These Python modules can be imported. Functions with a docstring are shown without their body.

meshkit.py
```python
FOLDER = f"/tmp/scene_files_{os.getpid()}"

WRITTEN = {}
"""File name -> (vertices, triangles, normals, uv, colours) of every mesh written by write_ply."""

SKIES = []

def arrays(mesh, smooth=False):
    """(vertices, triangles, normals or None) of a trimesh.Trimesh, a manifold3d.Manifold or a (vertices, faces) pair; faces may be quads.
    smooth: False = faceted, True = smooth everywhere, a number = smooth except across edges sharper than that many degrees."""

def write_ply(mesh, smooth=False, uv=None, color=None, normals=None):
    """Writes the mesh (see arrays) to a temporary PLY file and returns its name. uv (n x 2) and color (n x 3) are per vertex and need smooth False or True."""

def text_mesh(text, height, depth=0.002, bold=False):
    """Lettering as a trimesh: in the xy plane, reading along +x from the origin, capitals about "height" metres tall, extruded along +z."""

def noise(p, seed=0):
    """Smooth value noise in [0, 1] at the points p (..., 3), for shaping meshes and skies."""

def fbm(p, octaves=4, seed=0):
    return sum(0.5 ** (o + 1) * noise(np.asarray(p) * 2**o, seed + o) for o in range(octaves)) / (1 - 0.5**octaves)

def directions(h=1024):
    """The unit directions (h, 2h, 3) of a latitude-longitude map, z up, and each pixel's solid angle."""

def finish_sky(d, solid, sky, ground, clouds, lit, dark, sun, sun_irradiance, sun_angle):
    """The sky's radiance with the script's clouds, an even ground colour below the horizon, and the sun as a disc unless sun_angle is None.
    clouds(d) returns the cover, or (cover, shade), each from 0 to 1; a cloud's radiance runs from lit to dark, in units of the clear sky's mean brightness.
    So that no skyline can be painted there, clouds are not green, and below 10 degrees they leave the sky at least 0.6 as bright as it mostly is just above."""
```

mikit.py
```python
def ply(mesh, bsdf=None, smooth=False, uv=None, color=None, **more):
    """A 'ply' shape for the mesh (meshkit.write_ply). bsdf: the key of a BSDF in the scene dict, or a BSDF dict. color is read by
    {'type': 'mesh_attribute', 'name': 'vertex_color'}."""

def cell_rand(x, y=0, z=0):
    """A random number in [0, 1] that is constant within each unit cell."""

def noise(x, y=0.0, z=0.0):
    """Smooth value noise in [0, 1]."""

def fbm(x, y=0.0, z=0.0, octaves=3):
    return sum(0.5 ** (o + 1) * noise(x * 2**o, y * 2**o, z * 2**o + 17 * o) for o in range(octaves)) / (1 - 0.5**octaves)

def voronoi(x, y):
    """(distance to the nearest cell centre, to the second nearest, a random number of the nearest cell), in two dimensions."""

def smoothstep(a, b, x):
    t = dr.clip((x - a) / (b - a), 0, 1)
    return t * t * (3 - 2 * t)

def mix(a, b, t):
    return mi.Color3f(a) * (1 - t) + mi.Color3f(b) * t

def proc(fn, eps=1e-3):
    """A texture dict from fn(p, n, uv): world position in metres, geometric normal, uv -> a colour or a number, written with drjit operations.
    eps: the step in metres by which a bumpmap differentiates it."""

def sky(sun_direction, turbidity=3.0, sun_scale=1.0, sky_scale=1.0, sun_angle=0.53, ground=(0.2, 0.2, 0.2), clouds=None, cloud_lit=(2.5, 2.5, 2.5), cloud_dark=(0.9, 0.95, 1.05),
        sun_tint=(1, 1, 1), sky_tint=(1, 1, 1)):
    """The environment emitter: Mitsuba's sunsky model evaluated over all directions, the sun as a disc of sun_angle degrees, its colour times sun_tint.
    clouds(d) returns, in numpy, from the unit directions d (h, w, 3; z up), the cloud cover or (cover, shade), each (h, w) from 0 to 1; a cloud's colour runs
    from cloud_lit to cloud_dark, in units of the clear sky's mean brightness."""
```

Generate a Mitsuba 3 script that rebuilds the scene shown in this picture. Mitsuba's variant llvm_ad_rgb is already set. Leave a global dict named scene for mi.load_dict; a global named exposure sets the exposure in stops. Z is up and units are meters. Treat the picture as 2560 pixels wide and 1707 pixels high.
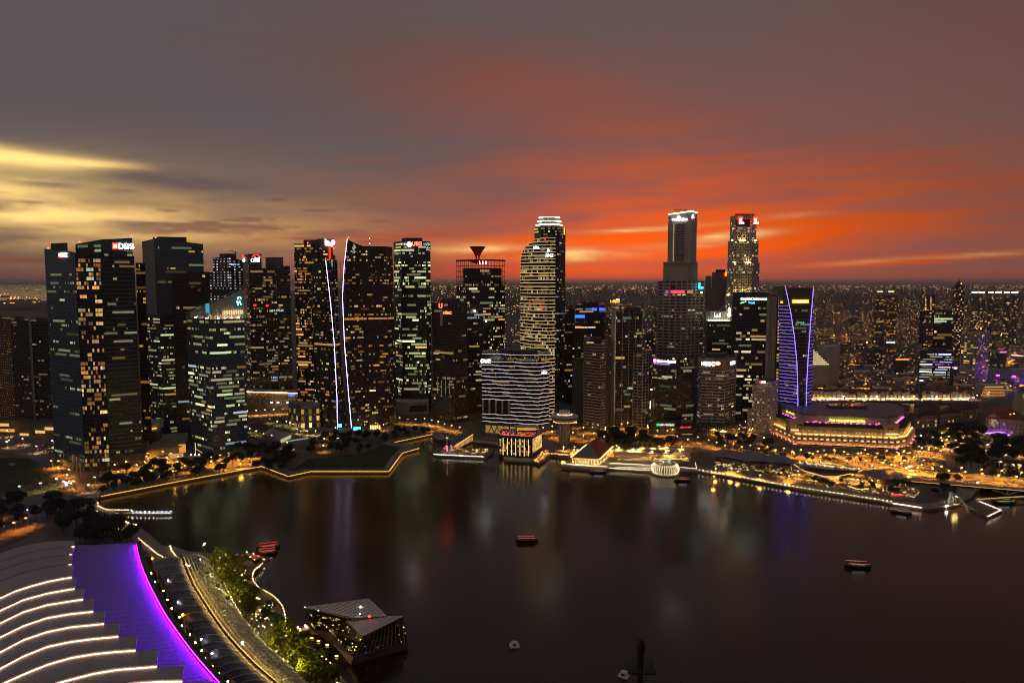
import math, random
import numpy as np, trimesh, mitsuba as mi, mikit, meshkit
import drjit as dr
from shapely.geometry import Polygon, LineString, Point, box as sbox
from shapely.ops import unary_union

# ---------------------------------------------------------------- camera, sky, exposure
scene, labels = {'type': 'scene'}, {}
T = mi.ScalarTransform4f
H, F, YH = 190.0, 1820.0, 706.0            # eye height in metres, focal length and eye level in pixels of the 2560 x 1707 frame
P = math.atan((853.5 - YH) / F)
CP, SP = math.cos(P), math.sin(P)
scene['camera'] = {'type': 'perspective', 'fov': math.degrees(2 * math.atan(1280 / F)), 'fov_axis': 'x', 'near_clip': 1.0, 'far_clip': 120000.0,
                   'to_world': T().look_at([0, 0, H], [0, CP, H - SP], [0, 0, 1])}
exposure = 0.0
def _g(az, el, a0, e0, sa, se, slope=0.0):
    return np.exp(-((az - a0) / sa) ** 2 - ((el - e0 - slope * (az - a0)) / se) ** 2)

def _ss(a, b, x):
    t = np.clip((x - a) / (b - a), 0, 1)
    return t * t * (3 - 2 * t)

def clouds(d):
    az = np.degrees(np.arctan2(d[..., 0], d[..., 1]))
    el = np.degrees(np.arcsin(np.clip(d[..., 2], -1, 1)))
    def fb(sa, se, slope, seed, octv=4, wob=0.0):
        return meshkit.fbm(np.stack([az / sa, (el - slope * az + wob) / se, 0 * az + seed * 3.7], -1), octv, seed)
    w1 = fb(15, 3.4, -0.05, 1, 5)
    wob = 1.6 * (w1 - 0.5)
    w2, w3 = fb(10, 0.95, 0.02, 2, 5, wob), fb(5, 0.45, 0.03, 3, 5, wob)
    w4, rise = fb(7, 0.9, -0.02, 5, 5, wob), fb(12, 0.8, 0.06, 4, 5)
    n2, n3, n4, nr = (_ss(0.28, 0.72, w) for w in (w2, w3, w4, rise))
    # k: how much of the red afterglow shows through the grey cloud sheet
    k = 0.05 + 0.18 * _ss(-24, 26, az) + 0.20 * _ss(14, 40, az) * _ss(9, 15, el) + 0.16 * (w1 - 0.5) + 0.10 * (w2 - 0.5)
    k = k + 0.30 * _g(az, el, -3, 15.0, 16, 3.6, -0.17) * (0.55 + 0.9 * w1)
    k = k + 0.13 * _g(az, el, 8, 9.0, 26, 2.4, 0.02) * n2
    k = k + 0.62 * _g(az, el, 20, 5.4, 21, 3.6, 0.03) * (0.45 + 0.8 * n2)
    fire = _g(az, el, 7, 2.65, 14.5, 1.55, 0.03)
    k = k + 0.90 * fire * _ss(0.15, 0.85, w2 + 0.45 * fire)
    k = k + 1.0 * _g(az, el, 31, 1.66, 9, 0.36, 0.057) * (0.4 + 0.9 * nr)
    k = k + 0.40 * _g(az, el, 20, 3.0, 7, 0.28, 0.13) + 0.22 * _g(az, el, 30, 4.6, 9, 0.5, 0.05) * nr
    k = k + 0.55 * _g(az, el, -34, 1.45, 4, 0.22) + 0.55 * _g(az, el, -27, 3.6, 18, 3.2) * (0.6 + 0.6 * n4)
    k = k + 0.25 * _g(az, el, -12, 3.2, 9, 0.5, -0.03) * n3 + 0.25 * _g(az, el, 4, 8.0, 2.4, 0.14, -0.03) + 0.15 * _g(az, el, -11, 9.2, 3, 0.35)
    low = 0.46 + 0.5 * _g(az, el, 5, 1.15, 11, 0.75)
    k = k + (low - k) * _ss(1.6, 0.7, el - 0.25 * (w2 - 0.5)) * (1 - 0.9 * _g(az, el, 31, 1.66, 9, 0.5, 0.057))
    k = np.clip(k, 0.03, 1)
    # l: thin sunlit cloud, pale yellow on the left, golden cores in the fire
    l = (0.78 * _g(az, el, -36, 5.0, 13, 2.5, -0.03) + 0.25 * _g(az, el, -22, 3.6, 12, 1.9)) * (0.35 + 0.75 * n4 + 0.25 * n2)
    l = l + 0.05 * _g(az, el, -24, 6.5, 18, 3.0)
    edge = 7.95 - 0.012 * (az + 35) + 0.5 * (w4 - 0.5)
    l = l + 0.85 * np.exp(-((el - edge) / np.clip(0.62 - 0.028 * (az + 35), 0.12, 0.62)) ** 2) * _ss(-24.5, -30, az) * (0.75 + 0.35 * n2)
    shadow = _ss(0.50, 0.72, w3 * 0.55 + 0.45 * w2) * _ss(7.3, 6.3, el) * _ss(2, 3.0, el + 1)
    shadow = np.maximum(shadow, np.clip(1.4 * _g(az, el, -22.5, 7.0, 7.0, 0.8, -0.03) * (0.45 + 0.8 * n4), 0, 1))
    shadow = np.maximum(shadow, 0.9 * _ss(0.56, 0.66, w3 * 0.7 + w4 * 0.3) * _ss(6.9, 6.2, el))
    shadow = np.maximum(shadow, 0.95 * _g(az, el, -32.0, 6.35, 2.4, 0.16, -0.01))
    l = l * (1 - 0.9 * shadow)
    k = k * (1 - 0.45 * shadow * _ss(-5, -15, az))
    for a0, e0, sa, se, sl, q in ((-2.8, 2.55, 4.4, 0.55, 0.02, 0.75), (4.5, 2.2, 2.6, 0.55, 0.0, 0.8), (9.2, 2.55, 3.4, 0.42, 0.03, 0.55), (7.0, 1.9, 6, 0.25, 0.0, 0.3),
                                  (8.5, 3.95, 4.6, 0.17, 0.02, 0.6), (15.5, 3.25, 3.8, 0.42, 0.1, 1.2), (15, 4.35, 5, 0.2, 0.06, 0.5), (29, 1.6, 6, 0.15, 0.057, 0.5), (21, 4.9, 2, 0.18, 0.02, 0.3)):
        l = l + 1.05 * q * _g(az, el, a0, e0, sa, se, sl) * (0.45 + 0.8 * n3)
    l = np.clip(l, 0, 1)
    c = np.clip(1 - k + 0.85 * l * k, 0, 1)
    return c, 1 - l

SUN = (math.sin(math.radians(9)) * math.cos(math.radians(2)), math.cos(math.radians(9)) * math.cos(math.radians(2)), math.sin(math.radians(2)))
SKYK = dict(turbidity=3, sun_scale=0.0, sky_scale=1.0, sky_tint=(3.3, 0.8, 0.1), cloud_lit=(44.0, 29.5, 9.6), cloud_dark=(3.35, 2.98, 3.25), ground=(0.08, 0.08, 0.08))

scene['sky_light'] = {**mikit.sky(SUN, clouds=clouds, **SKYK), 'sampling_weight': 14.0}

rng = np.random.default_rng(7)
rnd = random.Random(11)


def ray(px, py):
    u, v = (px - 1280) / F, -(py - 853.5) / F
    return np.array([u, CP + v * SP, v * CP - SP])


def G(px, py, z=2.0):                       # where the line of sight meets the height z
    d = ray(px, py)
    return np.array([0, 0, H]) + d * ((z - H) / d[2])


def W(px, py, D):                           # ... and where it meets the upright plane at the distance D
    d = ray(px, py)
    return np.array([0, 0, H]) + d * (D / d[1])


def lerp(a, b, t):
    return np.asarray(a) + (np.asarray(b) - np.asarray(a)) * t


def ZT(py, D, px=1280):
    return float(W(px, py, D)[2])


# ---------------------------------------------------------------- meshes
class MB:
    def __init__(self):
        self.v, self.f, self.c, self.n = [], [], [], 0

    def add(self, v, f, col=None):
        v = np.asarray(v, float)
        f = np.asarray(f, int)
        if f.shape[1] == 4:
            f = np.vstack([f[:, [0, 1, 2]], f[:, [0, 2, 3]]])
        self.v.append(v)
        self.f.append(f + self.n)
        self.n += len(v)
        if col is not None:
            self.c.append(np.tile(np.asarray(col, float), (len(v), 1)))
        return self

    def quad(self, a, b, c, d, col=None):
        return self.add([a, b, c, d], [[0, 1, 2, 3]], col)

    BF = np.array([[0, 3, 2, 1], [4, 5, 6, 7], [0, 1, 5, 4], [1, 2, 6, 5], [2, 3, 7, 6], [3, 0, 4, 7]])

    def box(self, x0, y0, z0, x1, y1, z1, col=None):
        return self.add([[x0, y0, z0], [x1, y0, z0], [x1, y1, z0], [x0, y1, z0], [x0, y0, z1], [x1, y0, z1], [x1, y1, z1], [x0, y1, z1]], self.BF, col)

    def obox(self, p0, p1, w, z0, z1, col=None, out=None):
        """A box that runs from p0 to p1 in plan; w: (inward, outward) reach to the left and right of the run."""
        p0, p1 = np.asarray(p0[:2], float), np.asarray(p1[:2], float)
        d = (p1 - p0) / max(np.linalg.norm(p1 - p0), 1e-9)
        n = np.array([d[1], -d[0]])
        a, b = (w, w) if np.isscalar(w) else w
        q = [p0 + n * b, p1 + n * b, p1 - n * a, p0 - n * a]
        return self.add([[*x, z0] for x in q] + [[*x, z1] for x in q], self.BF, col)

    def prism(self, poly, z0, z1, col=None, hole=False):
        sp = poly if isinstance(poly, Polygon) else Polygon(poly)
        if not sp.is_valid:
            sp = sp.buffer(0)
        for g in getattr(sp, 'geoms', [sp]):
            if g.area > 1e-6:
                m = trimesh.creation.extrude_polygon(g, z1 - z0, engine='earcut')
                self.add(m.vertices + [0, 0, z0], m.faces, col)
        return self

    def sheet(self, poly, z, col=None):
        sp = poly if hasattr(poly, 'geom_type') else Polygon(poly)
        if not sp.is_valid:
            sp = sp.buffer(0)
        for g in getattr(sp, 'geoms', [sp]):
            if g.geom_type == 'Polygon' and g.area > 1e-6:
                v, f = trimesh.creation.triangulate_polygon(g, engine='earcut')
                e, g_ = v[f[:, 1]] - v[f[:, 0]], v[f[:, 2]] - v[f[:, 0]]
                a = e[:, 0] * g_[:, 1] - e[:, 1] * g_[:, 0]
                f = np.where((a < 0)[:, None], f[:, ::-1], f)
                self.add(np.hstack([v, np.full((len(v), 1), z)]), f, col)
        return self

    def tube(self, pts, r, n=6, col=None, cap=True):
        p = np.asarray(pts, float)
        t = np.gradient(p, axis=0)
        t /= np.linalg.norm(t, axis=1, keepdims=True) + 1e-12
        a = np.cross(t, np.where(np.abs(t[:, 2:]) < 0.95, [0, 0, 1.0], [1.0, 0, 0]))
        a /= np.linalg.norm(a, axis=1, keepdims=True) + 1e-12
        b, th = np.cross(t, a), np.arange(n) * 2 * np.pi / n
        rr = np.broadcast_to(np.asarray(r, float), (len(p),))
        v = p[:, None] + rr[:, None, None] * (np.cos(th)[None, :, None] * a[:, None] + np.sin(th)[None, :, None] * b[:, None])
        i, j = np.meshgrid(np.arange(len(p) - 1), np.arange(n), indexing='ij')
        q = np.stack([i * n + j, i * n + (j + 1) % n, (i + 1) * n + (j + 1) % n, (i + 1) * n + j], -1).reshape(-1, 4)
        f = np.vstack([q[:, [0, 1, 2]], q[:, [0, 2, 3]]])
        if cap:
            k = np.arange(1, n - 1)
            f = np.vstack([f, np.stack([k * 0, k + 1, k], 1), np.stack([k * 0, k, k + 1], 1) + (len(p) - 1) * n])
        return self.add(v.reshape(-1, 3), f, col)

    def lathe(self, prof, c, n=24, col=None, a0=0.0):
        prof = np.asarray(prof, float)
        th = a0 + np.arange(n) * 2 * np.pi / n
        v = np.stack([c[0] + prof[:, :1] * np.cos(th), c[1] + prof[:, :1] * np.sin(th), c[2] + prof[:, 1:2] + 0 * th], -1).reshape(-1, 3)
        i, j = np.meshgrid(np.arange(len(prof) - 1), np.arange(n), indexing='ij')
        q = np.stack([i * n + j, i * n + (j + 1) % n, (i + 1) * n + (j + 1) % n, (i + 1) * n + j], -1).reshape(-1, 4)
        return self.add(v, q, col)

    def ball(self, c, r, col=None, s=(1, 1, 1)):
        m = BALL
        return self.add(m.vertices * r * np.array(s) + np.asarray(c), m.faces, col)

    def mesh(self):
        return np.vstack(self.v), np.vstack(self.f)


BALL = trimesh.creation.icosphere(1)
_count = {}


def numbered(base):
    n = _count.get(base, 0)
    _count[base] = n + 1
    return base if n == 0 else f'{base}_{n:03d}'


def thing(name, label=None, cat=None, group=None, kind=None):
    key = numbered(name)
    d = {}
    if label:
        d['label'] = label
    if cat:
        d['category'] = cat
    if group:
        d['group'] = group
    if kind:
        d['kind'] = kind
    labels[key] = d
    return key


def emitter(rgb, w=0.02):
    rad = {'type': 'rgb', 'value': [float(x) for x in rgb]}
    return {'type': 'area', 'radiance': rad, 'sampling_weight': float(w)}


NEE = ('convention_hall__led', 'floodlight', 'spotlight', 'uplight_', 'theatre__violet')     # lights that the renderer aims at; the others it finds by chance


def put(key, mb, mat, emit=None, w=0.02, smooth=False):
    more = {}
    if emit is not None:
        more['emitter'] = emitter(emit, w if any(s in key for s in NEE) else 0.0)
        mat = 'lamp_black'
    scene[key] = mikit.ply(mb.mesh() if isinstance(mb, MB) else mb, 'm_' + mat, smooth=smooth, **more)
    return key


def by_tint(mb, K=3):
    """A mesh of many little lights, sorted into K meshes of one tint each."""
    c = np.array([x[0] for x in mb.c])
    f = np.log(c + 0.02)
    r = np.random.default_rng(3)
    cen = f[r.permutation(len(f))[:K]]
    for _ in range(10):
        g = np.argmin(((f[:, None] - cen[None]) ** 2).sum(-1), 1)
        cen = np.array([f[g == k].mean(0) if (g == k).any() else cen[k] for k in range(len(cen))])
    at = np.cumsum([0] + [len(v) for v in mb.v])
    for k in range(len(cen)):
        m = MB()
        for i in np.nonzero(g == k)[0]:
            m.add(mb.v[i], mb.f[i] - at[i])
        if m.n:
            yield m, c[g == k].mean(0)


def part(parent, name, mb, mat='lamp_black', emit=None, w=0.02, smooth=False, kind=None, label=None, K=3):
    if isinstance(emit, str):
        for m, rgb in by_tint(mb, K):
            part(parent, name, m, emit=rgb, w=w / K, kind=kind)
        return parent
    key = numbered(parent + '__' + name)
    put(key, mb, mat, emit, w, smooth)
    if kind or label:
        labels[key] = {k: v for k, v in (('kind', kind), ('label', label)) if v}
    return key


def struct(name, mb, mat, smooth=False, kind='structure'):
    key = numbered(name)
    labels[key] = {'kind': kind}
    return put(key, mb, mat, smooth=smooth)


# ---------------------------------------------------------------- materials
def mat(name, rgb, rough=0.6, metal=0.0, spec=0.5, tex=None):
    col = {'type': 'rgb', 'value': list(rgb)} if tex is None else mikit.proc(tex)
    scene['m_' + name] = {'type': 'twosided', 'b': {'type': 'principled', 'base_color': col, 'roughness': rough, 'metallic': metal, 'specular': spec}}


def grime(rgb, amp=0.35, s=0.12, streak=True):
    r = mi.Color3f(*[float(x) for x in rgb])

    def fn(p, n, uv):
        a = mikit.fbm(p.x * s, p.y * s, p.z * s * (0.25 if streak else 1), 3)
        return r * (1 + amp * (a * 2 - 1))
    return fn


scene['m_lamp_black'] = {'type': 'diffuse', 'reflectance': {'type': 'rgb', 'value': [0.02, 0.02, 0.02]}}
mat('glass_teal', (0.05, 0.10, 0.15), 0.25, spec=0.8)
mat('glass_grey', (0.20, 0.21, 0.22), 0.35)
mat('glass_dark', (0.026, 0.030, 0.032), 0.25, spec=0.6)
mat('glass_black', (0.005, 0.005, 0.005), 0.12, spec=0.35)
mat('glass_brown', (0.045, 0.036, 0.032), 0.3)
mat('band_dark', (0.07, 0.073, 0.075), 0.45)
mat('band_teal', (0.08, 0.13, 0.17), 0.4)
mat('band_brown', (0.09, 0.07, 0.06), 0.5)
mat('concrete', (0.26, 0.24, 0.22), 0.7, tex=grime((0.26, 0.24, 0.22)))
mat('concrete_pale', (0.5, 0.46, 0.42), 0.65, tex=grime((0.5, 0.46, 0.42), 0.25))
mat('concrete_pink', (0.46, 0.35, 0.31), 0.65, tex=grime((0.46, 0.35, 0.31), 0.25))
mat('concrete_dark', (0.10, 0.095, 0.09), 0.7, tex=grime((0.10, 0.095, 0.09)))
mat('stone_gold', (0.52, 0.42, 0.30), 0.6, tex=grime((0.52, 0.42, 0.30), 0.25))
mat('white_paint', (0.72, 0.70, 0.68), 0.5)
mat('steel_grey', (0.33, 0.33, 0.35), 0.4)
mat('steel_pale', (0.55, 0.53, 0.52), 0.4)
mat('dark_metal', (0.03, 0.03, 0.032), 0.45)
mat('black_paint', (0.012, 0.012, 0.014), 0.5)
mat('red_paint', (0.45, 0.03, 0.03), 0.5)
mat('roof_tile', (0.24, 0.07, 0.035), 0.75, tex=grime((0.24, 0.07, 0.035), 0.4, 0.6, False))
mat('roof_dark', (0.07, 0.055, 0.055), 0.8, tex=grime((0.07, 0.055, 0.055), 0.3))
mat('roof_slate', (0.14, 0.14, 0.19), 0.5, tex=grime((0.14, 0.14, 0.19), 0.2))
mat('asphalt', (0.16, 0.15, 0.14), 0.8, tex=grime((0.16, 0.15, 0.14), 0.35, 0.3, False))
mat('paving', (0.26, 0.235, 0.21), 0.75, tex=grime((0.26, 0.235, 0.21), 0.35, 0.25, False))
mat('land_dark', (0.12, 0.105, 0.085), 0.9, tex=grime((0.12, 0.105, 0.085), 0.5, 0.05, False))
mat('quay_stone', (0.17, 0.15, 0.13), 0.8, tex=grime((0.17, 0.15, 0.13), 0.4, 0.3, False))
mat('grass', (0.03, 0.045, 0.014), 0.9, tex=grime((0.032, 0.045, 0.014), 0.5, 0.15, False))
mat('timber', (0.16, 0.11, 0.07), 0.7, tex=grime((0.16, 0.11, 0.07), 0.3, 0.5, False))
mat('gold_cladding', (0.50, 0.34, 0.12), 0.4, metal=0.0)
mat('louvre_metal', (0.36, 0.34, 0.345), 0.42, tex=grime((0.36, 0.34, 0.345), 0.10, 0.15, False))
mat('membrane', (0.20, 0.19, 0.21), 0.6)
mat('bark', (0.10, 0.075, 0.05), 0.9)
scene['m_leaf_dark'] = {'type': 'twosided', 'b': {'type': 'principled', 'base_color': {'type': 'rgb', 'value': [0.030, 0.042, 0.016]}, 'roughness': 0.7}}
scene['m_leaf_palm'] = {'type': 'principledthin', 'base_color': {'type': 'rgb', 'value': [0.12, 0.12, 0.022]}, 'roughness': 0.6, 'diff_trans': 0.9}
scene['m_leaf_olive'] = {'type': 'twosided', 'b': {'type': 'principled', 'base_color': {'type': 'rgb', 'value': [0.06, 0.062, 0.02]}, 'roughness': 0.7}}


def water_rough(p, n, uv):
    a = mikit.fbm(p.x * 0.006 + 3, p.y * 0.011, 0.0, 3)
    return 0.16 + 0.10 * mikit.smoothstep(0.35, 0.7, a)


scene['m_water'] = {'type': 'principled', 'base_color': {'type': 'rgb', 'value': [0.026, 0.012, 0.006]}, 'roughness': mikit.proc(water_rough), 'specular': 0.36}

WARM, AMBER, PALE, GREEN, COOL, SODIUM = (1.0, 0.58, 0.17), (1.0, 0.38, 0.06), (1.0, 0.84, 0.46), (0.72, 0.9, 0.42), (0.75, 0.92, 1.0), (1.0, 0.24, 0.012)


def tint(c, k):
    return tuple(float(x) * k for x in c)


# ---------------------------------------------------------------- a tower: glass body, floor bands, mullions, lit windows
NLIT, WLUM, WCOV = 0.5, 0.75, 1.35


def plan(front, py):
    return [np.array(W(px, py, D)[:2]) for px, D in front]


def off(p0, p1, d):
    u = (p1 - p0) / max(np.linalg.norm(p1 - p0), 1e-9)
    return np.array([u[1], -u[0]]) * d


def tower(name, label, cat, pts, top, dep=30.0, z0=2.0, fh=4.0, bay=3.0, glass='glass_dark', band='band_dark', bh=0.9, bp=0.22, win=None, nlit=20,
          mull=None, group=None, parent=None, plant=True, back=None, skip_band=0, roofmat='concrete_dark', cut=None, shape=None, dark=None):
    key = parent or thing(name, label, cat, group)
    if win and win.get('maxrun', 12) > 3 and win['run'] >= 1.8:
        bay, win = bay * 0.62, dict(win, run=win['run'] * 1.7)
    pts = [np.asarray(p, float) for p in pts]
    n = len(pts)
    if shape:
        pts = shape(0.5 * (z0 + float(np.max(top))))
    tops = [float(top)] * n if np.isscalar(top) else [float(x) for x in top]
    bk = [p + np.array([p[0] / p[1], 1.0]) * dep for p in pts] if back is None else [np.asarray(p, float) for p in back]
    ring = pts + bk[::-1]
    rt = tops + tops[::-1]
    m = len(ring)
    body = MB()

    def ring_at(z):
        if shape is None:
            return ring
        q = [np.asarray(p, float) for p in shape(z)]
        return q + [p + np.array([p[0] / p[1], 1.0]) * dep for p in q][::-1]
    levels = [z0 - 1, None] if shape is None else list(np.linspace(z0 - 1, max(tops), 31))[:-1] + [None]
    for zl, zh in zip(levels[:-1], levels[1:]):
        ra, rb = ring_at(zl), ring_at(max(tops) if zh is None else zh)
        for i in range(m):
            j = (i + 1) % m
            body.quad([*ra[i], zl], [*ra[j], zl], [*rb[j], rt[j] if zh is None else zh], [*rb[i], rt[i] if zh is None else zh])
    rb = ring_at(max(tops))
    for i in range(n - 1):
        body.quad([*rb[i], tops[i]], [*rb[i + 1], tops[i + 1]], [*rb[m - 2 - i], tops[i + 1]], [*rb[m - 1 - i], tops[i]])
    part(key, 'wall' if band.startswith('concrete') else 'glass_wall', body, glass)

    def edges_at(z):
        r = ring_at(z)
        return [(r[i], r[i + 1], rt[i], rt[i + 1], True) for i in range(n - 1)] + [(r[n - 1], r[n], rt[n - 1], rt[n], False), (r[m - 1], r[0], rt[m - 1], rt[0], False)]
    edges = edges_at(z0)
    darkmb = MB()
    nf = int((max(tops) - z0 - 0.5) / fh)
    lit = []
    for k in range(nf + 1):
        z = z0 + k * fh
        fb = MB()
        if win is not None:
            act = rnd.random() < win.get('pf', 0.5)
            zm = win['zone'](z) if 'zone' in win else 1.0
        for a, b, ta, tb, vis in (edges_at(z + 0.5 * fh) if shape else edges):
            lo, hi = 0.0, 1.0
            zt = z + (fh if k < nf else bh)
            if ta < zt and tb < zt:
                continue
            if ta < zt or tb < zt:
                s = (zt - ta) / (tb - ta)
                lo, hi = (s, 1.0) if tb > ta else (0.0, s)
            A, B = a + (b - a) * lo, a + (b - a) * hi
            if np.linalg.norm(B - A) < 0.5:
                continue
            if cut and cut(z, A, B):
                continue
            if k >= skip_band:
                fb.obox(A, B, (0.0, bp), z, z + bh)
            if win is None or k == nf:
                continue
            L = np.linalg.norm(B - A)
            nb = max(1, int(L / bay))
            u = (B - A) / nb
            o = off(A, B, 0.05)
            i = 0
            if dark:
                for q in range(nb):
                    q0, q1 = A + u * (q + 0.5 - dark[0] / 2) + o * 0.6, A + u * (q + 0.5 + dark[0] / 2) + o * 0.6
                    za, zb = z + bh + (fh - bh) * dark[1], z + bh + (fh - bh) * dark[2]
                    darkmb.quad([*q0, za], [*q1, za], [*q1, zb], [*q0, zb])
            while i < nb:
                p = (win['on'] if act else win['off']) * zm * WCOV * (1.0 if vis else 0.6)
                if rnd.random() < p / max(1.0, win['run']):
                    r = max(1, min(nb - i, int(rnd.expovariate(1.0 / win['run'])) + 1, win.get('maxrun', 12)))
                    c = rnd.choices([x[0] for x in win['pal']], [x[1] for x in win['pal']])[0]
                    e = WLUM * math.exp(rnd.gauss(0, 0.55)) * (win['lum'][0] + rnd.random() * (win['lum'][1] - win['lum'][0]))
                    q0, q1 = A + u * (i + 0.08) + o, A + u * (i + r - 0.08) + o
                    za, zb = z + bh + (fh - bh) * win.get('sill', 0.04), z + bh + (fh - bh) * win.get('head', 0.8)
                    lit.append((r * bay * (zb - za) * (1 if vis else 0.01), [[*q0, za], [*q1, za], [*q1, zb], [*q0, zb]], tint(c, e), r))
                    i += r
                i += 1
        if fb.n and bp > 0:
            part(key, 'floor_band', fb, band)
    if darkmb.n:
        part(key, 'windows', darkmb, 'glass_dark', kind='stuff')
    if mull:
        mb = MB()
        for a, b, ta, tb, vis in edges:
            nb = max(1, int(np.linalg.norm(b - a) / (bay * mull[0])))
            for i in range(nb + 1):
                t = i / nb
                c, u = a + (b - a) * t, (b - a) / np.linalg.norm(b - a)
                mb.obox(c - u * mull[1] / 2, c + u * mull[1] / 2, (0.0, mull[2]), z0, ta + (tb - ta) * t - 0.2)
        part(key, 'mullions', mb, mull[3] if len(mull) > 3 else band, kind='stuff')
    if lit:
        lit.sort(key=lambda x: -x[0])
        q = int(nlit * NLIT)
        for _, v, c, _n in lit[:q]:
            part(key, 'lit_window', MB().add(v, [[0, 1, 2, 3]]), emit=c, w=0.0)
        if len(lit) > q:
            mb = MB()
            for _, v, c, nn in lit[q:]:
                v = np.array(v)
                for i in range(nn):
                    if nn > 2 and rnd.random() < 0.14:
                        continue
                    s0, s1 = i / nn, (i + 0.84) / nn
                    mb.add([v[0] + (v[1] - v[0]) * s0, v[0] + (v[1] - v[0]) * s1, v[3] + (v[2] - v[3]) * s1, v[3] + (v[2] - v[3]) * s0], [[0, 1, 2, 3]], tint(c, math.exp(rnd.gauss(0, 0.4))))
            part(key, 'lit_windows', mb, emit='attr', w=0.0, kind='stuff', K=5)
    if plant:
        c = sum(ring) / m
        q = [c + (p - c) * 0.55 for p in ring_at(max(tops))]
        pl = MB().prism(q, min(tops), max(tops) + 0.012 * (max(tops) - z0) + 2.5)
        part(key, 'plant_room', pl, roofmat)
    return dict(key=key, pts=pts, tops=tops, ring=ring, shape=shape)


def sign(key, text, p, a, b, h, rgb, lum, name='sign', out=0.7, bold=True, w=0.3):
    """Lettering that stands on the wall from a to b (plan), its lower left corner at p."""
    m = meshkit.text_mesh(text, h, 0.25, bold=bold)
    u = (np.asarray(b[:2], float) - np.asarray(a[:2], float))
    u /= np.linalg.norm(u)
    nrm = np.array([u[1], -u[0]])
    v = m.vertices
    q = np.stack([p[0] + u[0] * v[:, 0] + nrm[0] * (v[:, 2] + out), p[1] + u[1] * v[:, 0] + nrm[1] * (v[:, 2] + out), p[2] + v[:, 1]], 1)
    return part(key, name, (q, m.faces), emit=tint(rgb, lum), w=w)


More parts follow.
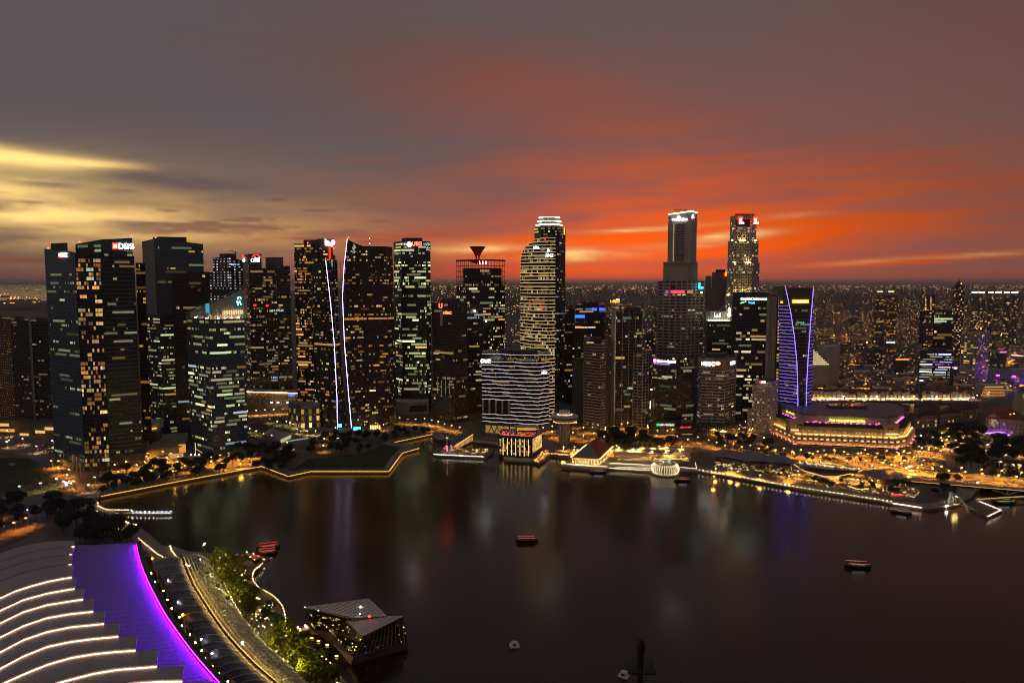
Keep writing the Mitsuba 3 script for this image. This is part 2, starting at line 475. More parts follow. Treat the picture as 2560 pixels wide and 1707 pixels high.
def glyphs(key, p, a, b, wd, h, rgb, lum, name='sign', seed=1, out=0.7, w=0.2, n=None):
    """Lettering too small to read: bars of a word's proportions."""
    r = random.Random(seed)
    u = (np.asarray(b[:2], float) - np.asarray(a[:2], float))
    u /= np.linalg.norm(u)
    mb, x = MB(), 0.0
    step = wd / (n or max(3, int(wd / (h * 0.75))))
    o = np.array([u[1], -u[0]]) * out
    while x < wd - 0.3 * step:
        hh = h * (1.0 if r.random() < 0.35 else 0.72)
        q = np.asarray(p[:2]) + u * x + o
        mb.obox(q, q + u * step * 0.3, (0.1, 0.15), p[2], p[2] + hh)
        if r.random() < 0.7:
            mb.obox(q + u * step * 0.3, q + u * step * 0.78, (0.1, 0.15), p[2] + (0 if r.random() < 0.5 else hh * 0.45), p[2] + (h * 0.25 if r.random() < .5 else hh * 0.72))
        x += step
    return part(key, name, mb, emit=tint(rgb, lum), w=w)


def beacon(key, p, r=0.9, rgb=(1.0, 0.06, 0.04), lum=8.0):
    return part(key, 'warning_light', MB().ball(p, r), emit=tint(rgb, lum), w=0.02)


def on_face(px, py, tw, i, j=None):
    """The point of the tower's front wall i that is seen at the pixel, and the wall's two ends."""
    a, b = tw['pts'][i], tw['pts'][i + 1]
    d = ray(px, py)
    e = b - a
    n = np.array([e[1], -e[0]])
    t = (n @ a) / (n @ d[:2])
    return np.array([0, 0, H]) + d * t, a, b


def winstyle(pal, on, off_, run, lum=(0.3, 0.9), pf=0.5, **k):
    return dict(pal=pal, on=on, off=off_, run=run, lum=lum, pf=pf, **k)


OFFICE = [(PALE, 3), (GREEN, 3), (WARM, 2), (COOL, 1)]
OFFICE_G = [(GREEN, 6), (PALE, 4), (COOL, 1), (WARM, 1)]
HOMES = [(AMBER, 5), (WARM, 4), (PALE, 1)]
MIXED = [(WARM, 4), (AMBER, 2), (PALE, 3), (COOL, 1)]


# ---------------------------------------------------------------- ground, bay, river
def gp(pts, z=2.0):
    return [tuple(G(x, y, z)[:2]) for x, y in pts]


SHORE_NEAR = [(900, 1760), (862, 1697), (815, 1655), (770, 1622), (735, 1600), (716, 1572), (712, 1545), (703, 1520), (688, 1497), (668, 1478), (648, 1467), (637, 1455), (632, 1440), (636, 1425),
              (645, 1414), (630, 1402), (560, 1384), (470, 1376), (432, 1364), (407, 1362), (372, 1332), (343, 1312), (318, 1303), (296, 1288), (290, 1279), (262, 1268), (246, 1256), (241, 1246)]
SHORE_FAR = [(252, 1241), (471, 1199), (654, 1166), (721, 1191), (776, 1179), (971, 1179), (1005, 1133), (1047, 1121), (1030, 1111), (985, 1106), (1080, 1086), (1092, 1098), (1165, 1102), (1243, 1112), (1262, 1152),
             (1328, 1155), (1352, 1128), (1418, 1136), (1452, 1150), (1530, 1163), (1635, 1176), (1748, 1178), (1860, 1197), (1970, 1216), (2085, 1233), (2180, 1249), (2236, 1260), (2330, 1272), (2395, 1262), (2432, 1240)]
MOUTH = [(2448, 1215), (2452, 1170), (2480, 1148), (2640, 1156), (2900, 1175)]
bay = Polygon(gp(SHORE_NEAR + SHORE_FAR + MOUTH) + [(1800, 560), (1800, -300), (-60, -300), (-60, 120)]).buffer(0)
RIVER = [(1990, 1004), (2120, 1001), (2260, 1003), (2345, 1006), (2420, 1010), (2450, 1018), (2430, 1030), (2300, 1032), (2150, 1030), (1990, 1030)]
river = Polygon(gp(RIVER)).buffer(0)
SEA = Polygon([tuple(G(-900, 748, 0)[:2]), tuple(G(150, 752, 0)[:2]), tuple(G(420, 742, 0)[:2]), (-9000, 60000), (-60000, 60000), (-60000, 9000)]).buffer(0)
land = sbox(-60000, -2500, 60000, 60000).difference(bay).difference(river).difference(SEA)
struct('ground', MB().prism(land, -3.0, 2.0), 'land_dark')
struct('water', MB().quad([-60000, -2500, 0], [60000, -2500, 0], [60000, 60000, 0], [-60000, 60000, 0]), 'water')
# paved promenades round the bay, 14 m wide
ring_ = bay.buffer(13).difference(bay.buffer(0.6)).intersection(sbox(-700, 250, 1300, 900))
struct('promenade', MB().sheet(ring_, 2.008), 'paving')
# quay wall and its glowing edge
qs = [(471, 1199), (654, 1166), (721, 1191), (776, 1179), (971, 1179), (1005, 1133), (1047, 1121)]
for run in ([(252, 1241)] + qs, [(985, 1106), (1080, 1086)]):
    key = thing('quay_wall', 'low stone quay wall with a glowing amber edge round the dark lawn' if len(run) > 3 else 'short quay wall with an amber edge light on the inlet behind the lawn', 'wall')
    pts_ = gp(run)
    for a, b in zip(pts_[:-1], pts_[1:]):
        part(key, 'coping', MB().obox(a, b, (1.2, 0.25), 2.012, 2.75), 'quay_stone')
        part(key, 'light_strip', MB().obox(a, b, (-0.3, 0.75), 2.3, 2.65), emit=tint((1.0, 0.46, 0.05), 2.2), w=0.8)
        part(key, 'stone_face', MB().obox(a, b, (-0.01, 0.06), 0.2, 1.95), 'quay_stone')

# lawns, fields
for nm, pts_ in (('lawn', [(735, 1170), (770, 1148), (900, 1133), (960, 1112), (1000, 1118), (975, 1146), (960, 1172), (780, 1172)]), ('field', [(-220, 1150), (40, 1143), (70, 1146), (150, 1215), (120, 1228), (-60, 1250), (-260, 1262)]),
                 ('garden_lawn', [(612, 1062), (700, 1045), (760, 1060), (700, 1085), (620, 1100)]), ('park_lawn', [(2290, 1075), (2440, 1050), (2480, 1080), (2430, 1110), (2310, 1105)])):
    struct(nm, MB().sheet(gp(pts_), 2.012), 'grass')
# roads
ROADS = [('avenue', [(-260, 1050), (-40, 1062), (60, 1098), (150, 1145), (205, 1210), (222, 1236), (190, 1240), (150, 1206), (95, 1152), (20, 1128), (-260, 1150)]),
         ('cross_street', [(-260, 1085), (60, 1098), (160, 1102), (160, 1110), (60, 1108), (-260, 1098)]),
         ('expressway', [(600, 1030), (745, 1022), (745, 1036), (700, 1040), (600, 1044)]),
         ('street', [(630, 1125), (760, 1098), (800, 1092), (1000, 1070), (1090, 1062), (1090, 1068), (990, 1080), (800, 1102), (640, 1136)]),
         ('waterfront_road', [(1360, 1090), (1480, 1094), (1620, 1108), (1780, 1120), (1960, 1136), (2090, 1150), (2090, 1162), (1950, 1146), (1780, 1130), (1620, 1118), (1480, 1104), (1360, 1099)]),
         ('junction', [(2070, 1148), (2200, 1152), (2330, 1150), (2350, 1162), (2290, 1172), (2200, 1172), (2070, 1164)]),
         ('riverside_road', [(2330, 1150), (2345, 1126), (2420, 1102), (2440, 1104), (2372, 1130), (2352, 1162)]),
         ('far_avenue', [(2400, 1010), (2480, 985), (2560, 955), (2700, 930), (2700, 940), (2560, 966), (2490, 996), (2420, 1018)])]
for nm, pts_ in ROADS:
    struct(nm, MB().sheet(gp(pts_), 2.016), 'asphalt')
struct('plaza', MB().sheet(gp([(2040, 1215), (2110, 1198), (2130, 1210), (2085, 1228)]), 2.014), 'paving')
struct('service_yard', MB().sheet(gp([(-300, 1420), (0, 1370), (110, 1328), (140, 1345), (175, 1365), (0, 1420), (-300, 1500)]), 2.014), 'asphalt')

# ---------------------------------------------------------------- the towers, left to right
def PLN(front, py):
    return plan(front, py)


RESID = winstyle(HOMES, 0.55, 0.12, 1.3, (0.15, 0.5), 0.6)
# dark residential block, far left
t = tower('residential_tower', 'dark brown residential block at the left edge with rows of small amber windows', 'tower', PLN([(-70, 965), (33, 915)], 900), ZT(797, 915), fh=3.4, bay=2.4, glass='glass_brown', band='band_brown', dep=26,
          win=winstyle([(AMBER, 5), (WARM, 1)], 0.95, 0.75, 1.2, (0.06, 0.22), 0.8, sill=0.2, head=0.7, maxrun=1), nlit=0)
tower(None, None, None, PLN([(33.2, 915), (76, 905)], 900), ZT(800, 910), fh=3.4, bay=3, parent=t['key'], glass='glass_brown', band='band_dark', win=winstyle(MIXED, 0.12, 0.03, 1.5, (0.05, 0.2), 0.3), nlit=0)
t = tower('residential_tower', 'dark slab block with rooftop boxes beside the tallest left office towers', 'tower', PLN([(83, 908), (140, 903)], 900), ZT(803, 905), fh=3.4, bay=3, glass='glass_dark', band='band_brown', dep=26,
          win=winstyle(MIXED, 0.15, 0.04, 1.4, (0.06, 0.25), 0.4), nlit=2)
pd = thing('podium_building', 'low dark podium with gold lit shop fronts under the residential blocks', 'building')
part(pd, 'wall', MB().prism(PLN([(-90, 915), (36, 893), (76, 890), (150, 888)], 1050) + PLN([(150, 900), (-90, 930)], 1050), 2, ZT(1052, 890)), 'concrete_dark')
for x0, x1, y, c in ((-30, 22, 1058, WARM), (-12, 36, 1072, AMBER), (50, 72, 1083, WARM), (88, 112, 1076, WARM), (112, 140, 1068, WARM)):
    part(pd, 'lit_window', MB().obox(W(x0, y, 886)[:2], W(x1, y, 884)[:2], (0.2, 0.4), ZT(y + 7, 885), ZT(y, 885)), emit=tint(c, 0.9), w=0.1)

# tower with two bank signs: three slabs that meet, the middle one with warm floors
tl = tower('office_tower', 'tall left tower of three slabs with two white and red bank signs', 'tower', PLN([(111, 742), (187, 712)], 625), [ZT(622, 742), ZT(630, 712)], dep=20, fh=4.2, bay=3.0, glass='glass_teal', band='band_teal', bh=1.3,
           win=winstyle([(PALE, 3), (GREEN, 4), (COOL, 1)], 0.55, 0.015, 3.0, (0.10, 0.35), 0.25), nlit=26)
K0 = tl['key']
tc = tower(None, None, None, PLN([(188.2, 713), (251, 717)], 640), ZT(633, 715), dep=22, fh=4.4, bay=2.2, parent=K0, glass='glass_dark', band='band_dark', bh=0.8, mull=(2, 0.35, 0.25, 'dark_metal'),
           win=winstyle([(WARM, 6), (AMBER, 3), (PALE, 2), (COOL, 0.6)], 0.75, 0.12, 1.7, (0.22, 0.7), 0.6, sill=0.0, head=0.9, maxrun=3), nlit=60)
tr = tower(None, None, None, PLN([(252.5, 728), (336, 744)], 660), ZT(640, 736), dep=22, fh=4.2, bay=3.0, parent=K0, glass='glass_dark', band='band_teal', bh=1.4,
           win=winstyle([(PALE, 3), (GREEN, 3), (WARM, 2)], 0.65, 0.02, 3.0, (0.10, 0.4), 0.4), nlit=26)
tt = tower(None, None, None, PLN([(188, 752), (252, 740), (330, 748)], 600), [ZT(610, 752), ZT(599, 740), ZT(595, 748)], z0=ZT(656, 745), dep=20, fh=4.6, bay=4.0, parent=K0, glass='glass_teal', band='band_teal', bh=1.0, plant=False,
           win=winstyle([(GREEN, 3), (PALE, 2)], 0.9, 0.35, 3.0, (0.10, 0.26), 0.8, sill=0.1), nlit=10)
for tw, px, py, i, h in ((tl, 153, 643, 0, 4.2), (tt, 296, 622, 1, 5.4)):
    p, a, b = on_face(px, py, tw, i)
    sign(K0, 'DBS', p, a, b, h, (1.0, 0.95, 0.82), 6.0)
    u = (b - a) / np.linalg.norm(b - a)
    q = np.array([p[0] - u[0] * h * 0.95, p[1] - u[1] * h * 0.95])
    o = off(a, b, 0.5)
    part(K0, 'sign_emblem', MB().obox(q + o, q + u * h * 0.9 + o, (0.1, 0.3), p[2] - 0.3, p[2] + h + 0.3), emit=(6.0, 0.15, 0.06), w=0.3)
    em = MB()
    for k in range(4):
        a4 = math.pi / 4 + k * math.pi / 2
        c4 = q + u * h * 0.45
        for s_ in (0.16, 0.32):
            em.obox(c4 + u * (math.cos(a4) * h * s_ - h * 0.1) + o * 1.7, c4 + u * (math.cos(a4) * h * s_ + h * 0.1) + o * 1.7, 0.12, p[2] + h * (0.5 + math.sin(a4) * s_) - h * 0.1, p[2] + h * (0.5 + math.sin(a4) * s_) + h * 0.1)
    part(K0, 'sign_mark', em, emit=(6.0, 3.2, 1.5), w=0.1)
for p in ((111, 622, 742), (190, 607, 752), (322, 593, 748)):
    beacon(K0, W(*p) + [0, 6, 1.0])
cp = thing('entrance_canopy', 'tall slanted entrance canopy on slim columns at the foot of the left tower', 'canopy')
a, b, c, d_ = W(140, 1112, 745), W(205, 1146, 700), W(216, 1136, 735), W(160, 1106, 770)
part(cp, 'roof', MB().add([a, b, c, d_, a - [0, 0, 1], b - [0, 0, 1], c - [0, 0, 1], d_ - [0, 0, 1]], MB.BF[:, ::-1]), 'roof_slate')
for s_ in (0.03, 0.16, 0.28, 0.62, 0.76, 0.9):
    q = a + (b - a) * s_
    part(cp, 'column', MB().tube([[q[0], q[1] + 0.8, 2], [q[0], q[1] + 0.8, q[2] - 1]], 0.55, 8), 'concrete_pale')
part(cp, 'lit_soffit', MB().add([p - [0, 0, 1.2] for p in (a + [1, 2, 0], d_ + [1, -2, 0], c + [-1, -2, 0], b + [-1, 2, 0])], [[0, 1, 2, 3]]), emit=tint(WARM, 2.0), w=1.0)

# slim lit block between the towers
t = tower('office_tower', 'slim dark block with a golden vertical light strip between the two left towers', 'tower', PLN([(339, 800), (362, 800)], 660), ZT(657, 800), fh=4, bay=2.6, glass='glass_brown', band='band_brown', dep=20, plant=False,
          win=winstyle([(WARM, 3), (AMBER, 2)], 0.8, 0.08, 2.0, (0.2, 0.6), 0.25, zone=lambda z: 1.6 if z > 120 else 0.5), nlit=6)
for k in range(22):
    z = ZT(1030, 752) + k * 2.9
    q = W(346.5 - 1.5, 960, 750)[:2]
    part(t['key'], 'light_strip', MB().obox(q, q + [1.2, 0], 0.3, z, z + 2.0), emit=tint(WARM, 1.0), w=0.02)

# second tower: grey upper block over finely banded floors
t = tower('office_tower', 'tall grey blue glass tower with a slanting roof second from the left', 'tower', PLN([(355, 915), (385, 898), (507, 920)], 600), [ZT(604, 915), ZT(597, 898), ZT(610, 920)], z0=ZT(786, 905), dep=40, fh=4.2, bay=3, glass='glass_teal',
          band='band_teal', bh=1.1, win=winstyle(OFFICE, 0.8, 0.03, 4.0, (0.15, 0.5), 0.3), nlit=24)
beacon(t['key'], W(386, 596, 899) + [0, 3, 1])
g0, g1 = PLN([(355, 914.4), (385, 897.4)], 600)
part(t['key'], 'grey_face', MB().add([[*g0, ZT(785, 905)], [*g1, ZT(785, 905)], [*g1, ZT(598, 898)], [*g0, ZT(605, 915)]], [[0, 1, 2, 3]]), 'glass_grey')
tower(None, None, None, PLN([(363, 912), (400, 896), (470, 910)], 800), ZT(786, 905) - 0.6, dep=38, fh=3.9, bay=2.6, glass='glass_dark', band='band_dark', bh=1.2, parent=t['key'], plant=False,
      win=winstyle([(GREEN, 5), (PALE, 4), (WARM, 1)], 0.75, 0.12, 2.6, (0.18, 0.6), 0.65), nlit=60)
t = tower('office_tower', 'lower mirrored glass wing in front of the grey blue tower', 'tower', PLN([(429, 870), (522, 884)], 690), [ZT(685, 870), ZT(679, 884)], dep=14, fh=4.2, bay=3, glass='glass_brown', band='band_dark', bh=0.9, plant=False,
          win=winstyle(MIXED, 0.7, 0.03, 3.0, (0.12, 0.45), 0.3), nlit=20)

# tower with the slanting glass crown
FE = [(466, 836), (522, 802), (611, 822)]
t = tower('office_tower', 'glass tower with a lit slanting crown and a teal bank emblem', 'tower', PLN(FE, 800), ZT(797, 815), dep=40, fh=4.3, bay=2.9, glass='glass_teal', band='band_teal', bh=1.0, plant=False,
          win=winstyle([(GREEN, 5), (PALE, 5), (WARM, 2), (COOL, 1)], 0.75, 0.09, 2.6, (0.2, 0.7), 0.6), nlit=110)
KE = t['key']
q0, q1, q2 = [np.array(p) for p in PLN(FE, 790)]
zb, zl, zh = ZT(797, 815), ZT(778, 830), ZT(716, 815)
cr = MB()
ts = np.linspace(0, 1, 25)
def crown_pt(s):
    return q0 + (q1 - q0) * s / 0.36 if s < 0.36 else q1 + (q2 - q1) * (s - 0.36) / 0.64
for s_ in ts:
    p = crown_pt(s_)
    cr.tube([[*p, zb], [*p, zl + (zh - zl) * s_]], 0.22, 4)
for f_ in (0.35, 0.7):
    cr.tube([[*crown_pt(s_), zb + (zl + (zh - zl) * s_ - zb) * f_] for s_ in ts], 0.15, 4)
part(KE, 'crown_frame', cr, 'steel_pale', kind='stuff')
part(KE, 'crown_edge', MB().tube([[*crown_pt(s_), zl + (zh - zl) * s_] for s_ in ts], 0.5, 6), 'steel_grey')
gl = MB()
for s0, s1 in zip(ts[:-1], ts[1:]):
    a, b = crown_pt(s0) + [0, 9], crown_pt(s1) + [0, 9]
    gl.quad([*a, zb], [*b, zb], [*b, zl + (zh - zl) * s1 - 1], [*a, zl + (zh - zl) * s0 - 1])
part(KE, 'crown_wall', gl, 'steel_pale')
rf = MB()
for s0, s1 in zip(ts[:-1], ts[1:]):
    a, b = crown_pt(s0), crown_pt(s1)
    rf.quad([*a + [0, 9.0], zl + (zh - zl) * s0 - .6], [*b + [0, 9.0], zl + (zh - zl) * s1 - .6], [*b + [0, 38], zl + (zh - zl) * s1 - 3], [*a + [0, 38], zl + (zh - zl) * s0 - 3])
part(KE, 'crown_roof', rf, 'glass_teal')
for s_ in (0.12, 0.3, 0.5, 0.62, 0.74, 0.86):
    p = crown_pt(s_) + [0, 4.5]
    part(KE, 'crown_lamp', MB().obox(p - [1.4, 0], p + [1.4, 0], 0.4, zb + 0.6, zb + 1.4), emit=tint(PALE, 16), w=1.0)
gdn = MB()
for k in range(110):
    p = crown_pt(0.36 + 0.56 * rnd.random()) + [0, 0.7 + 3 * rnd.random()]
    gdn.ball([p[0], p[1], zb + 0.4 + 3.6 * rnd.random()], 0.25 + 0.2 * rnd.random(), tint(AMBER, 0.5 + 0.9 * rnd.random()))
part(KE, 'garden_lights', gdn, emit='attr', kind='stuff')
for s_, w_ in ((0.56, 9.5), (0.71, 9.0), (0.83, 6.0)):
    p = crown_pt(s_) + [0, 7.5]
    part(KE, 'lit_window', MB().obox(p, p + [w_, 1.0], 0.2, zb + 5.0, zb + 9.5), emit=tint((1.0, 0.72, 0.36), 0.95), w=0.02)
p = crown_pt(0.85)
u = (q2 - q1) / np.linalg.norm(q2 - q1)
em0 = p - u * 1.0 + off(q1, q2, 0.6)
part(KE, 'sign_panel', MB().obox(em0, em0 + u * 7.8, 0.3, ZT(769, 815), ZT(740, 815)), emit=(0.0, 0.09, 0.11), w=0.05)
sq = MB()
for k in range(3):
    zc = ZT(746 + 7.5 * k, 815)
    c_ = em0 + u * (3.9 + (0.8, -0.4, 0.6)[k]) + off(q1, q2, 0.5)
    th = np.linspace(-0.3, math.pi * 1.25, 12)
    sg = 1 if k % 2 == 0 else -1
    sq.tube([[*(c_ + u * 1.7 * math.cos(x) * sg), zc + 1.55 * math.sin(x) * (1 if k != 1 else -1)] for x in th], 0.55, 6)
part(KE, 'sign_emblem', sq, emit=(2.6, 4.5, 4.2), w=0.1)
sp = em0 - u * 31
part(KE, 'sign_panel', MB().obox(sp, sp + u * 4.0, 0.3, ZT(781, 815), ZT(758, 815)), emit=(0.05, 0.35, 0.5), w=0.02)

# distant stepped tower with pinkish lights and a crane
PINK = [((1.0, 0.80, 0.86), 3), ((0.9, 0.9, 1.0), 1)]
t = tower('office_tower', 'distant stepped tower with pinkish white window dots and a rooftop crane', 'tower', PLN([(532, 1260), (572, 1250), (607, 1262)], 650), [ZT(645, 1260), ZT(641, 1250), ZT(652, 1262)], dep=30, fh=4.6, bay=3.4, glass='glass_dark', band='band_dark',
          win=winstyle(PINK, 1.5, 0.3, 1.1, (0.3, 0.8), 0.8, sill=0.3, head=0.75, maxrun=1, zone=lambda z: 1.2 if z > 180 else 0.35), nlit=0)
tower(None, None, None, PLN([(516, 1268), (533, 1262)], 680), ZT(681, 1265), dep=30, fh=4.6, bay=3.4, parent=t['key'], win=winstyle(PINK, 1.6, 0.4, 1.1, (0.3, 0.8), 0.8, sill=0.3, head=0.75, maxrun=1), nlit=0, plant=False)
p, a, b = on_face(578, 663, t, 1)
glyphs(t['key'], p, a, b, 14, 3.0, (0.35, 0.5, 1.0), 2.2, seed=3)
cn = thing('tower_crane', 'small lattice tower crane on the roof of the stepped tower', 'crane')
c0 = W(585, 641, 1262)
part(cn, 'mast', MB().tube([c0 + [0, 8, -2], c0 + [0, 8, 9]], 0.7, 4), 'steel_grey')
part(cn, 'jib', MB().tube([c0 + [3, 8, 6], c0 + [-12, 8, 11]], 0.45, 4), 'steel_grey')

# stepped block with the arched red and white bank sign
t = tower('office_tower', 'stepped office block with a white lower case bank sign under a red arc', 'tower', PLN([(607, 1138), (621, 1112), (654, 1116)], 650), ZT(635, 1114), dep=36, fh=4.3, bay=3, glass='glass_dark', band='concrete', bh=0.9, plant=False,
          win=winstyle([(WARM, 4), (PALE, 4)], 0.6, 0.15, 2.4, (0.15, 0.55), 0.5, zone=lambda z: 0.25 if z > 195 else 1.0), nlit=30)
KG = t['key']
tower(None, None, None, PLN([(655, 1120), (690, 1124)], 680), ZT(671, 1122), dep=34, fh=4.3, bay=3, parent=KG, band='concrete', bh=0.9, plant=False, win=winstyle([(WARM, 4), (PALE, 4)], 0.7, 0.15, 2.0, (0.15, 0.55), 0.5), nlit=24)
tower(None, None, None, PLN([(664, 1160), (708, 1162)], 660), ZT(643, 1160), z0=ZT(700, 1160), dep=20, fh=4.3, bay=3, parent=KG, glass='concrete', band='concrete', win=None, plant=False)
tower(None, None, None, PLN([(691, 1126), (725, 1130)], 680), ZT(665, 1128), dep=34, fh=4.3, bay=3, parent=KG, band='concrete', bh=0.9, plant=False, win=winstyle([(WARM, 4), (PALE, 4), (GREEN, 1)], 0.7, 0.12, 2.4, (0.15, 0.55), 0.5), nlit=30)
for i, px, s_ in ((1, 626.5, 'citi'), (0, 608.2, 'citi')):
    p, a, b = on_face(px, 655, t, i)
    sign(KG, s_, p, a, b, 7.0 if i else 5.6, (0.95, 0.95, 1.0), 3.0)
    u = (b - a) / np.linalg.norm(b - a)
    wd = 15 if i else 6
    th = np.linspace(0.18, math.pi - 0.18, 14)
    c_ = np.asarray(p[:2]) + u * wd * 0.58 + off(a, b, 0.8)
    part(KG, 'sign_arc', MB().tube([[*(c_ + u * wd * 0.42 * math.cos(x)), p[2] + 6.6 + 5.0 * math.sin(x) - 0.8] for x in th], 0.6, 6), emit=(5.0, 0.12, 0.06), w=0.2)
for px, py, rgb in ((637, 763, (1, .03, .02)), (668, 764, (1, .03, .02))):
    part(KG, 'red_sign', MB().ball(W(px, py, 1108), 1.6, s=(1.6, .5, 1)), emit=tint(rgb, 2.0), w=0.02)
p = W(682, 778, 1121)
glyphs(KG, p, [0, 0], [1, 0], 18, 3.2, (0.6, 0.95, 0.8), 1.2, seed=5)
p = W(679, 945, 1121)
glyphs(KG, p, [0, 0], [1, 0], 11, 3.0, (0.3, 0.55, 1.0), 1.6, seed=6)
pw = thing('podium_building', 'long low podium with a glowing fluted wall and small blue sign', 'building')
a, b = W(600, 990, 1062)[:2], W(746, 990, 1046)[:2]
z0_, z1_ = ZT(1021, 1054), ZT(981, 1054)
part(pw, 'wall', MB().obox(a, b, (30, 0.0), z0_ - 12, z1_), 'stone_gold')
fl = MB()
for k in range(44):
    q = a + (b - a) * (k + 0.5) / 44
    fl.obox(q - [0.25, 0], q + [0.25, 0], (0.0, 0.4), z0_, z1_ - 1)
part(pw, 'fins', fl, 'stone_gold', kind='stuff')
part(pw, 'light_strip', MB().obox(a, b, (-0.9, 1.6), z1_ + 0.3, z1_ + 1.0), emit=tint((1.0, 0.66, 0.24), 7.0), w=2.0)
p = W(722, 986, 1046)
part(pw, 'sign', MB().obox(p[:2], p[:2] + [9, -0.7], (0.0, 0.6), p[2] - 2, p[2] + 0.8), emit=(0.05, 0.35, 1.6), w=0.05)
for px in (676, 692, 716, 720):
    q = W(px, 1008, 1045)
    part(pw, 'lit_window', MB().obox(q[:2], q[:2] + [3.5, 0], 0.4, q[2], q[2] + 2), emit=tint(COOL, 2.0), w=0.02)

# dark residential tower with the striped magenta crown
t = tower('residential_tower', 'dark tower of scattered amber windows with a white striped magenta lit crown', 'tower', PLN([(735, 1005), (793, 998), (838, 1003)], 620), [ZT(609, 1005), ZT(610, 998), ZT(640, 1003)], dep=30, fh=3.8, bay=3, glass='glass_brown', band='band_dark', bh=0.8,
          win=winstyle(HOMES, 0.85, 0.2, 1.8, (0.25, 0.8), 0.65), nlit=60)
KH = t['key']
p, a, b = on_face(812, 640, t, 1)
hb = PLN([(793, 1001), (832, 1001)], 610)
part(KH, 'crown', MB().prism(hb + PLN([(832, 1020), (793, 1020)], 610), ZT(650, 1000), ZT(597, 1001)), 'band_dark')
for k in range(6):
    q = W(812.5 + 3.3 * k, 611 - 1.1 * k * 0, 997)
    part(KH, 'light_strip', MB().obox(q[:2], q[:2] + [0.9, 0], 0.4, q[2] - 1.5 - 0.3 * k, q[2] + 7.5 - 1.2 * k), emit=tint((1.0, 0.85, 0.6), 4.0), w=0.02)
part(KH, 'crown_lamp', MB().ball(W(833, 606, 998), 3.4, s=(0.8, .5, 1.2)), emit=(6.0, 1.0, 5.0), w=0.3)
q = W(822.5, 648, 996)
part(KH, 'red_strip', MB().obox(q[:2], q[:2] + [2.6, 0], 0.4, q[2], q[2] + 18), emit=(1.6, 0.05, 0.01), w=0.05)
beacon(KH, W(768, 607, 1004) + [0, 2, 0])
beacon(KH, W(835, 621, 1004))


# ---------------------------------------------------------------- twin sail towers with white light lines
def lerp_tab(tab):
    """tab: (py, px) pairs down an edge at distance D -> function of height giving the plan point."""
    def f(D):
        zs = [ZT(py, D) for py, _ in tab][::-1]
        xs = [W(px, py, D)[0] for py, px in tab][::-1]
        return lambda z: np.array([np.interp(z, zs, xs), D])
    return f


SAILWIN = winstyle(HOMES + [(COOL, 0.7), (PALE, 2)], 0.30, 0.07, 1.4, (0.12, 0.6), 0.45, maxrun=3)
eL = lerp_tab([(650, 814.5), (760, 827), (860, 836), (1000, 843), (1080, 844)])(928)
aL, bL = lerp_tab([(650, 781), (1075, 789)])(950), lerp_tab([(650, 842), (860, 850), (1075, 868)])(945)
sh = lambda z: [aL(z), eL(z), bL(z)]
t = tower('sail_tower', 'shorter curved residential tower edged by a white light line', 'tower', [(0, 0)] * 3, [ZT(676, 950), ZT(650, 928), ZT(650, 945)], dep=22, fh=3.7, bay=2.7, glass='glass_dark', band='band_dark', bh=0.7, shape=sh, plant=False, win=SAILWIN, nlit=26, mull=(2, 0.3, 0.25, 'band_dark'))
KI = t['key']
zz = np.linspace(2, ZT(650, 928), 40)
part(KI, 'light_line', MB().tube([[*(eL(z) + [0, -0.8]), z] for z in zz], 0.42, 6), emit=(1.7, 1.5, 2.5), w=1.0)
eR = lerp_tab([(597, 868.5), (660, 861), (740, 856.5), (860, 861.5), (1000, 873), (1080, 880)])(934)
bR = lerp_tab([(600, 913), (860, 921), (1075, 925)])(948)
cR, dR = lerp_tab([(600, 964), (1075, 975)])(955), lerp_tab([(600, 981), (1075, 990)])(968)
sh2 = lambda z: [eR(z), bR(z), cR(z), dR(z)]
t = tower('sail_tower', 'taller curved residential tower with a raked peak edged by a white light line', 'tower', [(0, 0)] * 4, [ZT(598, 934), ZT(623, 948), ZT(629, 955), ZT(641, 968)], dep=24, fh=3.7, bay=2.7, glass='glass_brown', band='band_brown', bh=0.7, shape=sh2, plant=False,
          win=SAILWIN, nlit=40, mull=(2, 0.3, 0.25, 'band_brown'))
KJ = t['key']
zz = np.linspace(2, ZT(597, 934), 60)
part(KJ, 'light_line', MB().tube([[*(eR(z) + [0, -0.8]), z] for z in zz], 0.45, 6), emit=(1.7, 1.5, 2.5), w=1.0)
for key, x0, x1, y0, y1, D in ((KI, 816, 831, 649, 674, 938), (KJ, 869, 889, 606, 633, 940)):
    sp_ = MB()
    for k in range(90):
        q = W(x0 + (x1 - x0) * rnd.random(), y0 + (y1 - y0) * rnd.random(), D - 1.5)
        if key == KJ and q[2] > ZT(600 + (q[0] - W(869, 620, D)[0]) / (W(889, 620, D)[0] - W(869, 620, D)[0]) * 13, D):
            continue
        sp_.box(q[0] - .5, q[1], q[2] - .4, q[0] + .5, q[1] + .4, q[2] + .4, tint((0.85, 0.95, 0.7), 0.35 + 0.6 * rnd.random()))
    part(key, 'crown_lights', sp_, emit='attr', kind='stuff')
for z in (ZT(799, 945), ZT(863, 940)):
    for key, f0, f1 in ((KJ, eR, bR), (KJ, bR, cR), (KJ, cR, dR)) if z > 120 else ((KI, aL, eL), (KI, eL, bL)):
        part(key, 'lit_floor', MB().obox(f0(z) * 0.97 + f1(z) * 0.03, f0(z) * 0.03 + f1(z) * 0.97, (0.2, 0.35), z, z + 2.4), emit=tint(AMBER, 0.55), w=0.0)
beacon(KJ, W(871, 595, 934) + [0, 1, 1])
beacon(KI, W(814, 648, 928) + [0, 0, 1], 0.6)
p = W(922, 624, 958)
an = thing('roof_antenna', 'white lit lattice antenna on the roof of the taller sail tower', 'antenna')
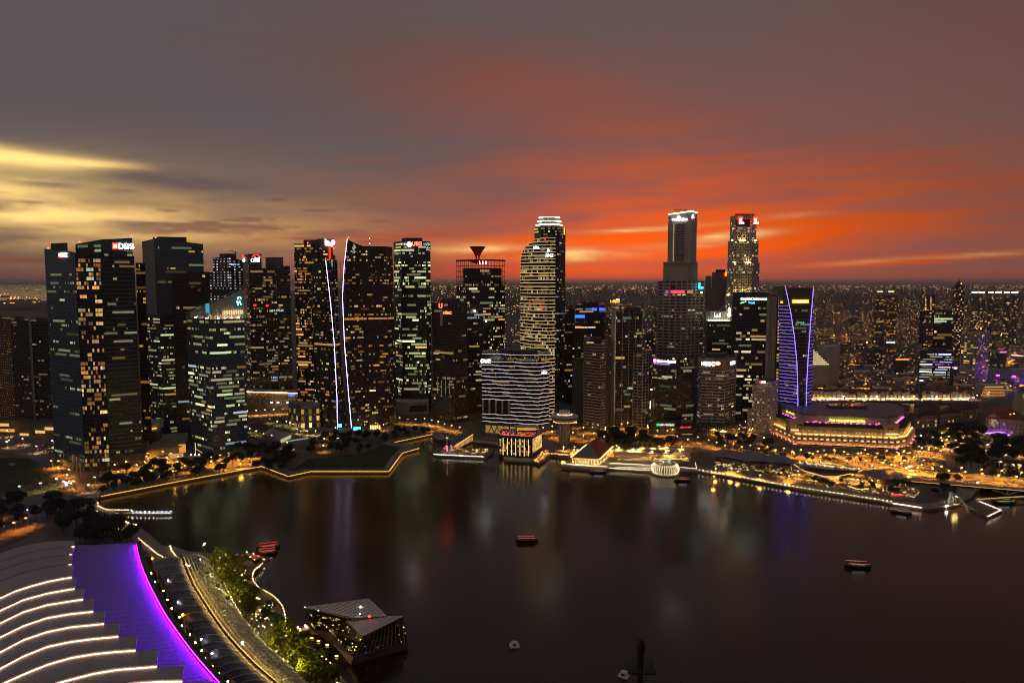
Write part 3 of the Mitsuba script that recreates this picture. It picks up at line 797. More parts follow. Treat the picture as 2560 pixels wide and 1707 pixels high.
part(an, 'mast', MB().tube([p + [0, 6, -1], p + [0, 6, 15]], 0.35, 5), 'steel_grey')
for z in (2.0, 8.0, 15.0):
    part(an, 'lamp', MB().ball(p + [0, 6, z], 0.7), emit=tint(PALE, 5), w=0.02)
for px, py in ((846, 1064), (884, 1072)):
    q = W(px, py, 918)
    part(KI if px < 860 else KJ, 'lobby_lamp', MB().box(q[0], q[1], q[2] - 2, q[0] + (4 if px < 860 else 9), q[1] + 2, q[2] + 2), emit=(0.3, 2.6, 3.2), w=0.4)
for k in range(5):
    q = W(925 + k * 5.5, 1072, 922)
    part(KJ, 'lobby_window', MB().box(q[0], q[1], 2.5, q[0] + 1.8, q[1] + 0.5, 7.5), emit=tint(WARM, 2.2), w=0.1)

# tower with the round white emblem and red letters
t = tower('office_tower', 'dark tower with green lit floors under a white round emblem and red letters', 'tower', PLN([(984, 1082), (1003, 1060), (1065, 1060), (1076, 1068)], 640), ZT(603, 1060), dep=34, z0=ZT(1004, 1060) - 10, fh=4.4, bay=2.9, glass='glass_dark', band='band_dark',
          win=winstyle([(GREEN, 6), (PALE, 5), (WARM, 1)], 0.85, 0.12, 3.0, (0.3, 0.85), 0.62, zone=lambda z: 1.2 if z > 165 else (0.6 if z > 110 else 0.9)), nlit=90)
KU = t['key']
p, a, b = on_face(1030, 614, t, 1)
sign(KU, 'UBS', p, a, b, 5.2, (1.0, 0.10, 0.05), 6.0)
q = W(1023, 611, 1057)
part(KU, 'sign_emblem', MB().ball(q, 3.6, s=(1, .3, 1)), emit=(9, 9, 10), w=0.3)
p, a, b = on_face(1066, 606, t, 2)
gm = MB()
for k in range(30):
    q = p + [rnd.random() * 4.5, -1.0, -rnd.random() * 12]
    gm.ball(q, 0.5, tint((0.5, 1.0, 0.6), 0.6 + rnd.random()))
part(KU, 'crown_lights', gm, emit='attr', kind='stuff')
t = thing('podium_building', 'windowless pale podium box under the tower with the round emblem', 'building')
fr = PLN([(990, 1040), (1018, 1024), (1072, 1034)], 1010)
part(t, 'wall', MB().prism(fr + PLN([(1072, 1058), (990, 1058)], 1010), 2, ZT(1005, 1030)), 'concrete_pale')
part(t, 'recess', MB().obox(fr[1] * 0.9 + fr[2] * 0.1, fr[1] * 0.1 + fr[2] * 0.9, (0.0, 0.15), 6, ZT(1014, 1026)), 'concrete_dark')
part(t, 'red_sign', MB().box(*(W(1000, 1051, 1020)), *(W(1000, 1051, 1020) + [11, 0.5, 1.6])), emit=(3.0, 0.25, 0.05), w=0.2)

# tower with the red signs
t = tower('office_tower', 'dark brown office tower with two red signs on its top left corner', 'tower', PLN([(1080, 985), (1137, 968), (1168, 980)], 780), ZT(757, 970), dep=34, fh=4.1, bay=2.8, glass='glass_brown', band='band_dark', bh=0.7,
          win=winstyle([(WARM, 4), (PALE, 3), (AMBER, 1)], 0.45, 0.03, 2.5, (0.1, 0.4), 0.3), nlit=20)
KN = t['key']
p, a, b = on_face(1097, 770, t, 0)
sign(KN, 'U', p, a, b, 6.2, (1.0, 0.06, 0.03), 7.0)
p, a, b = on_face(1109, 785, t, 0)
sign(KN, 'ntuc', p, a, b, 4.6, (1.0, 0.10, 0.03), 7.0)
part(KN, 'pale_pier', MB().obox(*PLN([(1101, 978), (1107, 976)], 800), (0.0, 0.8), ZT(815, 978), ZT(778, 978)), 'concrete_pale')
p, a, b = on_face(1088, 880, t, 0)
part(KN, 'lit_floor', MB().obox(p[:2], p[:2] + (b - a) * 0.8, (0.0, 0.2), p[2] - 1.5, p[2] + 1.4), emit=tint(WARM, 0.4), w=0.0)
for k in range(4):
    p, a, b = on_face(1094 + 10 * k, 975, t, 0)
    part(KN, 'light_strip', MB().obox(p[:2], p[:2] + [0.45, 0], (0.0, 0.5), ZT(985, 975), ZT(951, 975)), emit=tint(PALE, 0.35), w=0.0)
t2 = tower('office_tower', 'plain dark tower behind the red signed tower with a violet roof light', 'tower', PLN([(1166, 1040), (1208, 1046)], 780), ZT(769, 1040), dep=30, fh=4.1, bay=3, win=winstyle(OFFICE, 0.55, 0.06, 2.5, (0.12, 0.45), 0.35), nlit=16)
q = W(1165, 768, 1038)
part(t2['key'], 'roof_light', MB().obox(q[:2], q[:2] + [1.2, 0], 0.4, q[2] - 4, q[2] + 4), emit=(2.4, 2.0, 5.0), w=0.05)
part(t2['key'], 'roof_lamp', MB().ball(W(1187, 777, 1036), 1.6), emit=tint(PALE, 9), w=0.1)
part(t2['key'], 'red_panel', MB().obox(W(1168, 1040, 1036)[:2], W(1184, 1040, 1036)[:2], 0.4, ZT(1062, 1036), ZT(995, 1036)), 'roof_tile')

# lattice crowned tower with the red funnel
fo = PLN([(1141, 1190), (1172, 1165), (1236, 1165), (1262, 1180)], 700)
t = tower('office_tower', 'tower with an open lattice crown and a red lit funnel on top', 'tower', fo, ZT(716, 1170), dep=44, fh=4.5, bay=3.0, glass='glass_dark', band='band_dark', bh=0.8, plant=False,
          win=winstyle([(PALE, 4), (WARM, 4), (GREEN, 3)], 0.7, 0.09, 2.5, (0.25, 0.8), 0.55), nlit=60)
KO = t['key']
tower(None, None, None, PLN([(1158, 1192), (1180, 1178), (1232, 1178), (1254, 1190)], 690), ZT(670, 1180), z0=ZT(716, 1170), dep=26, fh=4.5, bay=3, parent=KO, win=winstyle([(WARM, 4), (PALE, 3)], 0.5, 0.04, 2.0, (0.15, 0.5), 0.4), nlit=6, plant=False)
la = MB()
zt_, zb_ = ZT(650, 1170), ZT(718, 1170)
ringo = [np.array(p) for p in t['ring']]
for i in range(len(ringo)):
    a, b = ringo[i], ringo[(i + 1) % len(ringo)]
    nb = max(2, int(np.linalg.norm(b - a) / 5.0))
    for k in range(nb):
        q = a + (b - a) * k / nb
        la.tube([[*q, zb_], [*q, zt_]], 0.38, 4)
    for z in np.linspace(zb_ + 8, zt_, 5):
        la.tube([[*a, z], [*b, z]], 0.3 if z < zt_ - 1 else 0.7, 4)
part(KO, 'lattice_crown', la, 'dark_metal', kind='stuff')
fc = W(1194, 650, 1186)
prof = [(2.6, 0), (2.8, 6), (3.6, 12), (6.5, 19), (11.5, 26), (13.5, 28), (13.0, 28.4), (0.1, 22)]
part(KO, 'funnel', MB().lathe([(r, z - 7) for r, z in prof], fc, 20), 'red_paint', smooth=40)
part(KO, 'funnel_light', MB().obox((fc + [-0.6, -4.0, 0])[:2], (fc + [1.0, -4.0, 0])[:2], 0.3, fc[2] - 8, fc[2] + 13), emit=(2.2, 0.05, 0.03), w=0.3)
part(KO, 'funnel_base', MB().lathe([(8, -2), (14, 1), (14, 2), (0.1, 2.2)], fc - [0, 0, 3], 16), 'red_paint')
p = W(1198, 661, 1158)
glyphs(KO, p, [0, 0], [1, 0], 14.5, 5.0, (0.95, 0.97, 1.0), 4.0, seed=8)
part(KO, 'roof_lamp', MB().ball(W(1215, 803, 1160), 1.6), emit=tint(PALE, 7), w=0.05)

# tower with the curved shoulder and glowing floor edges
zk, zt_ = ZT(648, 985), ZT(592, 985)
def shM(z):
    xl, xr = 1302.0, 1359.0
    if z > zk:
        s = min(1.0, (z - zk) / (zt_ - zk))
        xl = 1302 + (1359 - 1302) * (1 - math.sqrt(max(0.0, 1 - s * s * 0.985))) * 1.14
        xl = min(xl, 1366)
    q = PLN([(xl, 1000), (xl + (1388 - xl) * 0.35, 974), (1372, 962), (1387, 968)], 750)
    return q
t = tower('office_tower', 'round shouldered tower banded by many pale glowing floor lines', 'tower', [(0, 0)] * 4, zt_, dep=34, fh=4.55, bay=3.0, glass='glass_dark', band='concrete_pale', bh=1.0, bp=0.6, shape=shM, plant=False,
          win=winstyle([(WARM, 5), (PALE, 4), (GREEN, 1)], 0.8, 0.25, 2.2, (0.12, 0.5), 0.6), nlit=30)
KM = t['key']
z = 2 + 4.55
while z < zt_ - 3:
    q = shM(z)
    mb = MB()
    for a, b in zip(q[:-1], q[1:]):
        mb.obox(a, b, (-0.62, 0.95), z + 0.25, z + 0.95)
    k_ = 0.85 * (0.75 + 0.5 * rnd.random()) * (1.0 if z > 60 else 1.3)
    part(KM, 'light_strip', mb, emit=tint((1.0, 0.66, 0.26), k_), w=0.05)
    z += 4.55
p, a, b = on_face(1363, 641, t, 1)
sign(KM, 'ANZ', W(1363.5, 642, 958), [0, 0], [1, 0], 3.6, (0.95, 0.97, 1.0), 5.0)
q = W(1371, 627, 957)
part(KM, 'sign_emblem', MB().ball(q + [-1.0, 0, 0], 1.3, s=(.7, .3, 1.6)).ball(q + [1.0, 0, 0], 1.3, s=(.7, .3, 1.6)).ball(q + [0, 0, 2.4], 0.9), emit=(1.0, 3.0, 4.6), w=0.1)
glyphs(KM, W(1334, 622, 962), [0, 0], [1, 0], 8, 3.8, (0.9, 0.95, 1.0), 5.0, seed=9)
part(KM, 'red_lamp', MB().ball(W(1363, 598, 960), 0.9), emit=(4, .1, .05), w=0.02)
for px, py, h_ in ((1330, 750, 3), (1352, 770, 7)):
    q = W(px, py, 962)
    part(KM, 'red_lamp', MB().obox(q[:2], q[:2] + [1.6, 0], 0.3, q[2] - h_ / 2, q[2] + h_ / 2), emit=(1.8, .06, .03), w=0.0)

# octagonal tower with the stepped white crown
fN = [(1336, 1160), (1352, 1140), (1398, 1140), (1413, 1156)]
t = tower('office_tower', 'tallest octagonal tower with a stepped crown of white light bands', 'tower', PLN(fN, 700), ZT(568, 1142), dep=40, fh=4.4, bay=3.2, glass='glass_dark', band='band_brown', bh=1.6, plant=False,
          win=winstyle([(PALE, 3), (WARM, 3), (GREEN, 1)], 0.35, 0.03, 1.6, (0.15, 0.6), 0.3, zone=lambda z: 2.2 if z > ZT(590, 1140) else 1.0), nlit=20)
KNN = t['key']
for k, (x0, x1, y0, y1) in enumerate(((1341, 1405, 568, 560), (1344, 1402, 560, 551), (1347.5, 1398.5, 551, 541))):
    q = PLN([(x0, 1162), (x0 + 12, 1146), (x1 - 12, 1146), (x1, 1160)], 555)
    q2 = q + [p + [0, 34 - 4 * k] for p in q[::-1]]
    part(KNN, 'crown_tier', MB().prism(q2, ZT(y0, 1146) - (12 if k == 0 else 0), ZT(y1, 1146) - 1.0), 'concrete')
    mb = MB()
    for a, b in zip(q[:-1], q[1:]):
        mb.obox(a, b, (-0.4, 1.1), ZT(y1, 1146) - 1.6, ZT(y1, 1146) - 0.2)
    part(KNN, 'light_strip', mb, emit=(5.0, 4.4, 3.2), w=0.3)
    fn = MB()
    for a, b in zip(q[:-1], q[1:]):
        nb = int(np.linalg.norm(b - a) / 2)
        for i in range(nb):
            c_ = a + (b - a) * (i + .5) / nb
            fn.obox(c_ - [0.25, 0], c_ + [0.25, 0], (0, 0.5), ZT(y0, 1146), ZT(y1, 1146) - 1.6)
    part(KNN, 'crown_fins', fn, 'concrete_pale', kind='stuff')
q = W(1411, 577, 1150)
part(KNN, 'edge_lamp', MB().box(q[0] - .8, q[1], q[2] - 6, q[0] + .8, q[1] + 1, q[2] + 5), emit=(1.6, 0.9, 0.1), w=0.02)

# small blocks in the gap behind
t = tower('office_tower', 'dark block with blue lit upper floors behind the beige striped tower', 'tower', PLN([(1440, 1175), (1512, 1180)], 780), ZT(762, 1175), dep=34, fh=4.2, bay=3.0, glass='glass_dark', band='band_dark',
          win=winstyle([((0.15, 0.3, 1.0), 3), (WARM, 2), (PALE, 1)], 0.5, 0.05, 2.0, (0.2, 0.7), 0.4, zone=lambda z: 1.3 if z > 130 else 0.6), nlit=16)
for x0, x1, y, rgb in ((1436, 1462, 791, (0.08, 0.35, 1.6)), (1480, 1492, 773, (0.15, 0.2, 1.3)), (1498, 1512, 773, (0.15, 0.2, 1.3))):
    q0_, q1_ = W(x0, y, 1168), W(x1, y, 1168)
    part(t['key'], 'blue_lamp', MB().obox(q0_[:2], q1_[:2], 0.4, q0_[2] - 2.2, q0_[2] + 2.2), emit=rgb, w=0.05)
tower('office_tower', 'narrow dark block between the crowned tower and the blue lit block', 'tower', PLN([(1412, 1120), (1437, 1122)], 790), ZT(772, 1120), dep=30, fh=4.2, bay=3, glass='glass_brown', band='band_brown', win=winstyle(MIXED, 0.3, 0.04, 1.6, (0.15, 0.5), 0.3), nlit=4)
tower('office_tower', 'pale framed office block below the blue lit floors', 'tower', PLN([(1437, 1090), (1468, 1085)], 830), ZT(806, 1085), dep=26, fh=4.4, bay=4.5, glass='glass_dark', band='concrete', bh=0.8, mull=(1, 0.5, 0.4, 'concrete'), win=winstyle(MIXED, 0.3, 0.04, 1.6, (0.12, 0.4), 0.3), nlit=4)
tower('office_tower', 'blank dark grey block left of the beige striped tower', 'tower', PLN([(1431, 965), (1463, 962)], 930), ZT(906, 962), dep=26, fh=60, bay=4, glass='concrete_dark', band='concrete_dark', bp=0)

# waterfront office block ringed by white light lines
FP = PLN([(1205, 884), (1344, 862), (1373, 874)], 980)
ztop, fhP = ZT(885, 868), 4.62
KP = thing('office_block', 'wide dark waterfront block ringed by white light lines on every floor', 'building')
zv0, zv1, zbot = ztop - 30.0 * 1.0, ztop, 10.0
zA = ztop - 12 * fhP
cut_x = FP[0] + (FP[1] - FP[0]) * 0.52
tower(None, None, None, FP, ztop, z0=zA, dep=38, fh=fhP, bay=3, parent=KP, glass='glass_dark', band='band_dark', bh=0.6, roofmat='concrete_dark', mull=(2, 0.2, 0.15, 'dark_metal'),
      win=winstyle([(WARM, 3), (PALE, 2), (COOL, 1)], 0.35, 0.04, 2.0, (0.06, 0.25), 0.5, zone=lambda z: 3.0 if z > ztop - 2.2 * fhP else 1.0), nlit=14)
tower(None, None, None, [cut_x, FP[1], FP[2]], zA - 0.1, z0=zA - 4 * fhP, dep=37, fh=fhP, bay=3, parent=KP, bh=0.6, plant=False, win=winstyle([(PALE, 2)], 0.2, 0.03, 2.0, (0.06, 0.2), 0.4), nlit=4)
tower(None, None, None, FP, zA - 4 * fhP - 0.1, z0=zA - 7 * fhP, dep=38, fh=fhP, bay=3, parent=KP, bh=0.6, plant=False, win=None)
for k in range(5):
    q = FP[0] + (cut_x - FP[0]) * k / 4.4 + [0, 1.5]
    part(KP, 'column', MB().obox(q, q + [2.2, 0], (1, 1), zA - 4 * fhP, zA), 'concrete_pale')
part(KP, 'terrace_wall', MB().obox(FP[0] + [0, 14], cut_x + [0, 14], 0.5, zA - 4 * fhP, zA), 'glass_dark')
for k in range(0, 19):
    z = ztop - 1.2 - k * fhP - (fhP if k > 0 else 0)
    mid = FP[1]
    segs = [(FP[0], FP[1]), (FP[1], FP[2])]
    if 12 < k + 1 < 16:
        segs = [(cut_x, FP[1]), (FP[1], FP[2])]
    if z < zA - 7 * fhP - 1:
        break
    for a, b in segs:
        part(KP, 'light_strip', MB().obox(a, b, (-0.05, 0.36), z, z + 0.3), emit=(1.5, 1.3, 1.35), w=0.1)
sign(KP, 'OUE', W(1202, 906.5, 866), FP[0], FP[1], 4.4, (1.0, 0.96, 0.92), 5.0, out=1.0)
glyphs(KP, on_face(1354, 935, dict(pts=FP), 1)[0], FP[1], FP[2], 9, 4.0, (0.95, 0.97, 1.0), 5.0, seed=12)
dl = MB()
for k in range(70):
    t_ = rnd.random()
    q = (FP[0] + (FP[1] - FP[0]) * (0.22 + 0.76 * t_) if rnd.random() < 0.8 else FP[1] + (FP[2] - FP[1]) * rnd.random()) + [0, -0.5]
    dl.ball([*q, ztop - 2.2 - 5.2 * rnd.random() ** 0.6], 0.3, tint(AMBER if rnd.random() < .6 else WARM, 0.4 + 1.2 * rnd.random()))
part(KP, 'restaurant_lights', dl, emit='attr', kind='stuff')
for k in range(6):
    a = FP[0] + (FP[1] - FP[0]) * (0.15 + 0.11 * k)
    part(KP, 'support_strut', MB().tube([[*(a + [-4, 8]), 2], [*(a + [3, 8]), zA - 7 * fhP]], 0.7, 6).tube([[*(a + [6, 8]), 2], [*(a + [-1, 8]), zA - 7 * fhP]], 0.7, 6), 'concrete_pale')
part(KP, 'lobby_glow', MB().obox(FP[0] + [4, 16], FP[1] + [-4, 16], 0.4, 3, zA - 7 * fhP - 1), emit=tint(WARM, 0.30), w=1.0)

# beige striped tower
PS = winstyle([(PALE, 3), (WARM, 2), (COOL, 1)], 0.3, 0.03, 2.0, (0.15, 0.5), 0.3)
t = tower('office_tower', 'beige tower of even pink grey stripes with a dark end wall', 'tower', PLN([(1460, 935), (1503, 918), (1514, 928)], 900), ZT(853, 920), dep=26, fh=3.75, bay=3, glass='glass_brown', band='concrete_pink', bh=1.9, bp=0.5, win=PS, nlit=8)
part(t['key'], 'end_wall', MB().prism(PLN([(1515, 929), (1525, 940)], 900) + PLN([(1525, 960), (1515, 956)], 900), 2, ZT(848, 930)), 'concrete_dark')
# white gridded tower
GR = winstyle([(PALE, 3), (WARM, 3), (COOL, 1)], 0.35, 0.04, 2.2, (0.15, 0.55), 0.35)
t = tower('office_tower', 'white framed tower with an orange rooftop sign and a blank white end', 'tower', PLN([(1539, 945), (1605, 945), (1612, 952)], 850), ZT(777, 945), dep=30, fh=4.0, bay=3.2, glass='glass_dark', band='concrete', bh=0.55, bp=0.35, mull=(4, 0.7, 0.6, 'concrete_pale'), win=GR, nlit=20)
KR = t['key']
part(KR, 'end_wall', MB().prism(PLN([(1527, 950), (1538, 943)], 850) + PLN([(1538.5, 975), (1527, 975)], 850), 2, ZT(770, 945)), 'concrete_pale')
tower(None, None, None, PLN([(1583, 940), (1606, 934), (1628, 950)], 950), ZT(878, 936), dep=26, fh=4.0, bay=3.2, parent=KR, glass='glass_dark', band='concrete_pale', bh=0.8, bp=0.5, mull=(3, 0.7, 0.6, 'concrete_pale'), win=GR, nlit=8, plant=False)
tower(None, None, None, PLN([(1527, 990), (1574, 988)], 770), ZT(763, 988), z0=ZT(790, 988), dep=24, fh=4.4, bay=3, parent=KR, win=winstyle([(PALE, 2), (COOL, 2)], 1.2, 0.4, 2, (0.3, 0.6), 1), plant=False, band='concrete', nlit=0)
glyphs(KR, W(1526, 757, 985), [0, 0], [1, 0], 13, 4.6, (1.0, 0.40, 0.03), 3.2, seed=14, n=7)
part(KR, 'roof_lamp', MB().box(*(W(1540, 750, 984)), *(W(1540, 750, 984) + [4.5, 1, 1.2])), emit=tint(PALE, 4), w=0.02)
el = MB()
for k in range(46):
    z = 20 + k * (ZT(780, 945) - 22) / 46
    q = PLN([(1537.5, 941)], 850)[0]
    el.box(q[0] - .3, q[1] - .5, z, q[0] + .5, q[1], z + 1.2, tint(PALE, 0.25 + 0.35 * rnd.random()))
part(KR, 'stair_lights', el, emit='attr', kind='stuff')
q = W(1625, 1010, 930)
part(KR, 'light_tube', MB().box(q[0], q[1], q[2] - 6, q[0] + 1.2, q[1] + .6, q[2] + 4).box(q[0] + .5, q[1], q[2] + 18, q[0] + 2.6, q[1] + .6, q[2] + 20), emit=tint(PALE, 4), w=0.1)

# stepped concrete tower, tallest on the right of centre
CW = winstyle([(PALE, 4), (WARM, 4), (GREEN, 1)], 0.3, 0.02, 2.0, (0.15, 0.55), 0.3)
t = tower('office_tower', 'tall stepped pale concrete tower with a white lit roof edge', 'tower', PLN([(1645, 1035), (1690, 1020), (1718, 1020), (1760, 1034)], 720), ZT(703, 1025), dep=40, fh=4.3, bay=3.0, glass='glass_dark', band='concrete_pale', bh=2.1, bp=0.5, mull=(4, 1.6, 0.7, 'concrete_pale'), win=CW, nlit=30, plant=False)
KS = t['key']
part(KS, 'terrace_block', MB().prism(PLN([(1646, 1036), (1690, 1022), (1718, 1022), (1759, 1035)], 720) + PLN([(1759, 1070), (1646, 1070)], 720), ZT(735, 1025), ZT(704, 1025)), 'concrete_pale')
for x0, x1, rgb in ((1663, 1671, (0.5, 0.1, 0.5)), (1677, 1712, (1.4, 0.12, 0.25)), (1718, 1733, (0.5, 0.32, 0.12))):
    a, b = PLN([(x0, 1019), (x1, 1019)], 729)
    part(KS, 'lit_bay', MB().obox(a, b, 0.3, ZT(733, 1019), ZT(726, 1019)), emit=tint(rgb, 0.8), w=0.02)
part(KS, 'recess', MB().obox(*PLN([(1677, 1020), (1713, 1020)], 717), 0.25, ZT(721, 1020), ZT(716, 1020)), 'glass_dark')
tower(None, None, None, PLN([(1658, 1038), (1714, 1026), (1744, 1036)], 680), ZT(655, 1030), z0=ZT(704, 1030), dep=34, fh=6.5, bay=4, parent=KS, glass='concrete_pale', band='concrete_pale', bh=1.0, bp=0.2, dark=(0.55, 0.2, 0.7), win=None, plant=False)
tu = tower(None, None, None, PLN([(1670, 1030), (1728, 1022), (1742, 1034)], 580), [ZT(536, 1030), ZT(528, 1022), ZT(532, 1034)], z0=ZT(656, 1028), dep=26, fh=4.2, bay=3, parent=KS, glass='concrete_pale', band='concrete_pale', bp=0, win=None, plant=False)
a, b = tu['pts'][0], tu['pts'][1]
u = (b - a)
gr = MB()
for k in range(17):
    z = ZT(652, 1025) + k * 3.05
    gr.obox(a + u * 0.30 + off(a, b, .02), a + u * 0.72 + off(a, b, .02), (0, .12), z, z + 1.5)
part(KS, 'window_rows', gr, 'glass_dark', kind='stuff')
lt = MB()
for k in range(18):
    z = ZT(652, 1025) + k * 2.95
    q = a + u * 0.235 + off(a, b, .1)
    lt.obox(q, q + u * 0.03, (0, .3), z, z + 1.6, tint(PALE, 0.55 + 0.4 * rnd.random()))
part(KS, 'stair_lights', lt, emit='attr', kind='stuff')
zz0, zz1 = tu['tops'][0], tu['tops'][1]
part(KS, 'light_strip', MB().tube([[*(a + off(a, b, .6)), zz0], [*(b + off(a, b, .6)), zz1], [*(tu['pts'][2] + [0.5, -.4]), tu['tops'][2]]], 0.55, 5), emit=(6, 6, 5.4), w=0.2)
p = a + u * 0.18 + off(a, b, .6)
glyphs(KS, [*p, zz0 - 9], a, b, 21, 3.6, (0.96, 0.98, 1.0), 6.0, seed=15, n=9)
part(KS, 'sign_emblem', MB().ball([*(a + u * 0.46 + off(a, b, 1.0)), zz0 - 6], 2.6, s=(.8, .3, 1.3)), emit=(6, 6, 6), w=0.05)
glyphs(KS, [*(b + off(b, tu['pts'][2], .6)), zz1 - 9], b, tu['pts'][2], 5.5, 4.6, (0.96, 0.98, 1.0), 6.0, seed=16)
rfm = MB()
for k in range(6):
    q = a + u * (0.3 + 0.1 * k) + [0, 8]
    rfm.tube([[*q, zz0], [*q, zz0 + 7]], 0.25, 4)
    rfm.tube([[*q, zz0 + 6.5], [*(q + [3, 0]), zz0 + 7.5]], 0.3, 4)
part(KS, 'roof_masts', rfm, 'dark_metal', kind='stuff')
q = W(1746, 722, 1022)
part(KS, 'sign_emblem', MB().box(q[0], q[1], q[2], q[0] + 2.6, q[1] + .4, q[2] + 8.5).box(q[0] + 2.6, q[1], q[2], q[0] + 7, q[1] + .4, q[2] + 3.2), emit=(0.1, 1.6, 2.2), w=0.1)
part(KS, 'roof_lamp', MB().ball(W(1754, 731, 1018), 1.5), emit=tint(WARM, 7), w=0.05)


# ---------------------------------------------------------------- floodlit octagonal tower
UW = winstyle([(PALE, 4), (WARM, 2)], 0.35, 0.04, 1.4, (0.3, 0.9), 0.25, maxrun=2)
fU = [(1817, 1150), (1834, 1124), (1880, 1124), (1898, 1148)]
zU0, zU1, zU2, zU3 = ZT(738, 1124), ZT(656, 1124), ZT(601, 1124), ZT(538, 1124)
t = tower('office_tower', 'pale floodlit octagonal tower with small square windows and red rooftop signs', 'tower', PLN(fU, 700), zU1, z0=zU0, dep=40, fh=4.1, bay=3.4, glass='concrete_pale', band='concrete_pale', bh=1.0, bp=0.0, dark=(0.5, 0.15, 0.8), win=UW, nlit=12, plant=False)
KT = t['key']
fU2 = [(1819.5, 1150), (1836, 1127), (1878, 1127), (1895.5, 1148)]
tower(None, None, None, PLN(fU2, 640), zU2, z0=zU1, dep=38, fh=4.1, bay=3.4, parent=KT, glass='concrete_pale', band='concrete_pale', bh=1.0, bp=0.0, dark=(0.5, 0.15, 0.8), win=UW, nlit=6, plant=False)
fU3 = [(1825, 1150), (1839, 1130), (1875, 1130), (1891, 1148)]
tower(None, None, None, PLN(fU3, 570), zU3, z0=zU2, dep=34, fh=4.1, bay=3.4, parent=KT, glass='concrete_pale', band='concrete_pale', bh=1.0, bp=0.0, dark=(0.5, 0.15, 0.8), win=UW, nlit=4, plant=False)
tower(None, None, None, PLN([(1812, 1154), (1830, 1118), (1884, 1118), (1903, 1152)], 760), zU0 - 1, dep=44, fh=4.1, bay=3.4, parent=KT, glass='concrete_pale', band='concrete_pale', bh=1.0, bp=0.0, dark=(0.5, 0.15, 0.8), win=UW, nlit=0, plant=False)
top_ = PLN(fU3, 545)
part(KT, 'dark_crown', MB().obox(top_[1], top_[2], (0, .2), zU3 - 17, zU3 - 6), 'glass_dark')
part(KT, 'roof_block', MB().prism(PLN([(1838, 1134), (1886, 1134)], 545) + PLN([(1886, 1158), (1838, 1158)], 545), zU3 - 1, zU3 + 3), 'concrete')
fcol = (1.0, 0.66, 0.22)
for (x, D), z, L in [((1820, 1141), zU0, 16), ((1842, 1119), zU0, 34), ((1850, 1119), zU0, 34), ((1866, 1119), zU0, 34), ((1873, 1119), zU0, 30), ((1894, 1139), zU0, 22), ((1834, 1122), zU1, 14), ((1868, 1123), zU1, 16), ((1873, 1123), zU1, 14),
                     ((1828, 1140), zU2, 14), ((1850, 1126), zU2, 14), ((1858, 1126), zU2, 14), ((1886, 1138), zU2, 16)]:
    q = W(x, 700, D)[:2]
    part(KT, 'floodlight', MB().box(q[0] - 1.6, q[1] - 0.8, z + 0.3, q[0] + 1.6, q[1] + 0.4, z + 1.0), emit=tint(fcol, L * 2.6), w=5.0)
for x in (1852, 1888.5):
    q = W(x, 550, 1126)
    part(KT, 'red_sign', MB().box(q[0] - 3.2, q[1], q[2] - 4.5, q[0] + 3.2, q[1] + 1, q[2] + 4.5), emit=(5.0, 0.12, 0.06), w=0.2)
    part(KT, 'sign_emblem', MB().box(q[0] - 1.4, q[1] - .4, q[2] - 2.5, q[0] - .6, q[1], q[2] + 2.5).box(q[0] - .3, q[1] - .4, q[2] - 2.5, q[0] + .4, q[1], q[2] + 2.5).box(q[0] + .7, q[1] - .4, q[2] - 2.5, q[0] + 1.4, q[1], q[2] + 2.5).box(q[0] - 1.6, q[1] - .4, q[2] + 1.2, q[0] + 1.6, q[1], q[2] + 1.9), emit=(6, 4, 2), w=0.0)
    sign(KT, 'UOB', W(x - 4.6, 560, 1125.5), [0, 0], [1, 0], 2.6, (1, .95, .9), 3.5, w=0.05)

t = tower('office_tower', 'blank pale slab tower with a red lamp beside the floodlit octagonal tower', 'tower', PLN([(1780, 1212), (1822, 1210)], 690), ZT(681, 1210), dep=40, fh=60, bay=4, glass='concrete', band='concrete', bp=0)
tower(None, None, None, PLN([(1764, 1225), (1779, 1220)], 690), ZT(690, 1222), dep=40, fh=4.2, bay=4, parent=t['key'], glass='concrete', band='concrete', bp=0, dark=(0.4, 0.3, 0.7), win=None, plant=False)
part(t['key'], 'red_lamp', MB().ball(W(1815, 685, 1208), 2.2, s=(.9, .5, 1.8)), emit=(4, .5, .06), w=0.05)

t = tower('office_tower', 'dark glass block crowned by a white sign under a swooping lit canopy', 'tower', PLN([(1767, 1018), (1829, 1012)], 830), ZT(803, 1014), dep=30, fh=4.2, bay=3, glass='glass_dark', band='band_dark', bh=.6, win=winstyle(OFFICE_G, 0.3, 0.03, 2.0, (0.1, 0.4), 0.4), nlit=14, plant=False)
KV = t['key']
a, b = t['pts']
cw = MB()
for s_ in np.linspace(0.02, 0.98, 16):
    q = a + (b - a) * s_
    cw.tube([[*q, t['tops'][0]], [*q, t['tops'][0] + 13 + 24 * max(0, s_ - 0.35) ** 2]], 0.25, 4)
part(KV, 'crown_frame', cw, 'steel_grey', kind='stuff')
part(KV, 'canopy', MB().tube([[*(a + (b - a) * s_), t['tops'][0] + 13.5 + 60 * max(0, s_ - 0.3) ** 2.2] for s_ in np.linspace(0, 1, 12)], [0.5] * 12, 6), 'steel_grey')
part(KV, 'crown_wall', MB().obox(a + [0, 7], b + [0, 7], 0.4, t['tops'][0], t['tops'][0] + 13), 'concrete_pale')
part(KV, 'crown_lamp', MB().obox(a + [2, 3.5], b + [-2, 3.5], 0.4, t['tops'][0] + .5, t['tops'][0] + 1.2), emit=(4.0, 5.0, 3.2), w=1.0)
glyphs(KV, W(1785, 792, 1011), a, b, 11.5, 5.2, (0.96, 1, .96), 6, seed=18)
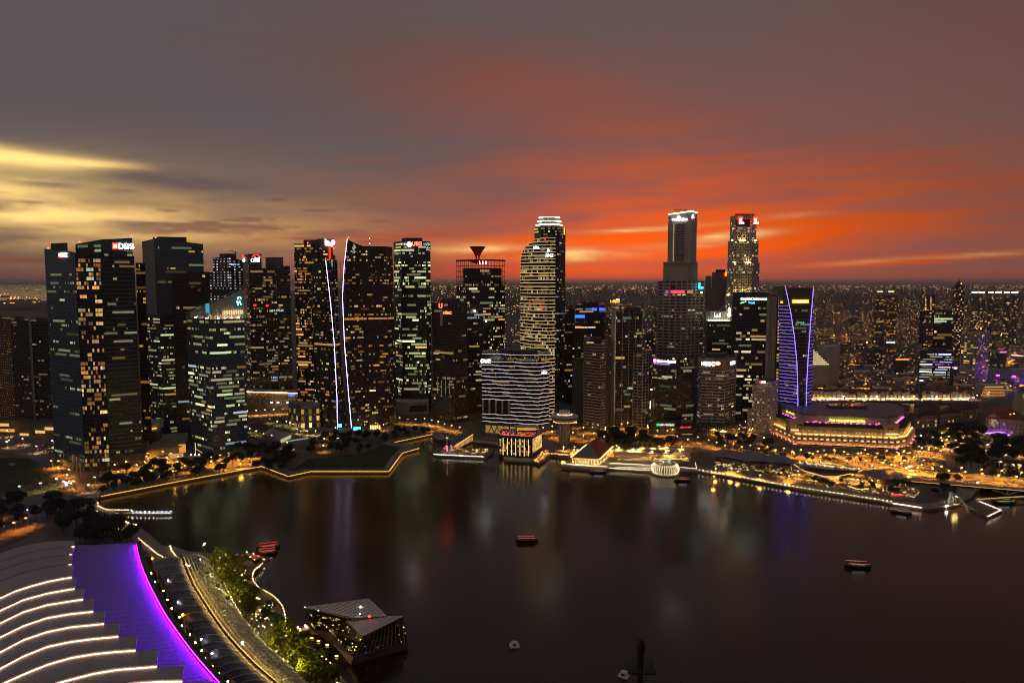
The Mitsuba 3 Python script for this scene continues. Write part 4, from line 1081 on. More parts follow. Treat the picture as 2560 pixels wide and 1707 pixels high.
part(KV, 'sign_emblem', MB().ball(W(1823, 777, 1009), 2.0, s=(.9, .4, 2.6)).ball(W(1822, 788, 1009), 2.2, s=(1.2, .4, 1.1)), emit=(6, 5, 3), w=0.1)
p2 = thing('podium_building', 'low gold lit building below the block with the swooping canopy', 'building')
q0_, q1_ = W(1766, 885, 1020), W(1838, 885, 1016)
part(p2, 'wall', MB().obox(q0_[:2], q1_[:2], (20, 0), 2, ZT(865, 1018)), 'stone_gold')
for k in range(9):
    q = q0_ + (q1_ - q0_) * (0.25 + 0.085 * k)
    part(p2, 'lit_window', MB().box(q[0], q[1] - .6, ZT(882, 1018), q[0] + 1.2, q[1] - .1, ZT(866, 1018) - 1.5 * (k % 3)), emit=tint(WARM, 1.1), w=0.05)

t = tower('office_tower', 'black glass tower with a large white and cyan sign', 'tower', PLN([(1831, 985), (1917, 978)], 760), ZT(731, 980), dep=40, fh=4.2, bay=2.9, glass='glass_dark', band='band_dark', bh=0.6, plant=False,
          win=winstyle([(PALE, 5), (WARM, 4), (GREEN, 1)], 0.55, 0.05, 2.3, (0.2, 0.7), 0.55, zone=lambda z: 0.15 if z > 155 else 1.0), nlit=60)
KW = t['key']
p, a, b = on_face(1851, 750, t, 0)
sign(KW, 'CapitaCommercial', p, a, b, 3.3, (0.75, 1.0, 1.0), 4.0)
p, a, b = on_face(1870, 759, t, 0)
sign(KW, 'Trust', p, a, b, 2.6, (0.1, 0.7, 1.0), 2.4)
p, a, b = on_face(1851, 755, t, 0)
part(KW, 'sign_swoosh', MB().tube([p + [x, -.8, 4.0 * (x / 20) ** 0.7 - 1.5] for x in np.linspace(0, 21, 8)], [0.9, 0.8, 0.6, 0.5, 0.4, 0.3, 0.2, 0.1], 5), emit=(0.5, 3.0, 0.9), w=0.05)

# white column tower with the bank emblem, old white bank in front
t = tower('office_tower', 'slim white fluted tower with a red bank emblem and dark lettering on top', 'tower', PLN([(1918, 962), (1942, 960)], 735), ZT(731, 960), dep=26, fh=60, bay=3, glass='concrete_pale', band='concrete_pale', bp=0, plant=False)
KX = t['key']
a, b = t['pts']
fl = MB()
for s_ in (0.3, 0.42, 0.56, 0.8):
    q = a + (b - a) * s_
    fl.obox(q, q + [0.7, 0], (0, .35), 20, ZT(746, 960))
part(KX, 'flutes', fl, 'concrete', kind='stuff')
q = W(1922.5, 739, 959)
part(KX, 'sign_emblem', MB().tube([q + [2.3 * math.cos(x), 0, 2.6 * math.sin(x)] for x in np.linspace(0, 2 * math.pi, 14)], 0.5, 5).box(q[0] - .5, q[1] - .3, q[2] - 2.4, q[0] + .5, q[1] + .1, q[2] + 2.4).box(q[0] - 1.2, q[1] - .3, q[2] - 1, q[0] + 1.2, q[1] + .1, q[2] + 1), 'red_paint')
cj = MB()
CH = [[(0.5, 0, 0.5, 1), (0.1, 0.35, 0.9, 0.35), (0.1, 0.8, 0.9, 0.8), (0.1, 0.35, 0.1, 0.8), (0.9, 0.35, 0.9, 0.8)], [(0.05, 0, 0.05, 1), (0.95, 0, 0.95, 1), (0.05, 0, 0.95, 0), (0.05, 1, 0.95, 1), (0.3, 0.3, 0.7, 0.3), (0.3, 0.55, 0.7, 0.55), (0.3, 0.78, 0.7, 0.78), (0.5, 0.3, 0.5, 0.78)],
      [(0.25, 0, 0.25, 0.9), (0, 0.7, 0.5, 1), (0.1, 0.5, 0.45, 0.5), (0.6, 0.1, 0.6, 0.95), (0.6, 0.95, 0.95, 0.95), (0.95, 0.95, 0.95, 0.5), (0.6, 0.5, 0.95, 0.5), (0.65, 0.3, 1, 0)], [(0.2, 0, 0.2, 0.7), (0, 0.9, 0.3, 1), (0.5, 0.85, 0.95, 0.85), (0.45, 0.55, 1, 0.55), (0.75, 0, 0.75, 0.55)]]
for i, st in enumerate(CH):
    o = W(1928 + 3.3 * i, 741, 959.2)
    for x0, z0_, x1, z1_ in st:
        cj.box(o[0] + 1.5 * min(x0, x1) - .1, o[1], o[2] + 2.4 * min(z0_, z1_) - .1, o[0] + 1.5 * max(x0, x1) + .1, o[1] + .2, o[2] + 2.4 * max(z0_, z1_) + .1)
part(KX, 'sign', cj, 'black_paint')
tower(None, None, None, PLN([(1933, 990), (1960, 988)], 725), ZT(716, 988), dep=24, fh=4.2, bay=3, parent=KX, glass='concrete', band='concrete', bp=0, win=None, plant=False)
cl = MB()
dk = MB()
for k in range(56):
    z = 30 + k * 4.0
    if z > ZT(744, 955):
        break
    q = W(1946, 850, 955)
    (cl if rnd.random() < .6 else dk).box(q[0] - 1.3, q[1], z, q[0] + 1.3, q[1] + .5, z + 2)
part(KX, 'stair_windows', dk, 'glass_dark', kind='stuff')
cl.c = [np.tile(tint(WARM, .25 + .5 * rnd.random()), (8, 1)) for _ in cl.v]
part(KX, 'stair_lights', cl, emit='attr', kind='stuff')
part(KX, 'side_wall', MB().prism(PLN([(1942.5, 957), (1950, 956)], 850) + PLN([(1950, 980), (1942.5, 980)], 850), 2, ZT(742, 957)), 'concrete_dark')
OW = winstyle([(WARM, 3), (PALE, 2)], 0.3, 0.04, 1.2, (0.15, 0.5), 0.5, maxrun=1)
t = tower('bank_building', 'older stepped white stone tower with a red and white roof sign', 'building', PLN([(1888, 905), (1931, 895), (1946, 905)], 990), ZT(956, 897), dep=22, fh=3.7, bay=3.0, glass='concrete_pale', band='concrete_pale', bh=0.8, bp=0.0, dark=(0.35, 0.2, 0.75), win=OW, nlit=4)
tower(None, None, None, PLN([(1879, 903), (1924, 893), (1944, 901)], 1040), ZT(968, 895), dep=20, fh=3.7, bay=3.0, parent=t['key'], glass='concrete_pale', band='concrete_pale', bh=0.8, bp=0.0, dark=(0.35, 0.2, 0.75), win=OW, nlit=4, plant=False)
tower(None, None, None, PLN([(1868, 900), (1880, 896)], 1050), ZT(1028, 897), dep=20, fh=3.7, bay=3, parent=t['key'], glass='concrete_pale', band='concrete_pale', bh=.8, bp=0, dark=(.35, .2, .75), win=None, plant=False)
q = W(1899, 958, 893)
part(t['key'], 'roof_sign', MB().box(q[0], q[1], q[2], q[0] + 2.4, q[1] + .6, q[2] + 2.6), emit=(4, .15, .1), w=0.05)
part(t['key'], 'roof_sign', MB().box(q[0] + 2.5, q[1], q[2], q[0] + 7, q[1] + .6, q[2] + 2.6), emit=(3, 3, 2.8), w=0.05)

# tower outlined in violet light
lx = lerp_tab([(719, 1963), (780, 1976), (840, 1985), (900, 1991), (960, 1993.5), (1040, 1994)])
rx = lerp_tab([(719, 2033), (800, 2026), (900, 2019), (960, 2016), (1040, 2014)])
lL, rR, oL, oR = lx(900), rx(900), lerp_tab([(719, 1947), (1040, 1950)])(918), lerp_tab([(719, 2034.5), (900, 2032), (1040, 2026)])(912)
shY = lambda z: [oL(z), lL(z), rR(z), oR(z)]
zY = ZT(719, 900)
t = tower('office_tower', 'tapering tower outlined in violet light with a yellow glowing sign', 'tower', [(0, 0)] * 4, zY, dep=26, fh=4.3, bay=3.1, glass='glass_dark', band='concrete_dark', bh=1.6, shape=shY, plant=False,
          win=winstyle([(WARM, 3), (PALE, 3), (COOL, 1)], 0.3, 0.03, 2.0, (0.1, 0.4), 0.4, zone=lambda z: 0.0 if z > ZT(770, 900) else 1), nlit=14)
KY = t['key']
VIO = (0.42, 0.26, 1.35)
zc = ZT(766, 900)
part(KY, 'blank_top', MB().add(*(lambda q0, q1: ([[*(q0[0] + [0, -.9]), zc], [*(q0[1] + [0, -.9]), zc], [*(q0[2] + [0, -.9]), zc], [*(q0[3] + [0, -.9]), zc], [*(q1[0] + [0, -.9]), zY], [*(q1[1] + [0, -.9]), zY], [*(q1[2] + [0, -.9]), zY], [*(q1[3] + [0, -.9]), zY]], [[0, 1, 5, 4], [1, 2, 6, 5], [2, 3, 7, 6]]))(shY(zc), shY(zY))), 'band_brown')
k = 0
z = zc
while z > 14:
    q = shY(z)
    part(KY, 'light_strip', MB().obox(q[0], q[1], (-.7, 1.15), z, z + 0.5), emit=tint(VIO, 0.9), w=0.1)
    part(KY, 'light_strip', MB().obox(q[2], q[3], (-.7, 1.15), z, z + 0.45), emit=tint(VIO, 0.55), w=0.0)
    z -= 4.3
zz = np.linspace(8, zY, 40)
for f_ in (lL, rR):
    part(KY, 'light_line', MB().tube([[*(f_(z) + [0, -1.2]), z] for z in zz], 0.42, 5), emit=tint(VIO, 1.7), w=0.3)
a, b = W(1981, 758, 897.6), W(2022, 758, 897.6)
part(KY, 'sign_panel', MB().obox(a[:2], b[:2], 0.3, a[2], a[2] + 4.4), emit=(1.6, 1.05, 0.10), w=0.3)
sign(KY, 'Maybank', a + [5.5, -.5, 1.2], [0, 0], [1, 0], 1.9, (1.0, 0.95, 0.5), 2.4, out=0.3, w=0.02)
a = W(1951, 758, 910)
part(KY, 'sign_panel', MB().obox(a[:2], a[:2] + [4.8, -.8], 0.3, a[2], a[2] + 2.6), emit=(1.6, 1.05, 0.10), w=0.05)
for px in (1963, 1999, 2033):
    beacon(KY, W(px, 716, 903), 0.5, (0.5, 0.1, 1.0) if px == 1999 else (1, .06, .04), 4)
q = W(1990, 808, 898)
glyphs(KY, q, [0, 0], [1, 0], 10, 2.0, (0.3, 1.0, 0.6), 0.7, seed=19)

# striped tower with the lettered sign
t = tower('office_tower', 'beige striped tower with a white lettered bank sign and red hexagon', 'tower', PLN([(1744, 930), (1752, 915), (1811, 908), (1839, 935)], 980), ZT(893, 912), dep=26, fh=3.8, bay=2.8, glass='glass_dark', band='concrete_pale', bh=1.7, bp=0.35,
          mull=(4, 0.6, 0.3, 'concrete_pale'), win=winstyle([(PALE, 4), (WARM, 4)], 0.4, 0.05, 2.0, (0.2, 0.7), 0.4, zone=lambda z: 0 if z > ZT(925, 912) else 1), nlit=24)
KZ = t['key']
fZ = t['pts']
part(KZ, 'blank_band', MB().obox(fZ[1], fZ[2], (0, .45), ZT(924, 910), ZT(895, 910)), 'concrete')
part(KZ, 'blank_band', MB().obox(fZ[2], fZ[3], (0, .45), ZT(922, 920), ZT(893, 920)), 'concrete')
p, a, b = on_face(1752, 913, t, 1)
sign(KZ, 'HSBC', p, a, b, 4.6, (1.0, 0.95, 0.78), 5.0, out=0.9)
q = W(1794, 908, 907)
part(KZ, 'sign_emblem', MB().add([[q[0] - 3.9, q[1] - .6, q[2]], [q[0] - 1.8, q[1] - .6, q[2] - 2.4], [q[0] + 1.8, q[1] - .6, q[2] - 2.4], [q[0] + 3.9, q[1] - .6, q[2]], [q[0] + 1.8, q[1] - .6, q[2] + 2.4], [q[0] - 1.8, q[1] - .6, q[2] + 2.4]], [[0, 1, 2, 3], [0, 3, 4, 5]]), emit=(6, 1.3, .25), w=0.2)
part(KZ, 'sign_mark', MB().add([[q[0] - 1.7, q[1] - .8, q[2] - 1.6], [q[0] + 1.7, q[1] - .8, q[2] - 1.6], [q[0], q[1] - .8, q[2]], [q[0] - 1.7, q[1] - .8, q[2] + 1.6], [q[0] + 1.7, q[1] - .8, q[2] + 1.6]], [[0, 1, 2], [2, 4, 3]]), emit=(6, 5, 4), w=0.0)
p, a, b = on_face(1824, 912, t, 2)
sign(KZ, 'HSBC', p, a, b, 4.0, (0.9, 1.0, 0.8), 3.0, out=0.9, w=.05)
t = tower('podium_building', 'wide glass fronted podium at the foot of the tower with the red hexagon', 'building', PLN([(1742, 900), (1796, 888), (1848, 900)], 1080), ZT(1066, 892), dep=22, fh=5.2, bay=4, glass='glass_brown', band='stone_gold', bh=0.8, bp=0.4, mull=(1, 0.6, 0.5, 'stone_gold'), plant=False,
          win=winstyle([(AMBER, 3), (WARM, 4)], 0.9, 0.3, 2.0, (0.1, 0.4), 0.6), nlit=8)
q = W(1800, 1078, 886)
part(t['key'], 'light_strip', MB().box(q[0], q[1], q[2] - 1, q[0] + 8, q[1] + .4, q[2] + .4), emit=tint(PALE, 1.6), w=0.05)

t = tower('office_tower', 'black glass block with a pink and blue lit sign on its roof corner', 'tower', PLN([(1631, 935), (1691, 918), (1735, 925)], 950), ZT(897, 920), dep=30, fh=4.1, bay=2.8, glass='glass_dark', band='band_dark', bh=0.5, win=winstyle([(GREEN, 3), (PALE, 3), (WARM, 2)], 0.4, 0.03, 3.0, (0.08, 0.35), 0.35), nlit=20)
KA = t['key']
p, a, b = on_face(1643, 904.5, t, 0)
sign(KA, 'GuocoLand', p, a, b, 3.3, (0.85, 0.9, 1.0), 5.0)
part(KA, 'sign_emblem', MB().ball(W(1637, 901, 931), 2.4, s=(1, .4, 1)), emit=(5, .8, 2.2), w=0.15)
part(KA, 'sign_backlight', MB().obox(*PLN([(1632, 933), (1676, 919)], 909), (-1.0, 1.2), p[2] - 1.6, p[2] - 1.2), emit=(0.8, 0.3, 3.0), w=0.3)
part(KA, 'roof_lamp', MB().ball(W(1684, 897, 916), 1.0).ball(W(1714, 897, 920), 0.9), emit=tint(PALE, 5), w=0.05)
p, a, b = on_face(1632, 945, t, 0)
glyphs(KA, p, a, b, 21, 2.2, (1.0, 0.75, 0.2), 0.8, seed=21)
p1 = thing('podium_building', 'low dark podium with a green and white lit sign behind the big trees', 'building')
part(p1, 'wall', MB().prism(PLN([(1622, 895), (1742, 885)], 1060) + PLN([(1742, 905), (1622, 910)], 1060), 2, ZT(1055, 890)), 'glass_dark')
q = W(1642, 1064, 887)
part(p1, 'sign_emblem', MB().box(q[0], q[1], q[2], q[0] + 2.2, q[1] + .4, q[2] + 2.6), emit=(.05, 1.6, .35), w=0.05)
sign(p1, 'BNP PARIBAS', q + [3.0, 0, .2], [0, 0], [1, 0], 2.0, (.85, 1, .75), 1.6, w=0.05)
p3 = thing('podium_building', 'low dark podium with a red lit sign beside the striped tower', 'building')
part(p3, 'wall', MB().prism(PLN([(1690, 878), (1742, 874)], 1080) + PLN([(1742, 884), (1690, 885)], 1080), 2, ZT(1066, 876)), 'glass_dark')
glyphs(p3, W(1701, 1069, 873), [0, 0], [1, 0], 13, 2.2, (1, .05, .04), 2.6, seed=22)
glyphs(p3, W(1704, 1086, 873), [0, 0], [1, 0], 14, 1.4, (1, .9, .6), .6, seed=23)
glyphs(p3, W(1708, 1100, 873), [0, 0], [1, 0], 7, 1.6, (1, .98, .95), 2.5, seed=24)


# ---------------------------------------------------------------- lamps, trees, boats: shared builders
def lamp(px, py, z, r, rgb, lum, label, group, name='bollard_lamp', w=0.08, cat='lamp'):
    key = thing(name, label, cat, group)
    p = G(px, py, z)
    if name in ('fairy_light', 'spot_lamp', 'palm_lamp', 'quay_lamp'):
        put(key, MB().ball(p, r), None, emit=tint(rgb, lum), w=w)
    else:
        part(key, 'globe', MB().ball(p, r), emit=tint(rgb, lum), w=w)
        part(key, 'post', MB().tube([p - [0, 0, max(z - 2.0, 0.5)], p - [0, 0, r * .9]], 0.1, 4), 'dark_metal')


def along(pts, n):
    p = np.array(pts, float)
    s = np.concatenate([[0], np.cumsum(np.linalg.norm(np.diff(p, axis=0), axis=1))])
    return [(np.interp(t, s, p[:, 0]), np.interp(t, s, p[:, 1])) for t in np.linspace(0, s[-1], n)]


def lamp_row(pts, n, label, group, z=3.2, r=0.3, rgb=(1.0, 0.66, 0.28), lum=6.0, w=0.08, name='bollard_lamp'):
    for x, y in along(pts, n):
        lamp(x + rnd.uniform(-.4, .4), y, z, r * rnd.uniform(0.85, 1.15), rgb, 2.4 * lum * rnd.uniform(.7, 1.2), label, group, name, w)


def crown_mesh(seed, n=520, R=5.0, hh=4.0, leaf=0.75, lobes=9):
    r = np.random.default_rng(seed)
    mb = MB()
    cs = r.normal(size=(lobes, 3))
    cs /= np.linalg.norm(cs, axis=1, keepdims=True)
    cs = cs * [R * 0.62, R * 0.62, hh * 0.55] * r.uniform(0.5, 1.05, (lobes, 1))
    rad = r.uniform(0.32, 0.55, lobes) * R
    k = r.integers(0, lobes, n)
    d = r.normal(size=(n, 3))
    d /= np.linalg.norm(d, axis=1, keepdims=True)
    c = cs[k] + d * (rad[k] * r.uniform(0.55, 1.0, n) ** 0.5)[:, None] * [1, 1, 0.75]
    u = r.normal(size=(n, 3))
    u -= d * np.sum(u * d, 1, keepdims=True) * 0.6
    u /= np.linalg.norm(u, axis=1, keepdims=True)
    v = np.cross(d + 0.5 * r.normal(size=(n, 3)), u)
    v /= np.linalg.norm(v, axis=1, keepdims=True)
    s = (leaf * r.uniform(0.6, 1.3, n))[:, None]
    V = np.stack([c - u * s, c - v * s * 0.6, c + u * s, c + v * s * 0.6], 1).reshape(-1, 3)
    q = np.arange(n)[:, None] * 4
    return V, np.vstack([q + [0, 1, 2], q + [0, 2, 3]])


TREES = []
for k in range(4):
    V, Fc = crown_mesh(40 + k, n=640, R=5.2, hh=4.2)
    crown = mikit.ply((V + [0, 0, 7.6], Fc), 'm_leaf_dark')
    tb = MB().tube([[0, 0, 0], [0.15, 0, 3], [0.1, 0.1, 6]], [0.42, 0.32, 0.2], 6)
    for a in range(4):
        x = a * 1.7 + k
        tb.tube([[0.1, 0, 3.5], [1.6 * math.cos(x), 1.6 * math.sin(x), 5.4], [2.9 * math.cos(x), 2.9 * math.sin(x), 7.6]], [0.2, 0.13, 0.05], 4)
    TREES.append((crown, mikit.ply(tb.mesh(), 'm_bark')))
BIGTREES = []
for k in range(2):
    V, Fc = crown_mesh(60 + k, n=1500, R=7.5, hh=5.0, leaf=0.8, lobes=16)
    BIGTREES.append((mikit.ply((V + [0, 0, 8.6], Fc), 'm_leaf_dark'), TREES[k][1]))
OLIVES = [(mikit.ply((crown_mesh(70 + k, n=420, R=2.2, hh=2.4, leaf=0.5, lobes=7)[0] + [0, 0, 2.2], crown_mesh(70 + k, n=420, R=2.2, hh=2.4, leaf=0.5, lobes=7)[1]), 'm_leaf_olive'),
           mikit.ply(MB().tube([[0, 0, 0], [0.05, 0, 2.0]], [0.16, 0.1], 5).mesh(), 'm_bark')) for k in range(2)]


def palm_mesh(seed, h=11.0, nf=17, L=4.6):
    r = np.random.default_rng(seed)
    mb = MB()
    for k in range(nf):
        a = k * 2.399 + r.uniform(-.2, .2)
        up = r.uniform(0.15, 1.1)
        t = np.linspace(0, 1, 6)
        l = L * r.uniform(0.8, 1.1)
        x = l * t * math.cos(up * 0.7)
        z = l * (t * math.sin(up) - (0.55 + 0.3 * (1.1 - up)) * t ** 2)
        c = np.stack([x * math.cos(a), x * math.sin(a), h + z], 1)
        s = np.array([-math.sin(a), math.cos(a), 0])
        wd = 0.62 * np.sin(np.pi * (0.12 + 0.85 * t)) + 0.05
        for sg in (-1, 1):
            e = c + s * wd[:, None] * sg - np.array([0, 0, 0.45])[None] * wd[:, None]
            for i in range(5):
                if sg > 0:
                    mb.quad(c[i], c[i + 1], e[i + 1], e[i])
                else:
                    mb.quad(c[i], e[i], e[i + 1], c[i + 1])
    return mb.mesh()


PALMS = []
for k in range(4):
    h = (9.5, 10.5, 11.5, 12.5)[k]
    PALMS.append((mikit.ply(palm_mesh(80 + k, h), 'm_leaf_palm'), mikit.ply(MB().tube([[0, 0, 0], [0.15, 0.05, h * 0.5], [0, 0, h]], [0.3, 0.22, 0.18], 6).mesh(), 'm_bark'), h))


def tree_at(p, s, label, group, kind=TREES, name='tree', cat='tree', top='crown'):
    key = thing(name, label, cat, group)
    k = rnd.randrange(len(kind))
    M_ = T().translate([float(p[0]), float(p[1]), float(p[2])]).rotate([0, 0, 1], rnd.uniform(0, 360)).scale([s * rnd.uniform(.85, 1.15), s * rnd.uniform(.85, 1.15), s * rnd.uniform(.85, 1.2)])
    scene[key + '__' + top] = {**kind[k][0], 'to_world': M_}
    scene[key + '__trunk'] = {**kind[k][1], 'to_world': M_}
    return key


def inside(poly, n, seed, mind=0.0):
    r, pg, out = random.Random(seed), Polygon(poly), []
    x0, y0, x1, y1 = pg.bounds
    tries = 0
    while len(out) < n and tries < 6000:
        tries += 1
        q = (r.uniform(x0, x1), r.uniform(y0, y1))
        if pg.contains(Point(q)) and all(math.hypot(q[0] - o[0], 2.2 * (q[1] - o[1])) > mind for o in out):
            out.append(q)
    return out


def grove(poly, n, s, label, group, seed, kind=TREES, mind=6.0, z=7.0):
    for x, y in inside(poly, n, seed, mind):
        p = G(x, y, z * s)
        tree_at([p[0], p[1], 2.0], s * rnd.uniform(.8, 1.15), label, group, kind)


def street_lamp(px, py, label, group, h=8.0, rgb=SODIUM, lum=60.0, w=1.0, size=1.3, base=2.0, big=1.0):
    key = thing('park_lamp' if h <= 7 else 'street_lamp', label, 'park lamp' if h <= 7 else 'street lamp', group)
    h = min(h, 8.0)
    p = G(px, py, base)
    part(key, 'pole', MB().tube([p, p + [0, 0, h]], [0.18, 0.1], 5), 'steel_grey')
    k_ = min(1.0, lum / 30.0)
    s = (1.15 + 0.85 * k_) * big
    part(key, 'lamp_head', MB().box(p[0] - s, p[1] - s * .8, 2.02 + h + base - 2, p[0] + s, p[1] + s * .8, 2.3 + h + base - 2), 'steel_grey')
    part(key, 'lamp_panel', MB().quad([p[0] - s, p[1] - s * .8, base + h], [p[0] - s, p[1] + s * .8, base + h], [p[0] + s, p[1] + s * .8, base + h], [p[0] + s, p[1] - s * .8, base + h]), emit=tint((rgb[0], rgb[1] * .82, rgb[2] * .5), 60 + 15 * k_), w=w)
    part(key, 'lamp_globe', MB().ball(p + [0, -s - .3, h + .1], .3 + .1 * size * big), emit=tint((rgb[0], rgb[1] * 1.25, rgb[2] * 1.6), 9.0), w=w)


# ---------------------------------------------------------------- convention hall roof with lit louvres and violet membrane
KE2 = thing('convention_hall', 'huge grey curved louvred roof with lit edges beside a violet lit membrane', 'building')
LINES = [[(-40, 1394), (0, 1382), (40, 1369), (80, 1359), (120, 1353), (160, 1351), (186, 1351)],
         [(-60, 1422), (0, 1403), (60, 1384), (110, 1373), (150, 1368), (187, 1366)],
         [(-60, 1445), (0, 1425), (60, 1405), (110, 1394), (150, 1388), (181, 1385)],
         [(-60, 1478), (0, 1452), (60, 1430), (110, 1418), (150, 1412), (184, 1410)],
         [(-60, 1530), (0, 1496), (39, 1478), (78, 1465.6), (121, 1453.8), (157, 1447), (191, 1442)],
         [(-60, 1563), (0, 1527), (58.7, 1500), (117, 1484), (170, 1474.4), (211, 1469)],
         [(-60, 1597), (0, 1558.6), (58.7, 1530), (117.5, 1512.6), (189, 1501), (235, 1496)],
         [(-60, 1634), (0, 1593.8), (58.7, 1565), (117.5, 1545), (176, 1535), (214, 1531), (263, 1526)],
         [(-60, 1672), (0, 1631), (58.7, 1600), (117.5, 1580), (176, 1568), (245, 1561), (299.5, 1556)],
         [(-60, 1714), (0, 1672), (58.7, 1641), (117.5, 1617), (176, 1604.6), (235, 1597), (300, 1591), (343.6, 1588)],
         [(-60, 1745), (12, 1707), (58.7, 1686), (117.5, 1662), (176, 1645), (235, 1635), (294, 1629), (342.6, 1626), (396, 1624)],
         [(-60, 1795), (60, 1742), (147, 1707), (196, 1694), (235, 1684), (294, 1674), (360, 1669), (396, 1666), (461.5, 1663)],
         [(-60, 1860), (147, 1764), (235, 1732), (333, 1709), (400, 1704), (462, 1703), (535, 1702)],
         [(-60, 1930), (147, 1834), (235, 1792), (333, 1765), (462, 1752), (620, 1748)]]
ZL = [43.0, 42.4, 41.8, 41.2] + [40.6 - 1.25 * k for k in range(10)]
FASC = [0.3, 0.3, 0.3, 0.35] + [1.3] * 10


def line_at(i, z):
    return np.array([G(x, y, z) for x, y in along(LINES[i], 40)])


def line_cut(i, z, xr):
    """line i as far as the pixel column xr."""
    pts = along(LINES[i], 120)
    pts = [p for p in pts if p[0] <= xr + 0.01] or pts[:2]
    return np.array([G(x, y, z) for x, y in along(pts, 40)])


for i in range(len(LINES) - 1):
    z, zn = ZL[i], ZL[i + 1]
    xr = LINES[i][-1][0] if i else 190
    far = line_at(i, z)
    near = line_cut(i + 1, zn, xr) + [0, 0, FASC[i + 1]]
    mb = MB()
    n = len(far)
    th = 0.9
    v = np.vstack([far, near, far - [0, 0, th], near - [0, 0, th]])
    j = np.arange(n - 1)[:, None]
    mb.add(v, np.vstack([j + [n, n + 1, 1, 0], j + [2 * n, 2 * n + 1, 3 * n + 1, 3 * n], [[n - 1, 2 * n - 1, 4 * n - 1, 3 * n - 1]], j + [0, 1, 2 * n + 1, 2 * n]]))
    part(KE2, 'roof_louvre', mb, 'louvre_metal')
    # upstand of the next louvre down
    nb = near.copy()
    base = nb - [0, 0, FASC[i + 1] + 0.2]
    fb = MB().add(np.vstack([base, nb, nb + [0, 0.35, 0], nb + [0, 0.35, -1]]), np.vstack([j + [0, 1, n + 1, n], j + [n, n + 1, 2 * n + 1, 2 * n]]))
    part(KE2, 'fascia', fb, 'louvre_metal')
    if i + 1 >= 4:
        q = line_cut(i + 1, zn, xr - (0 if i > 5 else 2))
        part(KE2, 'light_strip', MB().tube(q + [0, -0.35, 0.32], 0.2, 5), emit=(4.2, 2.5, 1.5), w=3.0)
    elif i + 1 >= 1:
        q = line_cut(i + 1, zn, xr)[-2:]
        part(KE2, 'light_strip', MB().tube(q + [0, -0.35, 0.32], 0.22, 5), emit=(4.0, 2.4, 1.5), w=0.05)
    # standing seams
    if i >= 3:
        sm = MB()
        for s_ in np.linspace(2, n - 3, 26).astype(int):
            sm.tube([far[s_] + [0, 0, 0.03], near[s_] + [0, 0, 0.03]], 0.05, 3, cap=False)
        part(KE2, 'roof_seams', sm, 'steel_grey', kind='stuff')
ML = along([(150, 1362), (165, 1400), (180, 1445), (195, 1480), (220, 1515), (250, 1550), (285, 1590), (330, 1630), (380, 1668), (440, 1712), (500, 1765)], 40)
MR = along([(339, 1354.7), (342.8, 1379), (347, 1399), (356.5, 1426.6), (370, 1458.8), (400, 1517.5), (418, 1548), (438, 1576), (464, 1612), (492, 1647.6), (507, 1665), (544, 1707), (592, 1762)], 40)
s_ = np.linspace(0, 1, 40)
zl_, zr_ = 40.0 - 13.0 * s_, 33.0 - 8.0 * s_
A_ = np.array([G(x, y, z) for (x, y), z in zip(ML, zl_)])
B_ = np.array([G(x, y, z) for (x, y), z in zip(MR, zr_)])
t_ = np.linspace(0, 1, 14)
grid = A_[:, None] * (1 - t_)[None, :, None] + B_[:, None] * t_[None, :, None]
grid[..., 2] -= 1.2 * (4 * t_ * (1 - t_))[None, :] * 0.6
ii, jj = np.meshgrid(np.arange(39), np.arange(13), indexing='ij')
k_ = (ii * 14 + jj).ravel()[:, None]
part(KE2, 'roof_membrane', MB().add(grid.reshape(-1, 3), k_ + [0, 14, 15, 1]), 'membrane', smooth=True)
rib = MB()
for r_ in range(0, 40):
    rib.tube(grid[r_] + [0, 0, 0.05], 0.07, 3, cap=False)
part(KE2, 'membrane_seams', rib, 'membrane', kind='stuff')
tang = np.gradient(B_, axis=0)
tang /= np.linalg.norm(tang, axis=1, keepdims=True)
outw = np.stack([-tang[:, 1], tang[:, 0], 0 * tang[:, 0]], 1)
outw *= np.sign(np.sum(outw * (B_ - A_), 1, keepdims=True))
rim = MB()
o1, o2 = B_ + outw * 0.1, B_ + outw * 3.0
v = np.vstack([o1 + [0, 0, .5], o2 + [0, 0, .5], o2 - [0, 0, 2.5], o1 - [0, 0, .3]])
j = np.arange(39)[:, None]
rim.add(v, np.vstack([j + [0, 40, 41, 1], j + [40, 80, 81, 41], j + [120, 0, 1, 121]]))
part(KE2, 'roof_rim', rim, 'dark_metal')
for r_ in range(1, 38, 2):
    a, b = lerp(B_[r_ - 1], B_[r_], .55), lerp(B_[r_ + 1], B_[min(r_ + 2, 39)], .45)
    c = (a + b) / 2 + outw[r_] * 0.25 + [0, 0, .75]
    tn = (b - a) / 2
    f_ = -outw[r_] * .95 - np.array([0, 0, .12])
    up = np.array([0, 0, .34])
    pn = [c - tn - up, c + tn - up, c + tn + up, c - tn + up]
    if np.cross(pn[1] - pn[0], pn[2] - pn[0]) @ f_ < 0:
        pn = pn[::-1]
    part(KE2, 'led_strip', MB().add(pn, [[0, 1, 2, 3]]), emit=(38.0, 0.25, 230.0), w=6.0)
    part(KE2, 'lamp_housing', MB().add([x - f_ * 0.4 for x in pn] + [x - f_ * 0.1 for x in pn], MB.BF), 'dark_metal')
# the hall under the roof
hall = [tuple(p[:2]) for p in B_] + [tuple(p[:2]) for p in line_at(13, 28)[::-1][:1]] + [(-420, 250), (-420, 430)] + [tuple(p[:2]) for p in line_at(0, 43)]
part(KE2, 'hall_wall', MB().prism(Polygon(hall).buffer(0).buffer(-3), 2, 22), 'concrete_dark')

